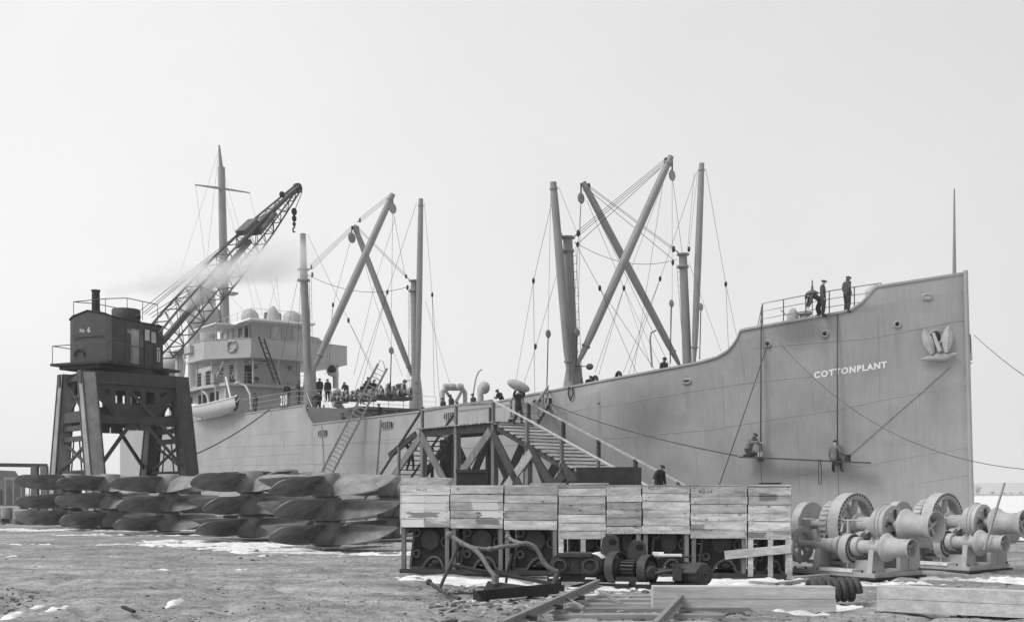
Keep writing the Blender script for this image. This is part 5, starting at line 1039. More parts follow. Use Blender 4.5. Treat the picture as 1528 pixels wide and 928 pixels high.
def propeller(pos, rot, label, group, tilt=(0, 0), sc=1.):
    t_ = thing('ship_propeller', label, 'propeller', mtx=M.Translation(pos) @ M.Rotation(tilt[0], 4, 'X') @ M.Rotation(tilt[1], 4, 'Y') @ M.Rotation(rot, 4, 'Z'), group=group)
    piece('hub', PH, t_, M.Identity(4))
    for k in range(4): piece('blade', PB, t_, M.Rotation(k * PI / 2, 4, 'Z'))
    t_.scale = (sc, sc, sc) if sc != 1 else t_.scale
    return t_
TN = ['bottom', 'middle', 'top']
STK = [((490, 818), 1.0, (-33, -26, -29), 'nearest stack, beside the crates', 3), ((375, 804), 1.07, (-36, -27, -41), 'stack left of the nearest one', 3), ((581, 806), 1.0, (-38, -30, -26), 'stack partly behind the left crate', 3), ((252, 795), 1.08, (-41, -33, -46), 'stack in front of the right crane leg', 3),
       ((165, 789), 1.12, (-36, -48, -40), 'stack in front of the left crane leg', 3), ((108, 787), 1.14, (-44, -38, -50), 'leftmost stack', 3), ((428, 795), 1.17, (-20, -50, -5), 'stack behind the two nearest ones', 3), ((205, 786), 1.15, (-40, -20, -60), 'back stack between the crane legs', 2)]
for (px, py), psc, rots, lab, nt_ in STK:
    b_ = gnd(px, py)
    for i in range(nt_):
        propeller(b_ + V((rng.uniform(-.05, .05), rng.uniform(-.05, .05), (.06 + i * .75 * psc))), math.radians(rots[i] + rng.uniform(-5, 5)), ('%s bronze ship propeller of the %s' % (TN[i] if nt_ == 3 else ('lower', 'upper')[i], lab)), 'ship propellers stacked in threes by the crane', (math.radians(rng.uniform(-2.2, 2.2)), math.radians(rng.uniform(-2.2, 2.2))), psc)
    sk_ = MB()
# ---------------------------------------------------------------- the row of crated engines
R0, R1 = gnd(597, 855), gnd(1182, 863.5); rd = (R1 - R0).normalized(); rn = V((-rd.y, rd.x, 0)); RM = M(((rd.x, rn.x, 0, R0.x), (rd.y, rn.y, 0, R0.y), (0, 0, 1, 0), (0, 0, 0, 1)))
RI = RM.inverted()
def RX(px, py, y=0.):                                         # pixel -> (x, z) on the front plane of the row
    r = ray(px, py); n_ = rn; o_ = R0 + rn * y; k = o_.dot(n_) / r.dot(n_); p = RI @ (V((0, 0, EYE)) + r * k); return p.x, p.z
# paint splashes and primer smears on the planks, at their own places
def splash(px, py, rx, rz, val, sharp=.25):
    x, z = RX(px, py); p = RM @ V((x, 0, z)); m = ct.nodes.new('ShaderNodeMapping'); m.vector_type = 'TEXTURE'; m.inputs['Location'].default_value = p; m.inputs['Scale'].default_value = (rx, .5, rz)
    L(ct, cg.outputs['Position'], m.inputs[0]); ab = ct.nodes.new('ShaderNodeVectorMath'); ab.operation = 'ABSOLUTE'; L(ct, m.outputs[0], ab.inputs[0]); sp_ = ct.nodes.new('ShaderNodeSeparateXYZ'); L(ct, ab.outputs[0], sp_.inputs[0]); ln = ct.nodes.new('ShaderNodeMath'); ln.operation = 'MAXIMUM'; L(ct, sp_.outputs[0], ln.inputs[0]); L(ct, sp_.outputs[2], ln.inputs[1])
    nz = ct.nodes.new('ShaderNodeTexNoise'); nz.inputs['Scale'].default_value = 5; nz.inputs['Detail'].default_value = 5; nm_ = ct.nodes.new('ShaderNodeMapping'); nm_.inputs['Scale'].default_value = (.7, 1, 4.5); L(ct, cg.outputs['Position'], nm_.inputs[0]); L(ct, nm_.outputs[0], nz.inputs['Vector'])
    ad = ct.nodes.new('ShaderNodeMath'); ad.operation = 'MULTIPLY_ADD'; ad.inputs[1].default_value = 1.1; L(ct, nz.outputs[0], ad.inputs[0]); L(ct, ln.outputs[0], ad.inputs[2])
    r = ct.nodes.new('ShaderNodeMapRange'); r.inputs[1].default_value = 1.45; r.inputs[2].default_value = 1.45 + sharp * .6; r.inputs[3].default_value = 1; r.inputs[4].default_value = 0; L(ct, ad.outputs[0], r.inputs[0])
    k = ct.nodes.new('ShaderNodeMix'); k.data_type = 'FLOAT'; L(ct, r.outputs[0], k.inputs[0]); return k, val
o = cb_out = None
lk = [l for l in ct.links if l.to_socket == cb.inputs['Base Color']] if False else None
o = cout
for px, py, rx, rz, val in ((606, 747, .10, .16, .75), (622, 765, .16, .45, .72), (640, 745, .35, .16, .66), (650, 757, .22, .3, .62), (607, 775, .12, .3, .7), (632, 768, .34, .06, .25), (735, 768, .34, .07, .18), (728, 778, .24, .06, .20), (735, 766, .26, .09, .66), (724, 755, .28, .12, .60), (1146, 741, .17, .07, .18), (1128, 798, .20, .06, .20), (1168, 795, .2, .03, .3), (1040, 787, .14, .07, .27)):
    k, v_ = splash(px, py, rx, rz, val); L(ct, o, k.inputs[2]); k.inputs[3].default_value = v_; o = k.outputs[0]
L(ct, o, cbs.inputs['Base Color'])
XB = [RX(x, 800)[0] for x in (597, 672, 752, 833, 905, 958, 1030, 1115.5, 1181)]
ZTOP = 1.845; DEP = 1.35
EDGE = {0: ([725, 739, 750, 761, 774, 786.5], 'open'), 1: ([725, 737, 749, 761, 773, 788], 'open'), 2: ([725, 738, 751, 762, 776, 790], 'open'), 3: ([728, 740, 753, 767, 780, 792, 804], 'slat'), 4: ([726, 739, 749, 760, 772, 785, 796.5], 'open'),
        5: ([726, 736, 748, 760, 772, 784, 796.5], 'open'), 6: ([726, 741, 752, 765, 777.5, 790, 803], 'open'), 7: ([727, 740, 753, 766, 778, 792, 804.5], 'slat')}
WC = MT['wood_crate']
CL = ['paint-splashed crate at the left end of the row', 'crate with a dark smear over white paint, second from the left', 'plain open-fronted crate between the smeared and the slatted crate', 'slat-legged crate behind the two snow-capped cylinders', 'narrow crate behind the gear-wheel machine', 'open-fronted crate above the drum of the gear-wheel machine', 'wide crate with stencil marks and a loose board across its corner', 'crate with a dark half-moon stain at the right end of the row']
def stencil_part(txt, px, py, wpx, hpx, parent):
    def mp(u, v): x, z = RX(px + wpx * (u - .5), py - hpx * (v - .5), -.035); return RI2 @ (RM @ V((x, -.033, z)))
    RI2 = rootm(parent).inverted(); text_part(txt, 'stencil_mark', parent, mp, MT['stencil'], .0)
crates = []
for i in range(8):
    x0, x1 = XB[i] + .012, XB[i + 1] - .012; ex, kind = EDGE[i]; xm = (x0 + x1) / 2
    cr = thing('engine_crate', CL[i], 'crate', mtx=RM @ M.Translation((x0, 0, 0)), group='wooden crates in a row'); wd = x1 - x0
    def cp(x0_, y0_, z0_, x1_, y1_, z1_, w_, h_, nm, m=WC, up=(0, 0, 1)): return plank(nm, cr, (x0_, y0_, z0_), (x1_, y1_, z1_), w_, h_, m, up, False)
    zs = [RX((597, 672, 752, 833, 905, 958, 1030, 1115)[i] + 30, y)[1] for y in ex]
    for a, b in zip(zs, zs[1:]):
        j = rng.uniform(-.012, .012); cp(-.0 + rng.uniform(-.01, .01), -.012 + j * .5, (a + b) / 2 + rng.uniform(-.004, .004), wd + rng.uniform(-.01, .012), -.012 + j * .5, (a + b) / 2 + rng.uniform(-.006, .006), .026, (a - b) - rng.uniform(.006, .016), 'plank')
    zlow = zs[-1]
    for xx, yy_ in ((.06, .04), (wd - .06, .04), (.06, DEP - .05), (wd - .06, DEP - .05)): cp(xx, yy_, .08, xx, yy_, ZTOP - .06, .085, .085, 'post', WC if yy_ < .5 and kind == 'slat' else MT['wood_frame'], (0, 1, 0))
    for yy_ in (.05, DEP - .05): cp(-.02, yy_, .05, wd + .02, yy_, .05, .14, .09, 'skid', MT['wood_dark'])
    for k in range(7): zc = ZTOP - .12 - k * .245; cp(0, DEP + .012, zc, wd, DEP + .012, zc, .024, .235, 'plank')
    if i in (0, 7) or True:
        xs_ = -.0 if i == 0 else wd
        for k in range(5 if i != 7 else 4): zc = ZTOP - .12 - k * .2; (cp(xs_, .0, zc, xs_, DEP, zc, .022, .19, 'plank') if i in (0, 7) else None)
    for k in range(5): yc = .13 + k * .265; cp(0, yc, ZTOP + .0, wd, yc, ZTOP + .0, .255, .022, 'plank')
    if kind == 'slat':
        for f in (.03, .5, .95): cp(wd * f + .02, -.012, .04, wd * f + .02, -.012, zlow - .006, .024, .10, 'slat', WC, (1, 0, 0))
        if i == 7: cp(-.46, -.045, .46, wd, -.045, .60, .024, .17, 'plank')
    nl = MB()                                                # nail heads along the plank ends
    for a, b in zip(zs, zs[1:]):
        for xx in (.05, .09, wd - .09, wd - .05, wd * .5):
            for zz_ in (a - .03, b + .03):
                if rng.random() < .8: nl.cyl((xx + rng.uniform(-.012, .012), -.03, zz_), (xx, -.022, zz_), .007, None, 5)
    tag(nl.build('nail_heads', MT['iron_dark'], cr), kind='stuff')
    crates.append(cr)
stencil_part('K2-17', 691, 729.5, 8, 4, crates[1]) if False else None
for txt, px, py, w_, i in (('No 10', 629, 730, 15, 0), ('K2-17', 977, 728, 18, 5), ('K2-14', 1053, 733, 20, 6)): stencil_part(txt, px, py, w_, 4.2, crates[i])
# one engine casting inside each open crate
MT['iron_highlight'] = simple('iron_highlight', .11, .55, .3, 6, .25, .3, 40)  # paler iron paints the light caught on flange edges
def casting():
    r_ = thing('engine_casting', '-', 'engine part', (0, 0, 0))
    fr = MB(); out_ = [(0, 0), (.30, 0), (.36, .10), (.44, .19), (.55, .24), (.68, .22), (.76, .12), (.80, 0), (.92, 0), (.90, .30), (.84, .88), (.12, .88)]
    fr.prism(out_, .5, M(((1, 0, 0, 0), (0, 0, 1, .12), (0, 1, 0, 0), (0, 0, 0, 1)))); fr.build('frame', MT['iron_dark'], r_)
    fl = MB()
    for a, b in zip(out_, out_[1:] + out_[:1]): fl.bar(V((a[0], .10, a[1])), V((b[0], .10, b[1])), .05, .035, (0, 1, 0))
    fl.build('flange', MT['iron_highlight'], r_)
    cv = MB().lathe([(.235, 0), (.235, .05), (.215, .07), (.02, .075)], (.50, .12, .60), (0, -1, 0), 24).build('cylinder_cover', MT['iron_mid'], r_, True, ang=35)
    for k in range(10): a = k * PI / 5; MB().cyl((.50 + .185 * math.cos(a), .06, .60 + .185 * math.sin(a)), (.50 + .185 * math.cos(a), .025, .60 + .185 * math.sin(a)), .022, None, 6).build('bolt', MT['iron_mid'], cv)
    MB().torus((.28, .1, .62), .17, .04, (0, 1, 0), 14, 6, (PI * .4, PI * 1.6)).build('valve_rim', MT['iron_dark'], r_, True)
    MB().torus((.60, .12, .06), .17, .03, (0, 1, 0), 16, 6, (0, PI)).build('crank_guard', MT['iron_dark'], r_, True); MB().ell((.60, .2, .12), .17, .1, .1, 12, 6).build('crank_pit', MT['iron_mid'], r_, True)
    mb = MB().box((.36, .3, 1.05), (.16, .4, .34)); mb.box((.66, .3, 1.05), (.16, .4, .34)); mb.box((.5, .3, .96), (.7, .4, .12)); mb.build('bearing_caps', MT['iron_dark'], r_)
    for x_, z_, rr_ in ((.16, .30, .07), (.86, .55, .10), (.16, .75, .08)): MB().torus((x_, .08, z_), rr_, .025, (0, 1, 0), 14, 6).build('valve_ring', MT['iron_highlight'], r_, True)
    MB().tube([(.92, .05, .1), (.95, .02, .5), (.88, .06, .95), (.70, .1, 1.15)], .03, 7).build('oil_pipe', MT['iron_highlight'], r_, True); MB().lathe([(.16, 0), (.16, .3), (.10, .34)], (.30, .7, .95), (0, 0, 1), 14).build('steam_chest', MT['iron_mid'], r_, True)
    return r_
MT['iron_mid'] = simple('iron_mid', .052, .55, .3, 6, .25, .3, 40)
c0 = None
for i, lab in ((0, 'dark engine casting with round cover inside the paint-splashed left end crate'), (1, 'dark engine casting behind the bent pipe in the second crate'), (2, 'dark engine casting in the plain crate left of the slatted one'), (4, 'dark engine casting in the narrow crate behind the gear wheels'), (5, 'dark engine casting in the crate behind the drum'), (6, 'dark engine casting behind the loose slanting board'), (3, 'dark engine casting behind the slats above the snow-capped cylinders'), (7, 'dark engine casting behind the slats of the right end crate')):
    if c0 is None: c0 = casting(); cc = c0
    else: cc = copy_tree(c0)
    wd = XB[i + 1] - XB[i]; sc = min(1.0, (wd - .26) / .92); cc.matrix_basis = RM @ M.Translation((XB[i] + .15, .16, .11)) @ M.Diagonal((sc, 1, 1, 1)); ROOT[cc.name] = cc.matrix_basis.copy(); tag(cc, lab, 'engine part', 'engine castings in the crates')
for px0, px1, lab in ((787, 840, 'loose board lying on the crates below the timber braces'), (846, 905, 'warped board on the crates in front of the dark tank'), (1135, 1165, 'short dark strip on top of the right end crate')):
    x0, x1 = RX(px0, 724)[0], RX(px1, 724)[0]; p, q = RM @ V((x0, .3, ZTOP + .04)), RM @ V((x1, .42, ZTOP + .045)); t_ = thing('loose_board', lab, 'board', p); plank('board', t_, p, q, .2, .03, MT['wood_tread'] if px0 < 1100 else MT['iron_dark'])
# dark riveted tank behind the crates
a, b = at(860, 697, 33), at(947, 697, 32.4); tk_ = thing('steel_tank', 'dark rectangular riveted steel tank standing behind the crates', 'tank', (a.x, a.y, 0)); dv = V((b.x - a.x, b.y - a.y, 0)); dn = V((-dv.y, dv.x, 0)).normalized() * .9
mb = MB().rings([[V((a.x, a.y, z)), V((b.x, b.y, z)), V((b.x, b.y, z)) + dn, V((a.x, a.y, z)) + dn] for z in (0, a.z)]); mb.build('shell', MT['iron_dark'], tk_, False, True)
fl_ = plank('flange', tk_, V((a.x - .3, a.y - .03, a.z - .46)), V((b.x, b.y - .03, b.z - .46)), .06, .1, MT['iron_dark'])
for k in range(12): p = V((a.x, a.y, 0)).lerp(V((b.x, b.y, 0)), (k + .5) / 12) + V((0, -.07, a.z - .44)); MB().ell(p, .025, .02, .025, 6, 4).build('rivet', MT['iron_mid'], tk_, False, True)
t_ = thing('dark_crate', 'dark box standing under the middle bay of the timber platform', 'box', at(681, 701, 50)); a = at(681, 700, 50); b = at(725, 700, 50); mb = MB().box(((a.x + b.x) / 2, 50.5, a.z / 2), (b.x - a.x, 1.0, a.z)); mb.build('shell', MT['iron_dark'], t_, False, True); plank('lid_batten', t_, V((a.x - .03, 49.97, a.z - .08)), V((b.x + .03, 49.97, a.z - .08)), .05, .14, MT['wood_dark'])
# ---------------------------------------------------------------- deck winches on the right
MG = 'machine_grey'
WO = gnd(1304, 865); WM = M(((.6, .8, 0, WO.x), (-.8, .6, 0, WO.y), (0, 0, 1, 0), (0, 0, 0, 1))) @ M.Diagonal((.88, 1, 1, 1))
win = thing('steam_winch', 'pale grey winch with large flared drums beside the crates', 'winch', mtx=WM, group='pale grey winches by the bow')
def wb(mb, name, parent=None, smooth=True, m=MG, ang=35): return mb.build(name, MT[m], parent or win, smooth, False, ang)
XA = (1, 0, 0)
def wheel(x, y, z, R, wd, name='gear_wheel', spokes=6, teeth=0, rim=.09):
    g_ = wb(MB().ring((x, y, z), R, R - rim, wd, XA, 36), name, None, True)
    wb(MB().ring((x + wd * .30, y, z), R - rim + .01, R - rim - .04, wd * .3, XA, 36), 'rim_flange', g_)
    hb2 = MB().cyl((x - wd * .6, y, z), (x + wd * .6, y, z), R * .2, R * .2, 16); wb(hb2, 'hub', g_)
    for k in range(spokes): a = 2 * PI * k / spokes + .3; wb(MB().bar((x, y + math.cos(a) * R * .15, z + math.sin(a) * R * .15), (x, y + math.cos(a) * (R - rim), z + math.sin(a) * (R - rim)), wd * .4, R * .13, XA), 'spoke', g_, False)
    for k in range(teeth): a = 2 * PI * k / teeth; wb(MB().bar((x + wd * .46, y + math.cos(a) * (R - .06), z + math.sin(a) * (R - .06)), (x + wd * .46, y + math.cos(a) * (R - .015), z + math.sin(a) * (R - .015)), .05, .032, XA), 'tooth', g_, False, 'iron_mid')
    return g_
def gypsy(x0, y, z, Ln, R, k_=.72, name='warping_drum'):
    pr = [(R * .4, -.02), (R * .96, 0), (R * 1.03, .03), (R * 1.03, .05), (R * .97, .09), (R * .86, .17), (R * .76, .27), (R * .69, .40), (R * .655, .55), (R * .655, .70), (R * k_ * .86, .84), (R * k_ * .95, .93), (R * k_, .985), (R * k_, 1.0), (R * k_ * .9, 1.0), (R * .6, .85), (R * .58, .70), (.02, .68)]
    g_ = wb(MB().lathe([(r, h * Ln if h > .1 else h * 1.0) for r, h in pr], (x0, y, z), XA, 36, False), name, None, True, MG, 50)
    for k in range(4): a = k * PI / 2 + .5; wb(MB().bar((x0 + Ln * .82, y, z), (x0 + Ln * .82, y + math.cos(a) * R * .66, z + math.sin(a) * R * .66), .06, .04, XA), 'web', g_, False)
    return g_
# bed plate and frames
wb(MB().box((-1.30, .80, .07), (2.66, 1.62, .12)), 'bed_plate', None, False); wb(MB().box((-1.3, .80, .02), (2.78, 1.72, .04)), 'bed_skid', None, False, 'wood_dark')
def frame(x, y, z, w_, base):
    f_ = MB(); m = M(((0, 0, 1, x - .06), (1, 0, 0, 0), (0, 1, 0, 0), (0, 0, 0, 1)))
    f_.prism([(y - base, .12), (y + base, .12), (y + w_, z - .05), (y + w_, z + .12), (y - w_, z + .12), (y - w_, z - .05)], .13, m); o_ = wb(f_, 'bearing_frame', None, False)
    wb(MB().lathe([(.14, -.10), (.14, .22)], (x - .02, y, z), XA, 18), 'bearing', o_)
    for k in (-1, 1): wb(MB().cyl((x, y + k * w_ * .7, z + .12), (x, y + k * w_ * .7, z + .19), .025, None, 6), 'cap_nut', o_)
frame(-.17, .25, .63, .13, .2); frame(-1.62, .25, .63, .12, .26); frame(-.62, .95, 1.04, .15, .42); frame(-2.0, .95, 1.04, .15, .42)
wb(MB().cyl((-2.75, .25, .63), (.15, .25, .63), .075, None, 16), 'lower_shaft'); wb(MB().cyl((-2.6, .95, 1.04), (.05, .95, 1.04), .10, None, 16), 'upper_shaft')
gypsy(.10, .25, .63, .68, .275); gypsy(.06, .95, 1.04, .80, .335, .94)
wheel(-1.36, .95, 1.04, .66, .30, teeth=44); wheel(-2.25, .25, .62, .38, .17, 'hand_wheel', 6)
# pinions and couplings on the lower shaft
for x, r, w_ in ((-1.32, .15, .2), (-1.12, .19, .13), (-.95, .13, .2), (-.62, .19, .16), (-.42, .13, .3)): wb(MB().lathe([(r * .9, -w_ / 2), (r, -w_ / 2 + .02), (r, w_ / 2 - .02), (r * .9, w_ / 2)], (x, .25, .63), XA, 20), 'coupling')
pn = wheel(-.82, .25, .58, .30, .20, 'pinion', 5, 26); wheel(-.78, .62, .60, .32, .16, 'gear_wheel', 5, 0)
# drum, brake ring, clutch disc, crank disc
wb(MB().lathe([(.24, -1.2), (.24, -1.14), (.17, -1.12), (.17, -.64), (.34, -.62), (.36, -.50)], (0, .95, 1.04), XA, 32), 'rope_drum')
bk = wb(MB().ring((-1.78, .95, 1.04), .50, .40, .22, XA, 32), 'brake_ring')
for k in range(30): a = 2 * PI * k / 30; wb(MB().box((-1.78, .95 + .505 * math.cos(a), 1.04 + .505 * math.sin(a)), (.18, .03, .03)), 'brake_rib', bk, False)
cdisc = wb(MB().lathe([(.40, -.48), (.425, -.46), (.425, -.34), (.40, -.32), (.415, -.30), (.41, -.22), (.37, -.20), (.02, -.18)], (0, .95, 1.04), XA, 36, False), 'clutch_disc', None, True, MG, 25)
for k in range(12): a = 2 * PI * k / 12; wb(MB().cyl((-.21, .95 + .31 * math.cos(a), 1.04 + .31 * math.sin(a)), (-.16, .95 + .31 * math.cos(a), 1.04 + .31 * math.sin(a)), .022, None, 6), 'bolt', cdisc, False, 'iron_mid' if k % 3 == 0 else MG)
for k in range(5): a = 2 * PI * k / 5 + .4; wb(MB().bar((-.17, .95 + .15 * math.cos(a), 1.04 + .15 * math.sin(a)), (-.17, .95 + .3 * math.cos(a), 1.04 + .3 * math.sin(a)), .05, .04, XA), 'clutch_key', cdisc, False, 'iron_mid')
wb(MB().lathe([(.44, -2.75), (.46, -2.73), (.46, -2.5), (.1, -2.48)], (0, .95, 1.04), XA, 30), 'crank_disc'); wb(MB().lathe([(.24, -.60), (.26, -.64), (.22, -1.1)], (0, 1.25, .98), XA, 24), 'cylinder_jacket')
# engine details
for y in (.5, .62): wb(MB().bar((-.75, y, .28), (-.35, y - .1, .62), .05, .05), 'connecting_rod')
wb(MB().box((-.6, .52, .24), (.55, .5, .24)), 'slide_block', None, False)
wb(MB().cyl((-1.55, .35, 1.14), (-.75, .55, 1.14), .02, None, 6), 'control_rod'); wb(MB().cyl((-2.9, .6, 1.14), (-2.1, .6, 1.14), .02, None, 6), 'control_rod'); wb(MB().bar((-.95, .35, .14), (-.95, .35, 1.14), .05, .08), 'control_post', None, False); wb(MB().bar((-1.35, .8, 1.68), (-1.15, .35, .9), .04, .04), 'brake_band'); wb(MB().bar((-1.75, .15, .95), (-1.6, .2, .2), .05, .1), 'brake_lever')
for x in np.arange(-2.5, .0, .31):
    for y in (.03, 1.57): wb(MB().cyl((x, y, .13), (x, y, .17), .028, None, 6), 'bed_bolt', None, False, 'iron_mid')
for x0, y0, z0, x1, y1, z1, r in ((-2.3, .55, .25, -1.0, .55, .25, .045), (-1.1, 1.5, .3, -1.1, 1.5, .95, .05), (-1.1, 1.5, .95, -2.1, 1.5, 1.0, .045), (-.5, .62, .9, -.5, 1.1, 1.25, .03), (-2.35, .35, .2, -2.35, .35, 1.2, .035)): wb(MB().cyl((x0, y0, z0), (x1, y1, z1), r, None, 10), 'steam_pipe', None, True, MG)
for y in (.62, 1.28): wb(MB().lathe([(.17, 0), (.19, .03), (.19, .10), (.15, .12), (.15, .50), (.19, .52), (.19, .58), (.1, .60)], (-1.9, y, .32), (.9, 0, .32), 20), 'steam_cylinder'); wb(MB().bar((-1.35, y, .52), (-.62, y, .95), .05, .08), 'connecting_rod', None, False)
wb(MB().bar((-.62, .62, 1.04), (-.62, 1.28, 1.04), .12, .12), 'crank_pin'); wb(MB().prism([(-.16, -.12), (.16, -.12), (.2, .1), (.1, .34), (-.1, .34), (-.2, .1)], .09, M(((0, 0, 1, -.56), (1, 0, 0, .95), (0, 1, 0, 1.04), (0, 0, 0, 1)))), 'crank_web', None, False)
wb(MB().torus((-1.36, .95, 1.04), .585, .018, XA, 40, 6), 'rim_bead'); wb(MB().torus((.02, .95, 1.04), .20, .03, XA, 24, 6), 'shaft_collar'); wb(MB().torus((-.42, .95, 1.04), .43, .02, XA, 36, 6), 'disc_bead')
# motor and its plated stand at the far side
for x in (-.55, -.05): wb(MB().box((x, 1.22, .36), (.05, .75, .44)), 'stand_plate', None, False)
wb(MB().box((-.3, 1.22, .60), (.62, .85, .05)), 'stand_top', None, False); wb(MB().box((-.02, 1.22, .36), (.02, .05, .44)), 'stand_rib', None, False); wb(MB().box((.0, .86, .36), (.06, .05, .44)), 'stand_rib', None, False)
mo = wb(MB().lathe([(.19, -.12), (.22, -.10), (.22, .34), (.19, .36)], (.0, 1.35, .80), (.3, 1, 0), 22), 'valve_cylinder'); wb(MB().lathe([(.21, 0), (.21, .04), (.1, .06), (.1, .1), (.02, .1)], (-.036, 1.23, .80), (-.3, -1, 0), 20), 'cylinder_cover', mo, True, 'iron_mid'); wb(MB().cyl((-.06, 1.18, .8), (-.13, .9, .8), .03, None, 8), 'valve_rod', mo)
wb(MB().box((-1.0, .12, .15), (.9, .3, .06)), 'snow_cap', None, False, 'snow'); wb(MB().box((-.2, .75, .15), (.32, .5, .05)), 'snow_cap', None, False, 'snow')
w2 = copy_tree(win); w2.matrix_basis = M.Translation(V((.8, .6, 0)) * 3.35) @ WM; ROOT[w2.name] = w2.matrix_basis.copy(); w2['label'] = 'pale grey winch at the right edge, behind the stem of the ship'
a, b = at(1479, 772, 23), at(1499, 720, 23.4); pl_ = thing('lever_pole', 'thin pole standing aslant from the right winch against the snow', 'pole', a); plank('shaft', pl_, V((a.x - .15, a.y, .5)), b, .035, .035, MT['mast_paint'])
# ---------------------------------------------------------------- castings with snow caps and the gear-wheel machine
A0 = gnd(862, 872); ta = V((.985, -.17, 0)).normalized(); tn = V((-ta.y, ta.x, 0)); AM = M(((ta.x, tn.x, 0, A0.x), (ta.y, tn.y, 0, A0.y), (0, 0, 1, 0), (0, 0, 0, 1)))
cy = thing('cylinder_block', 'dark twin-cylinder engine block capped with snow in front of the slatted crate', 'engine part', mtx=AM @ M.Diagonal((1, 1, .84, 1)))
def ib(mb, name, root, m='iron_mid', smooth=True, parent=None): return mb.build(name, MT[m], parent or root, smooth, False, 35)
for x, r in ((-.33, .20), (.24, .235)):
    c_ = ib(MB().lathe([(r * .9, 0), (r, .04), (r, .75), (r * .9, .78)], (x, .0, .43), (.12, 1, 0), 24), 'cylinder', cy); ib(MB().lathe([(r * .72, 0), (r * .72, .03), (r * .5, .035), (r * .48, .0), (.02, .0)], (x, -.03, .43), (-.12, -1, 0), 22), 'cylinder_cover', cy, 'iron_mid', True, c_)
    sn = MB(); sn.rings([[V((x + .12 * (y) + (r + .018 - .0 * abs(a)) * math.sin(a), y, .43 + (r + .02 * math.cos(a * 1.6)) * math.cos(a))) for a in np.linspace(-.9, .9, 9)] for y in (.02, .3, .6, .76)], False, False); ib(sn, 'snow_cap', cy, 'snow', True, c_)
ib(MB().box((-.05, .35, .46), (.5, .7, .44)), 'valve_chest', cy, 'iron_mid', False); ib(MB().box((-.05, -.02, .66), (.62, .12, .08)), 'flange', cy, 'iron_mid', False); ib(MB().box((-.05, .02, .44), (.16, .1, .4)), 'port_recess', cy, 'iron_dark', False); ib(MB().box((-.05, .3, .14), (1.05, .5, .16)), 'base', cy, 'iron_dark', False)
for x in (-.42, .25): ib(MB().box((x, -.05, .07), (.22, .2, .14)), 'foot', cy, 'iron_dark', False); ib(MB().box((x, -.05, .15), (.2, .18, .03)), 'snow_cap', cy, 'snow', False)
B0 = gnd(965, 875); BM = M(((ta.x, tn.x, 0, B0.x), (ta.y, tn.y, 0, B0.y), (0, 0, 1, 0), (0, 0, 0, 1))); gm = thing('winch_gearing', 'dark rusty winch gearing with two hoop wheels, bearing block and end drum on the snow', 'machine', mtx=BM @ M.Diagonal((1, .9, .80, 1)))
GA = (.93, -.36, 0)
for x, y, r in ((-.56, .18, .37), (.02, .0, .34)):
    g_ = ib(MB().ring((x, y, r + .05), r, r - .035, .16, GA, 32), 'hoop_wheel', gm); ib(MB().lathe([(.16, -.1), (.22, -.06), (.22, .04), (.1, .08)], (x + .03, y, r + .03), GA, 20), 'hub', gm, 'iron_mid', True, g_)
    for k in range(4): a = k * PI / 2 + .6; u = V((.36, .93, 0)); ib(MB().bar(V((x, y, r + .05)), V((x, y, r + .05)) + u * math.cos(a) * (r - .02) + V((0, 0, math.sin(a) * (r - .02))), .05, .05), 'spoke', gm, 'iron_dark', False, g_)
pi_ = ib(MB().lathe([(.15, -.14), (.15, .14)], (-.30, .08, .40), GA, 20), 'pinion', gm, 'iron_dark')
for k in range(14): a = 2 * PI * k / 14; u = V((.36, .93, 0)); c = V((-.30, .08, .40)) + u * math.cos(a) * .17 + V((0, 0, math.sin(a) * .17)); g3 = V(GA).normalized(); ib(MB().bar(c - g3 * .13, c + g3 * .13, .035, .05, u * math.cos(a) + V((0, 0, math.sin(a)))), 'tooth', gm, 'iron_mid', False, pi_)
ib(MB().cyl((-.75, .26, .40), (.9, -.36, .36), .06, None, 12), 'shaft', gm); ib(MB().box((-.28, .05, .13), (.55, .34, .2)), 'base', gm, 'iron_mid', False); ib(MB().box((.2, -.02, .06), (1.5, .5, .1)), 'skid', gm, 'iron_dark', False)
for x, y, z0, z1 in ((-.20, .42, .4, 1.02), (-.72, .75, .4, 1.12)):
    m = M(((1, 0, 0, x), (0, 0, 1, y), (0, 1, 0, 0), (0, 0, 0, 1))); bb = ib(MB().prism([(-.24, z0), (.24, z0), (.24, z0 + .1), (.19, z0 + .16), (.15, z1 - .1), (.09, z1), (-.09, z1), (-.15, z1 - .1), (-.19, z0 + .16), (-.24, z0 + .1)], .24, m), 'bearing_block', gm, 'iron_mid', False); ib(MB().lathe([(.075, 0), (.02, .004)], (x + .05, y - .004, z1 - .15), (0, -1, 0), 16), 'bolt_hole', gm, 'dark_void', True, bb)
    ib(MB().box((x, y + .1, .22), (.3, .24, .40)), 'pillar', gm, 'iron_dark', False)
dr = ib(MB().lathe([(.24, 0), (.27, .03), (.27, .48), (.24, .54), (.02, .56)], (.60, .16, .30), (.8, -.6, 0), 28, False), 'end_drum', gm); ib(MB().lathe([(.22, .01), (.2, .2), (.02, .21)], (.60, .16, .30), (.8, -.6, 0), 24, False), 'drum_inside', gm, 'iron_dark', True, dr)
ib(MB().bar((.18, -.12, .68), (.75, .18, .68), .32, .035), 'guard_plate', gm, 'iron_mid', False); ib(MB().box((.42, .05, .715), (.42, .24, .05)), 'snow_cap', gm, 'snow', False); ib(MB().box((.2, .16, .735), (.2, .2, .08)), 'snow_cap', gm, 'snow', False)
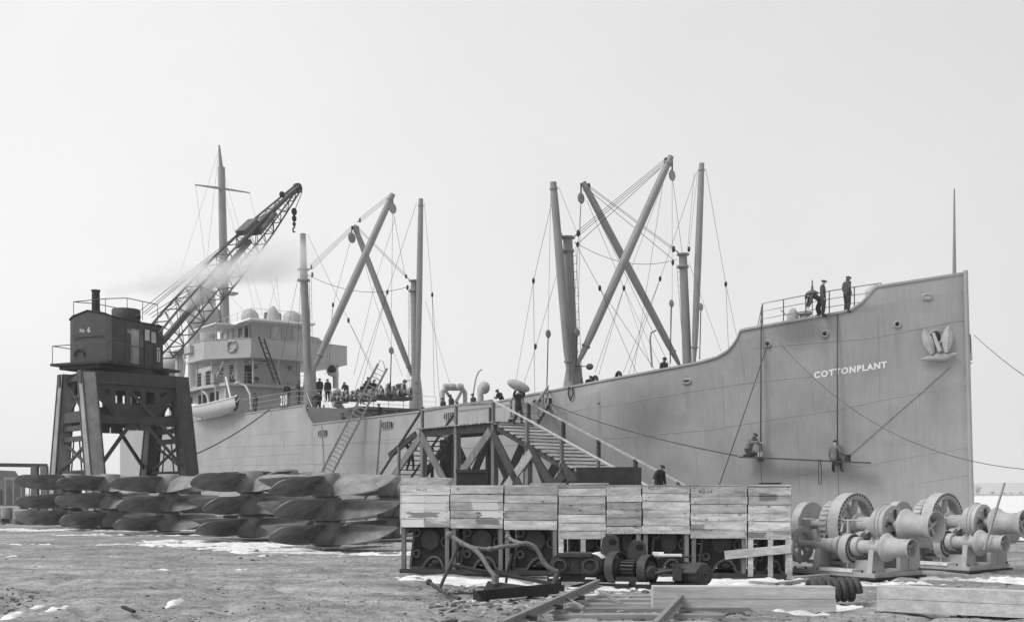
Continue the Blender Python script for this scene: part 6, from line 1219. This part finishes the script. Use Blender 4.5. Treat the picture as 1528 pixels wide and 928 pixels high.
ib(MB().tube([(.16, -.2, .33), (.55, -.28, .42)], .045, 8), 'rod', gm); ib(MB().box((.55, -.28, .36), (.16, .14, .36)), 'crosshead', gm, 'iron_mid', False); ib(MB().lathe([(.16, 0), (.12, .05), (.04, .06)], (.1, -.2, .34), (.6, -.8, 0), 14), 'end_cap', gm)
for x, y in ((-.42, -.35), (-.05, -.4)): ib(MB().box((x, y, .05), (.26, .2, .1)), 'foot', gm, 'iron_dark', False); ib(MB().box((x, y, .115), (.24, .18, .035)), 'snow_cap', gm, 'snow', False)
# ---------------------------------------------------------------- bent pipe frame and scrap in front of the crates
pf = thing('bent_pipe_frame', 'twisted frame of bent iron pipes leaning in front of the left crates', 'pipes', gnd(735, 878))
def ptube(pts, r, name, Y0=19.9, Y1=None, m='pipe_iron', parent=None):
    Y1 = Y0 if Y1 is None else Y1; n = len(pts) - 1; q = [at(x, y, Y0 + (Y1 - Y0) * i / n) for i, (x, y) in enumerate(pts)]
    out = []
    for i in range(n):
        p0, p1, p2, p3 = q[max(i - 1, 0)], q[i], q[i + 1], q[min(i + 2, n)]
        for k in range(5): t_ = k / 5; out.append(.5 * ((2 * p1) + (p2 - p0) * t_ + (2 * p0 - 5 * p1 + 4 * p2 - p3) * t_ ** 2 + (3 * p1 - p0 - 3 * p2 + p3) * t_ ** 3))
    out.append(q[-1]); return MB().tube(out, r, 10).build(name, MT[m], parent or pf, True, True), q
MT['pipe_iron'] = simple('pipe_iron', .17, .55, .25, 6, .2, .2, 40)
_, q = ptube([(671, 798), (690, 810), (705, 818), (718, 829), (728, 846), (739, 860)], .042, 'bent_pipe', 19.8, 19.3); MB().ell(q[0], .075, .075, .075, 10, 7).build('pipe_flange', MT['pipe_iron'], pf, True, True); MB().tube([q[-1] + V((0, 0, .03)), q[-1] - V((0, 0, .12))], .065, 8).build('pipe_flange', MT['pipe_iron'], pf, True, True)
_, q = ptube([(698, 814), (712, 818), (730, 819), (750, 815), (770, 813), (784, 810), (797, 815), (805, 826), (812, 840), (824, 849), (832, 852)], .040, 'bent_pipe', 19.75, 19.9)
_, q = ptube([(758, 801), (767, 807), (782, 811)], .034, 'bent_pipe', 20.2, 19.85); MB().ell(q[0], .06, .06, .06, 10, 7).build('pipe_flange', MT['pipe_iron'], pf, True, True)
for x, y in ((731, 819), (712, 819), (690, 811)): MB().ell(at(x, y, 19.7), .055, .055, .055, 8, 6).build('pipe_joint', MT['pipe_iron'], pf, True, True)
ptube([(684, 812), (676, 832), (668, 850), (655, 880)], .030, 'iron_leg', 19.9, 19.3, 'iron_mid'); ptube([(673, 842), (710, 850), (745, 856), (790, 864), (826, 871)], .036, 'iron_bar', 19.9, 19.9, 'iron_mid'); ptube([(764, 826), (758, 848), (755, 869)], .026, 'iron_leg', 20.1, 20.1, 'iron_mid'); ptube([(832, 853), (829, 864), (824, 876)], .05, 'iron_leg', 19.9, 19.8, 'iron_mid')
rdp = thing('iron_rod', 'short knobbed iron rod lying on the mud left of the pipe frame', 'rod', gnd(660, 884)); q = [at(640, 868, 19.0), at(660, 882, 18.7), at(686, 893, 17.7)]; MB().tube(q, .034, 8).build('shaft', MT['iron_mid'], rdp, True, True); MB().ell(q[0], .06, .06, .06, 10, 6).build('knob', MT['iron_mid'], rdp, True, True)
q = [gnd(668, 885, .04), gnd(724, 884, .04)]; r2_ = thing('iron_rod', 'thin iron rod lying level on the mud behind the knobbed rod', 'rod', q[0]); MB().tube(q, .02, 6).build('shaft', MT['iron_mid'], r2_, True, True)
def slab_thing(name, label, cat, pix, th, m, z=0.05, tilt=0.):
    pts = [gnd(x, y, 0) for x, y in pix]; b = pts[0]; o_ = thing(name, label, cat, b); lo = [V((p.x, p.y, z)) for p in pts]; hi = [V((p.x, p.y, z + th + tilt * i)) for i, p in enumerate(pts)]
    MB().rings([lo, hi]).build('slab', MT[m], o_, False, True); return o_
ps = thing('steel_plate', 'dark bent steel plate propped up in the rubble by the rail', 'plate', gnd(725, 880)); MB().rings([[at(721, 880, 19.3), at(728, 866, 19.6), at(785, 874, 19.2), at(830, 879, 18.6), at(768, 888, 18.7)], [at(721, 882, 19.6), at(728, 868, 19.9), at(785, 876, 19.5), at(830, 881, 18.9), at(768, 890, 19.0)]]).build('plate', MT['iron_dark'], ps, False, True)
ir = thing('channel_iron', 'long dark channel iron lying in front of the bent pipes', 'beam', gnd(710, 895)); a, b = gnd(712, 895), gnd(836, 884); MB().bar(a + V((0, 0, .07)), b + V((0, 0, .07)), .2, .14).build('web', MT['iron_dark'], ir, False, True); MB().bar(a + V((0, -.1, .13)), b + V((0, -.1, .15)), .04, .06).build('flange', MT['iron_dark'], ir, False, True)
# ---------------------------------------------------------------- broken rail track
trk = thing('rail_track', 'end of a broken rail track on rough timber ties in the foreground', 'track', gnd(900, 915))
def rail(a, b, zr_, nm='rail'):
    a, b = V(a), V(b); m = M.Identity(4); d = (b - a).normalized(); x = d.cross(V((0, 0, 1))).normalized(); u = x.cross(d)
    prof = [(-.07, 0), (.07, 0), (.07, .012), (.014, .03), (.014, .10), (.036, .11), (.036, .145), (-.036, .145), (-.036, .11), (-.014, .10), (-.014, .03), (-.07, .012)]
    return MB().rings([[p + x * s_ * .85 + u * h_ * .8 for s_, h_ in prof] for p in (a, b)]).build(nm, MT['rail_steel'], trk, False, True)
ra, rb_ = gnd(748, 941, .12), gnd(893, 880, .12); rail(ra, rb_ + V((0, 0, .06)), 0)
rc, rd_ = gnd(978, 941, .12), gnd(1021, 893, .12); rail(rc, rd_, 0)
for px0, px1, py, w_ in ((800, 1062, 934, .26), (826, 1080, 921, .24), (838, 1118, 912, .2), (846, 1100, 905, .22), (850, 1112, 898.5, .2), (858, 1040, 893, .18)):
    a, b = gnd(px0, py, .0), gnd(px1, py - rng.uniform(-1, 1.5), .01); plank('tie', trk, a, b, w_ * 1.1, .11, MT['wood_tie'])
for f in (.2, .45, .7): p = ra.lerp(rb_, f); plank('fish_plate' if f == .45 else 'chair', trk, p + V((-.09, 0, .03)), p + V((.13, 0, .03)), .13, .06, MT['iron_mid'])
p, q = gnd(897, 882, .2), gnd(926, 901, .05); bp_ = thing('broken_batten', 'splintered batten leaning off the end of the left rail', 'board', p); plank('board', bp_, p, q, .09, .035, MT['wood_tread']); p, q = gnd(838, 889, .22), gnd(872, 906, .10); bp_ = thing('broken_batten', 'thin stick lying across the left rail', 'stick', p); plank('board', bp_, p, q, .04, .03, MT['wood_tie']); p, q = gnd(858, 895, .05), gnd(839, 884, .2); bp_ = thing('broken_batten', 'pale stub of wood sticking up left of the rail', 'stick', p); plank('board', bp_, p, q, .10, .05, MT['wood_tread'])
# ---------------------------------------------------------------- heavy timbers, coil, boards on the ground
def timbers(px0, px1, py_b0, py_b1, label, n=2, hh=.172, gapx=0.):
    a, b = gnd(px0, py_b0), gnd(px1, py_b1); o_ = thing('timber_stack', label, 'timber', a)
    for i in range(n): z = hh / 2 + i * (hh + .006); plank('beam', o_, V((a.x, a.y + .14 - .0 * i, z)), V((b.x - .01 * i, b.y + .14 + .012 * i, z)), .30, hh, MT['wood_beam'])
    return o_
tb = timbers(975, 1248, 911, 912, 'two long squared timbers stacked in front of the coil')
tb2 = timbers(1316, 1640, 911, 927, 'long squared timbers with dark stencil at the right edge', 2, .175)
a, b = gnd(1316, 911), gnd(1640, 927); dv = (b - a).normalized(); o0 = at(1414, 893, 15.25)
def tmark(u, v): x = 1414.5 + 16 * u; f_ = (x - 1316) / 324; p = a.lerp(b, f_); r = ray(x, 894.5 - 6 * v); k = p.y / r.y; q = V((r.x * p.y, p.y - .012, EYE + r.z * p.y)); return rootm(tb2).inverted() @ q
text_part('1271', 'stencil_mark', tb2, tmark, MT['stencil'], .01)
a, b = gnd(1075, 905), gnd(1100, 913); sl_ = thing('steel_offcut', 'small dark block under the timbers right of the track', 'block', a); plank('block', sl_, V((a.x, a.y - .1, .1)), V((b.x, a.y - .15, .07)), .2, .2, MT['iron_dark'])
c0_, c1_ = gnd(1214, 902), gnd(1284, 901); cR = .185; co = thing('coil_spring', 'thick dark iron coil lying behind the squared timbers', 'coil', c0_); NT = 6.6; pts = []; ln = (c1_ - c0_)
for i in range(int(NT * 20)): a_ = 2 * PI * i / 20; pts.append(c0_ + ln * (i / (NT * 20)) + V((0, math.cos(a_) * cR * .72 + .18, .21 + math.sin(a_) * cR * .72)))
MB().tube(pts, .062, 8).build('coil', MT['iron_mid'], co, True, True)
for px0, py0, px1, py1, wd, lab in ((1166, 870, 1213, 864, .14, 'narrow board lying on snow by the right crate'), (1180, 862, 1232, 858, .2, 'wide board under the left foot of the first winch'), (1120, 868, 1160, 871, .12, 'short board by the slatted crate foot')):
    p, q = gnd(px0, py0, .05), gnd(px1, py1, .05); o_ = thing('loose_board', lab, 'board', p); plank('board', o_, p, q, wd, .05, MT['wood_tread'])
for i, (px0, py0, px1, py1, wd, lab) in enumerate(((100, 787, 145, 786, .3, 'weathered board on the snow before the left propellers'), (150, 793, 235, 794, .25, 'long flat plank on the snow in front of the crane propellers'), (183, 905, 200, 912, .05, 'short dark stick in the mud ruts at the bottom left'))):
    p, q = gnd(px0, py0, .04), gnd(px1, py1, .04); o_ = thing('loose_board', lab, 'board', p); plank('board', o_, p, q, wd, .04 if i != 5 else .14, MT['wood_tie' if i < 2 else 'wood_dark'])
# stones and chips strewn about: far too many to count
mb = MB(); ico = [(0, 0, 1), (.89, 0, .45), (.28, .85, .45), (-.72, .53, .45), (-.72, -.53, .45), (.28, -.85, .45), (.72, .53, -.45), (-.28, .85, -.45), (-.89, 0, -.45), (-.28, -.85, -.45), (.72, -.53, -.45), (0, 0, -1)]
icf = [(0, 1, 2), (0, 2, 3), (0, 3, 4), (0, 4, 5), (0, 5, 1), (1, 6, 2), (2, 7, 3), (3, 8, 4), (4, 9, 5), (5, 10, 1), (2, 6, 7), (3, 7, 8), (4, 8, 9), (5, 9, 10), (1, 10, 6), (6, 11, 7), (7, 11, 8), (8, 11, 9), (9, 11, 10), (10, 11, 6)]
def stones(n, px0, px1, py0, py1, s0, s1, mbx, flat=.6):
    for _ in range(n):
        p = gnd(rng.uniform(px0, px1), rng.uniform(py0, py1)); s_ = s0 + (s1 - s0) * rng.random() ** 2.5; p.z = float(gz(p.x, p.y)) + s_ * .15
        sv = V((s_ * rng.uniform(.7, 1.6), s_ * rng.uniform(.6, 1.2), s_ * flat * rng.uniform(.5, 1)))
        mbx.add([(a * sv.x * rng.uniform(.75, 1.2), b * sv.y * rng.uniform(.75, 1.2), c * sv.z * rng.uniform(.8, 1.2)) for a, b, c in ico], icf, M.Translation(p) @ M.Rotation(rng.uniform(0, 6.3), 4, 'Z'))
MT['stone_dark'] = simple('stone_dark', .10, .9, .4, 3, .3, .4, 40); MT['stone_pale'] = simple('stone_pale', .42, .9, .4, 3, .2, .4, 40)
stones(420, -20, 720, 805, 935, .008, .045, mb, .5); stones(420, 640, 1110, 872, 930, .015, .085, mb); stones(160, 1100, 1528, 868, 925, .01, .05, mb); stones(80, 270, 620, 800, 835, .02, .06, mb); stones(60, 0, 60, 880, 905, .02, .07, mb)
tag(mb.build('dark_stones', MT['stone_dark']), kind='stuff')
mb = MB(); stones(300, 650, 1040, 870, 915, .015, .075, mb); stones(60, -20, 700, 830, 935, .01, .04, mb); stones(60, 1290, 1528, 865, 915, .01, .04, mb); tag(mb.build('pale_stones', MT['stone_pale']), kind='stuff')
# splintered wood chips in the rubble by the track
mb = MB()
for _ in range(170):
    p = gnd(rng.uniform(660, 1100), rng.uniform(873, 920)); a_ = rng.uniform(0, PI); ln = rng.uniform(.06, .38); p.z = float(gz(p.x, p.y)) + .02; d = V((math.cos(a_), math.sin(a_), rng.uniform(-.12, .2))) * ln / 2; mb.bar(p - d, p + d, rng.uniform(.02, .06), rng.uniform(.008, .025))
tag(mb.build('wood_chips', MT['wood_tread']), kind='stuff')
# ---------------------------------------------------------------- far left: pipe trestle, hut, fence, junk
tr = thing('pipe_trestle', 'long low trestle carrying a level beam at the left edge', 'trestle', gnd(40, 762)); Yt = 90
plank('beam', tr, at(-60, 692.5, Yt), at(70, 694.5, Yt), .3, .3, MT['wood_dark'])
for x in (-20, 52, 66): plank('leg', tr, at(x, 695, Yt), V((at(x + (1 if x < 60 else 2), 695, Yt).x, Yt, 0)), .5, .5, MT['wood_frame'], (0, 1, 0))
hut = thing('grey_hut', 'pale gabled hut cut off by the left edge of the picture', 'hut', at(-12, 735, 150)); a = at(-40, 735, 150); b = at(9, 735, 150)
mb = MB().rings([[V((x, y, z)) for x, z in ((a.x, 0), (b.x, 0), (b.x, 2.6), ((a.x + b.x) / 2 + .8, 4.8), (a.x, 2.6))] for y in (150, 156)]); mb.build('wall', MT['wood_frame'], hut, False, True); MB().box(((a.x + b.x) / 2 + 1.2, 149.95, 1.1), (1.0, .1, 2.0)).build('door', MT['iron_mid'], hut, False, True)
fn = thing('yard_fence', 'thin dark rail fence in the distance at the left', 'fence', at(20, 735, 140))
for x in range(8, 150, 12): plank('post', fn, V((at(x, 735, 140).x, 140, 0)), at(x, 713, 140), .12, .12, MT['mast_paint'], (0, 1, 0))
plank('rail', fn, at(5, 713.5, 140), at(150, 714.5, 140), .12, .3, MT['mast_paint'])
jk = [(36, 752, 6, 8, 'dark iron drum lying in the junk at the left edge'), (10, 766, 8, 8, 'pale keg in the junk at the left edge'), (25, 770, 6, 6, 'small upright keg right of the pale keg')]
for px, py, rx, h_, lab in jk:
    Yj = 62; c = at(px, py, Yj); r = rx * Yj / FPX; single('junk_drum', MB().lathe([(r, 0), (r * 1.05, h_ * Yj / FPX), (r, h_ * 2 * Yj / FPX)], V((c.x, c.y, c.z - h_ * Yj / FPX * .9)), (0, 0, 1), 14), MT['iron_mid' if 'dark' in lab else 'wood_tread'], lab, 'drum', V((c.x, c.y, c.z - h_ * Yj / FPX * .9)), None, True)
mb = MB(); rr_ = random.Random(3)
for _ in range(150): p = gnd(rr_.uniform(-20, 85), rr_.uniform(762, 783)); s_ = rr_.uniform(.1, .45); mb.box(p + V((0, 0, s_ * .3)), (s_ * rr_.uniform(.5, 2.5), s_, s_ * rr_.uniform(.4, 1)), rr_.uniform(0, 3))
tag(mb.build('scrap_heap', MT['wood_frame']), kind='stuff')
# ---------------------------------------------------------------- bare trees on the far bank
def bare_tree(px, py_top, wpx, label):
    Y = 965; b = V(((px - CX) / FPX * Y, Y, 1.0)); h_ = EYE + (HY - py_top) / FPX * Y - 1.0; wd = wpx * Y / FPX; t_ = thing('bare_tree', label, 'tree', b, group='bare trees on the far bank'); r_ = random.Random(px)
    MB().tube([(0, 0, -1), (0, 0, h_ * .4), (.1, 0, h_ * .8)], [.28, .18, .06], 6).build('trunk', MT['tree_bark'], t_)
    mb = MB()
    for _ in range(70):
        z0 = r_.uniform(.0, .7) * h_; a_ = r_.uniform(0, 2 * PI); L_ = r_.uniform(.2, .55) * wd; p = V((r_.uniform(-.2, .2) * wd, 0, z0)); q = p + V((math.cos(a_) * L_, math.sin(a_) * L_, r_.uniform(.1, .45) * h_)); q.z = min(q.z, h_); mid = p.lerp(q, .5) + V((0, 0, .2)); mb.tube([p, mid, q], [.10, .07, .03], 3)
        for k in range(3): s_ = q + V((r_.uniform(-1, 1), r_.uniform(-1, 1), r_.uniform(.2, 1))) * .12 * h_; mb.tube([mid, s_], [.05, .025], 3)
    o_ = mb.build('crown', MT['tree_bark'], t_); o_['kind'] = 'stuff'
for px, py, w_, lab in ((1459, 725, 11, 'tallest bare tree on the far bank just right of the stem'), (1481, 733, 7, 'low bare bush to the right of the tall far tree'), (1499, 735, 4, 'tiny bush beside the slanting pole on the far bank'), (1509, 734.5, 4, 'small far bush right of the slanting pole'), (1523, 734, 6, 'far bush at the right edge of the picture'), (1450, 735, 5, 'low far bush touching the ship stem')): bare_tree(px, py, w_, lab)
q = [at(1504, 769, 60), at(1514, 766, 60), at(1540, 769, 60)]
single('ice_pole', MB().tube([q[0], q[1], q[2]], .05, 5), MT['mast_paint'], 'dark stick lying on the snow field at the right edge', 'stick', q[0])
# ---------------------------------------------------------------- steam drifting from the crane chimney
def steam_mat(name, dens, scale, lo, hi, axis_len, r0, r1):
    m = bpy.data.materials.new(name); m.use_nodes = True; t = m.node_tree; N = t.nodes; N.clear(); o = N.new('ShaderNodeOutputMaterial'); v = N.new('ShaderNodeVolumePrincipled'); v.inputs['Color'].default_value = (.998, .998, .998, 1); v.inputs['Anisotropy'].default_value = .2
    tc = N.new('ShaderNodeTexCoord'); sx = N.new('ShaderNodeSeparateXYZ'); L(t, tc.outputs['Object'], sx.inputs[0])
    def mth(op, a, b=None):
        k = N.new('ShaderNodeMath'); k.operation = op
        for i, q in enumerate((a, b)):
            if q is None: continue
            if isinstance(q, (int, float)): k.inputs[i].default_value = q
            else: L(t, q, k.inputs[i])
        return k.outputs[0]
    rad = mth('SQRT', mth('ADD', mth('POWER', sx.outputs[1], 2.), mth('POWER', sx.outputs[2], 2.)))
    R = N.new('ShaderNodeMapRange'); R.inputs[1].default_value = 0; R.inputs[2].default_value = axis_len; R.inputs[3].default_value = r0; R.inputs[4].default_value = r1; L(t, sx.outputs[0], R.inputs[0])
    f = mth('DIVIDE', rad, R.outputs[0])
    n = N.new('ShaderNodeTexNoise'); n.inputs['Scale'].default_value = scale; n.inputs['Detail'].default_value = 4; mp = N.new('ShaderNodeMapping'); mp.inputs['Scale'].default_value = (.65, 1, 1); L(t, tc.outputs['Object'], mp.inputs[0]); L(t, mp.outputs[0], n.inputs['Vector'])
    k = mth('ADD', f, mth('MULTIPLY', mth('SUBTRACT', n.outputs[0], .5), 1.5)); r = N.new('ShaderNodeMapRange'); r.interpolation_type = 'SMOOTHSTEP'; r.inputs[1].default_value = lo; r.inputs[2].default_value = hi; r.inputs[3].default_value = dens; r.inputs[4].default_value = 0; L(t, k, r.inputs[0])
    e = N.new('ShaderNodeMapRange'); e.interpolation_type = 'SMOOTHSTEP'; e.inputs[1].default_value = axis_len; e.inputs[2].default_value = axis_len * .6; L(t, sx.outputs[0], e.inputs[0])
    L(t, mth('MULTIPLY', r.outputs[0], e.outputs[0]), v.inputs['Density']); L(t, v.outputs[0], o.inputs['Volume']); return m
def plume(name, a, b, r0, r1, dens, scale=.5, lo=.2, hi=.9):
    d = b - a; Ln = d.length; x = d.normalized(); y = V((0, 0, 1)).cross(x).normalized(); z = x.cross(y)
    mb = MB().tube([(-.15, 0, 0), (Ln * .35, 0, 0), (Ln, 0, 0)], [r0 * 1.15, (r0 + (r1 - r0) * .35) * 1.15, r1 * 1.15], 14); o_ = mb.build(name, steam_mat(name + '_vapour', dens, scale, lo, hi, Ln, r0, r1))
    o_.matrix_basis = M(((x.x, y.x, z.x, a.x), (x.y, y.y, z.y, a.y), (x.z, y.z, z.z, a.z), (0, 0, 0, 1))); tag(o_, kind='stuff'); return o_
plume('steam', at(160, 436, 73.0), at(480, 376, 84), .5, 1.95, .55, .5, .2, 1.0)
plume('steam', at(276, 458, 77), at(345, 396, 80), .75, 1.2, 1.3, .8, .25, .95); plume('steam', at(215, 428, 76), at(500, 370, 86), 1.2, 2.7, .55, .38, .05, 1.0)
# ---------------------------------------------------------------- winter haze over the yard and the river
hm = bpy.data.materials.new('haze_air'); hm.use_nodes = True; t = hm.node_tree; t.nodes.clear(); o = t.nodes.new('ShaderNodeOutputMaterial'); v = t.nodes.new('ShaderNodeVolumePrincipled')
v.inputs['Color'].default_value = (.95, .95, .95, 1); v.inputs['Density'].default_value = .0004; v.inputs['Anisotropy'].default_value = .1; t.links.new(v.outputs[0], o.inputs['Volume'])
mb = MB().box((0, 2000, 26), (13000, 12000, 60)); hz = mb.build('haze', hm); tag(hz, kind='stuff')
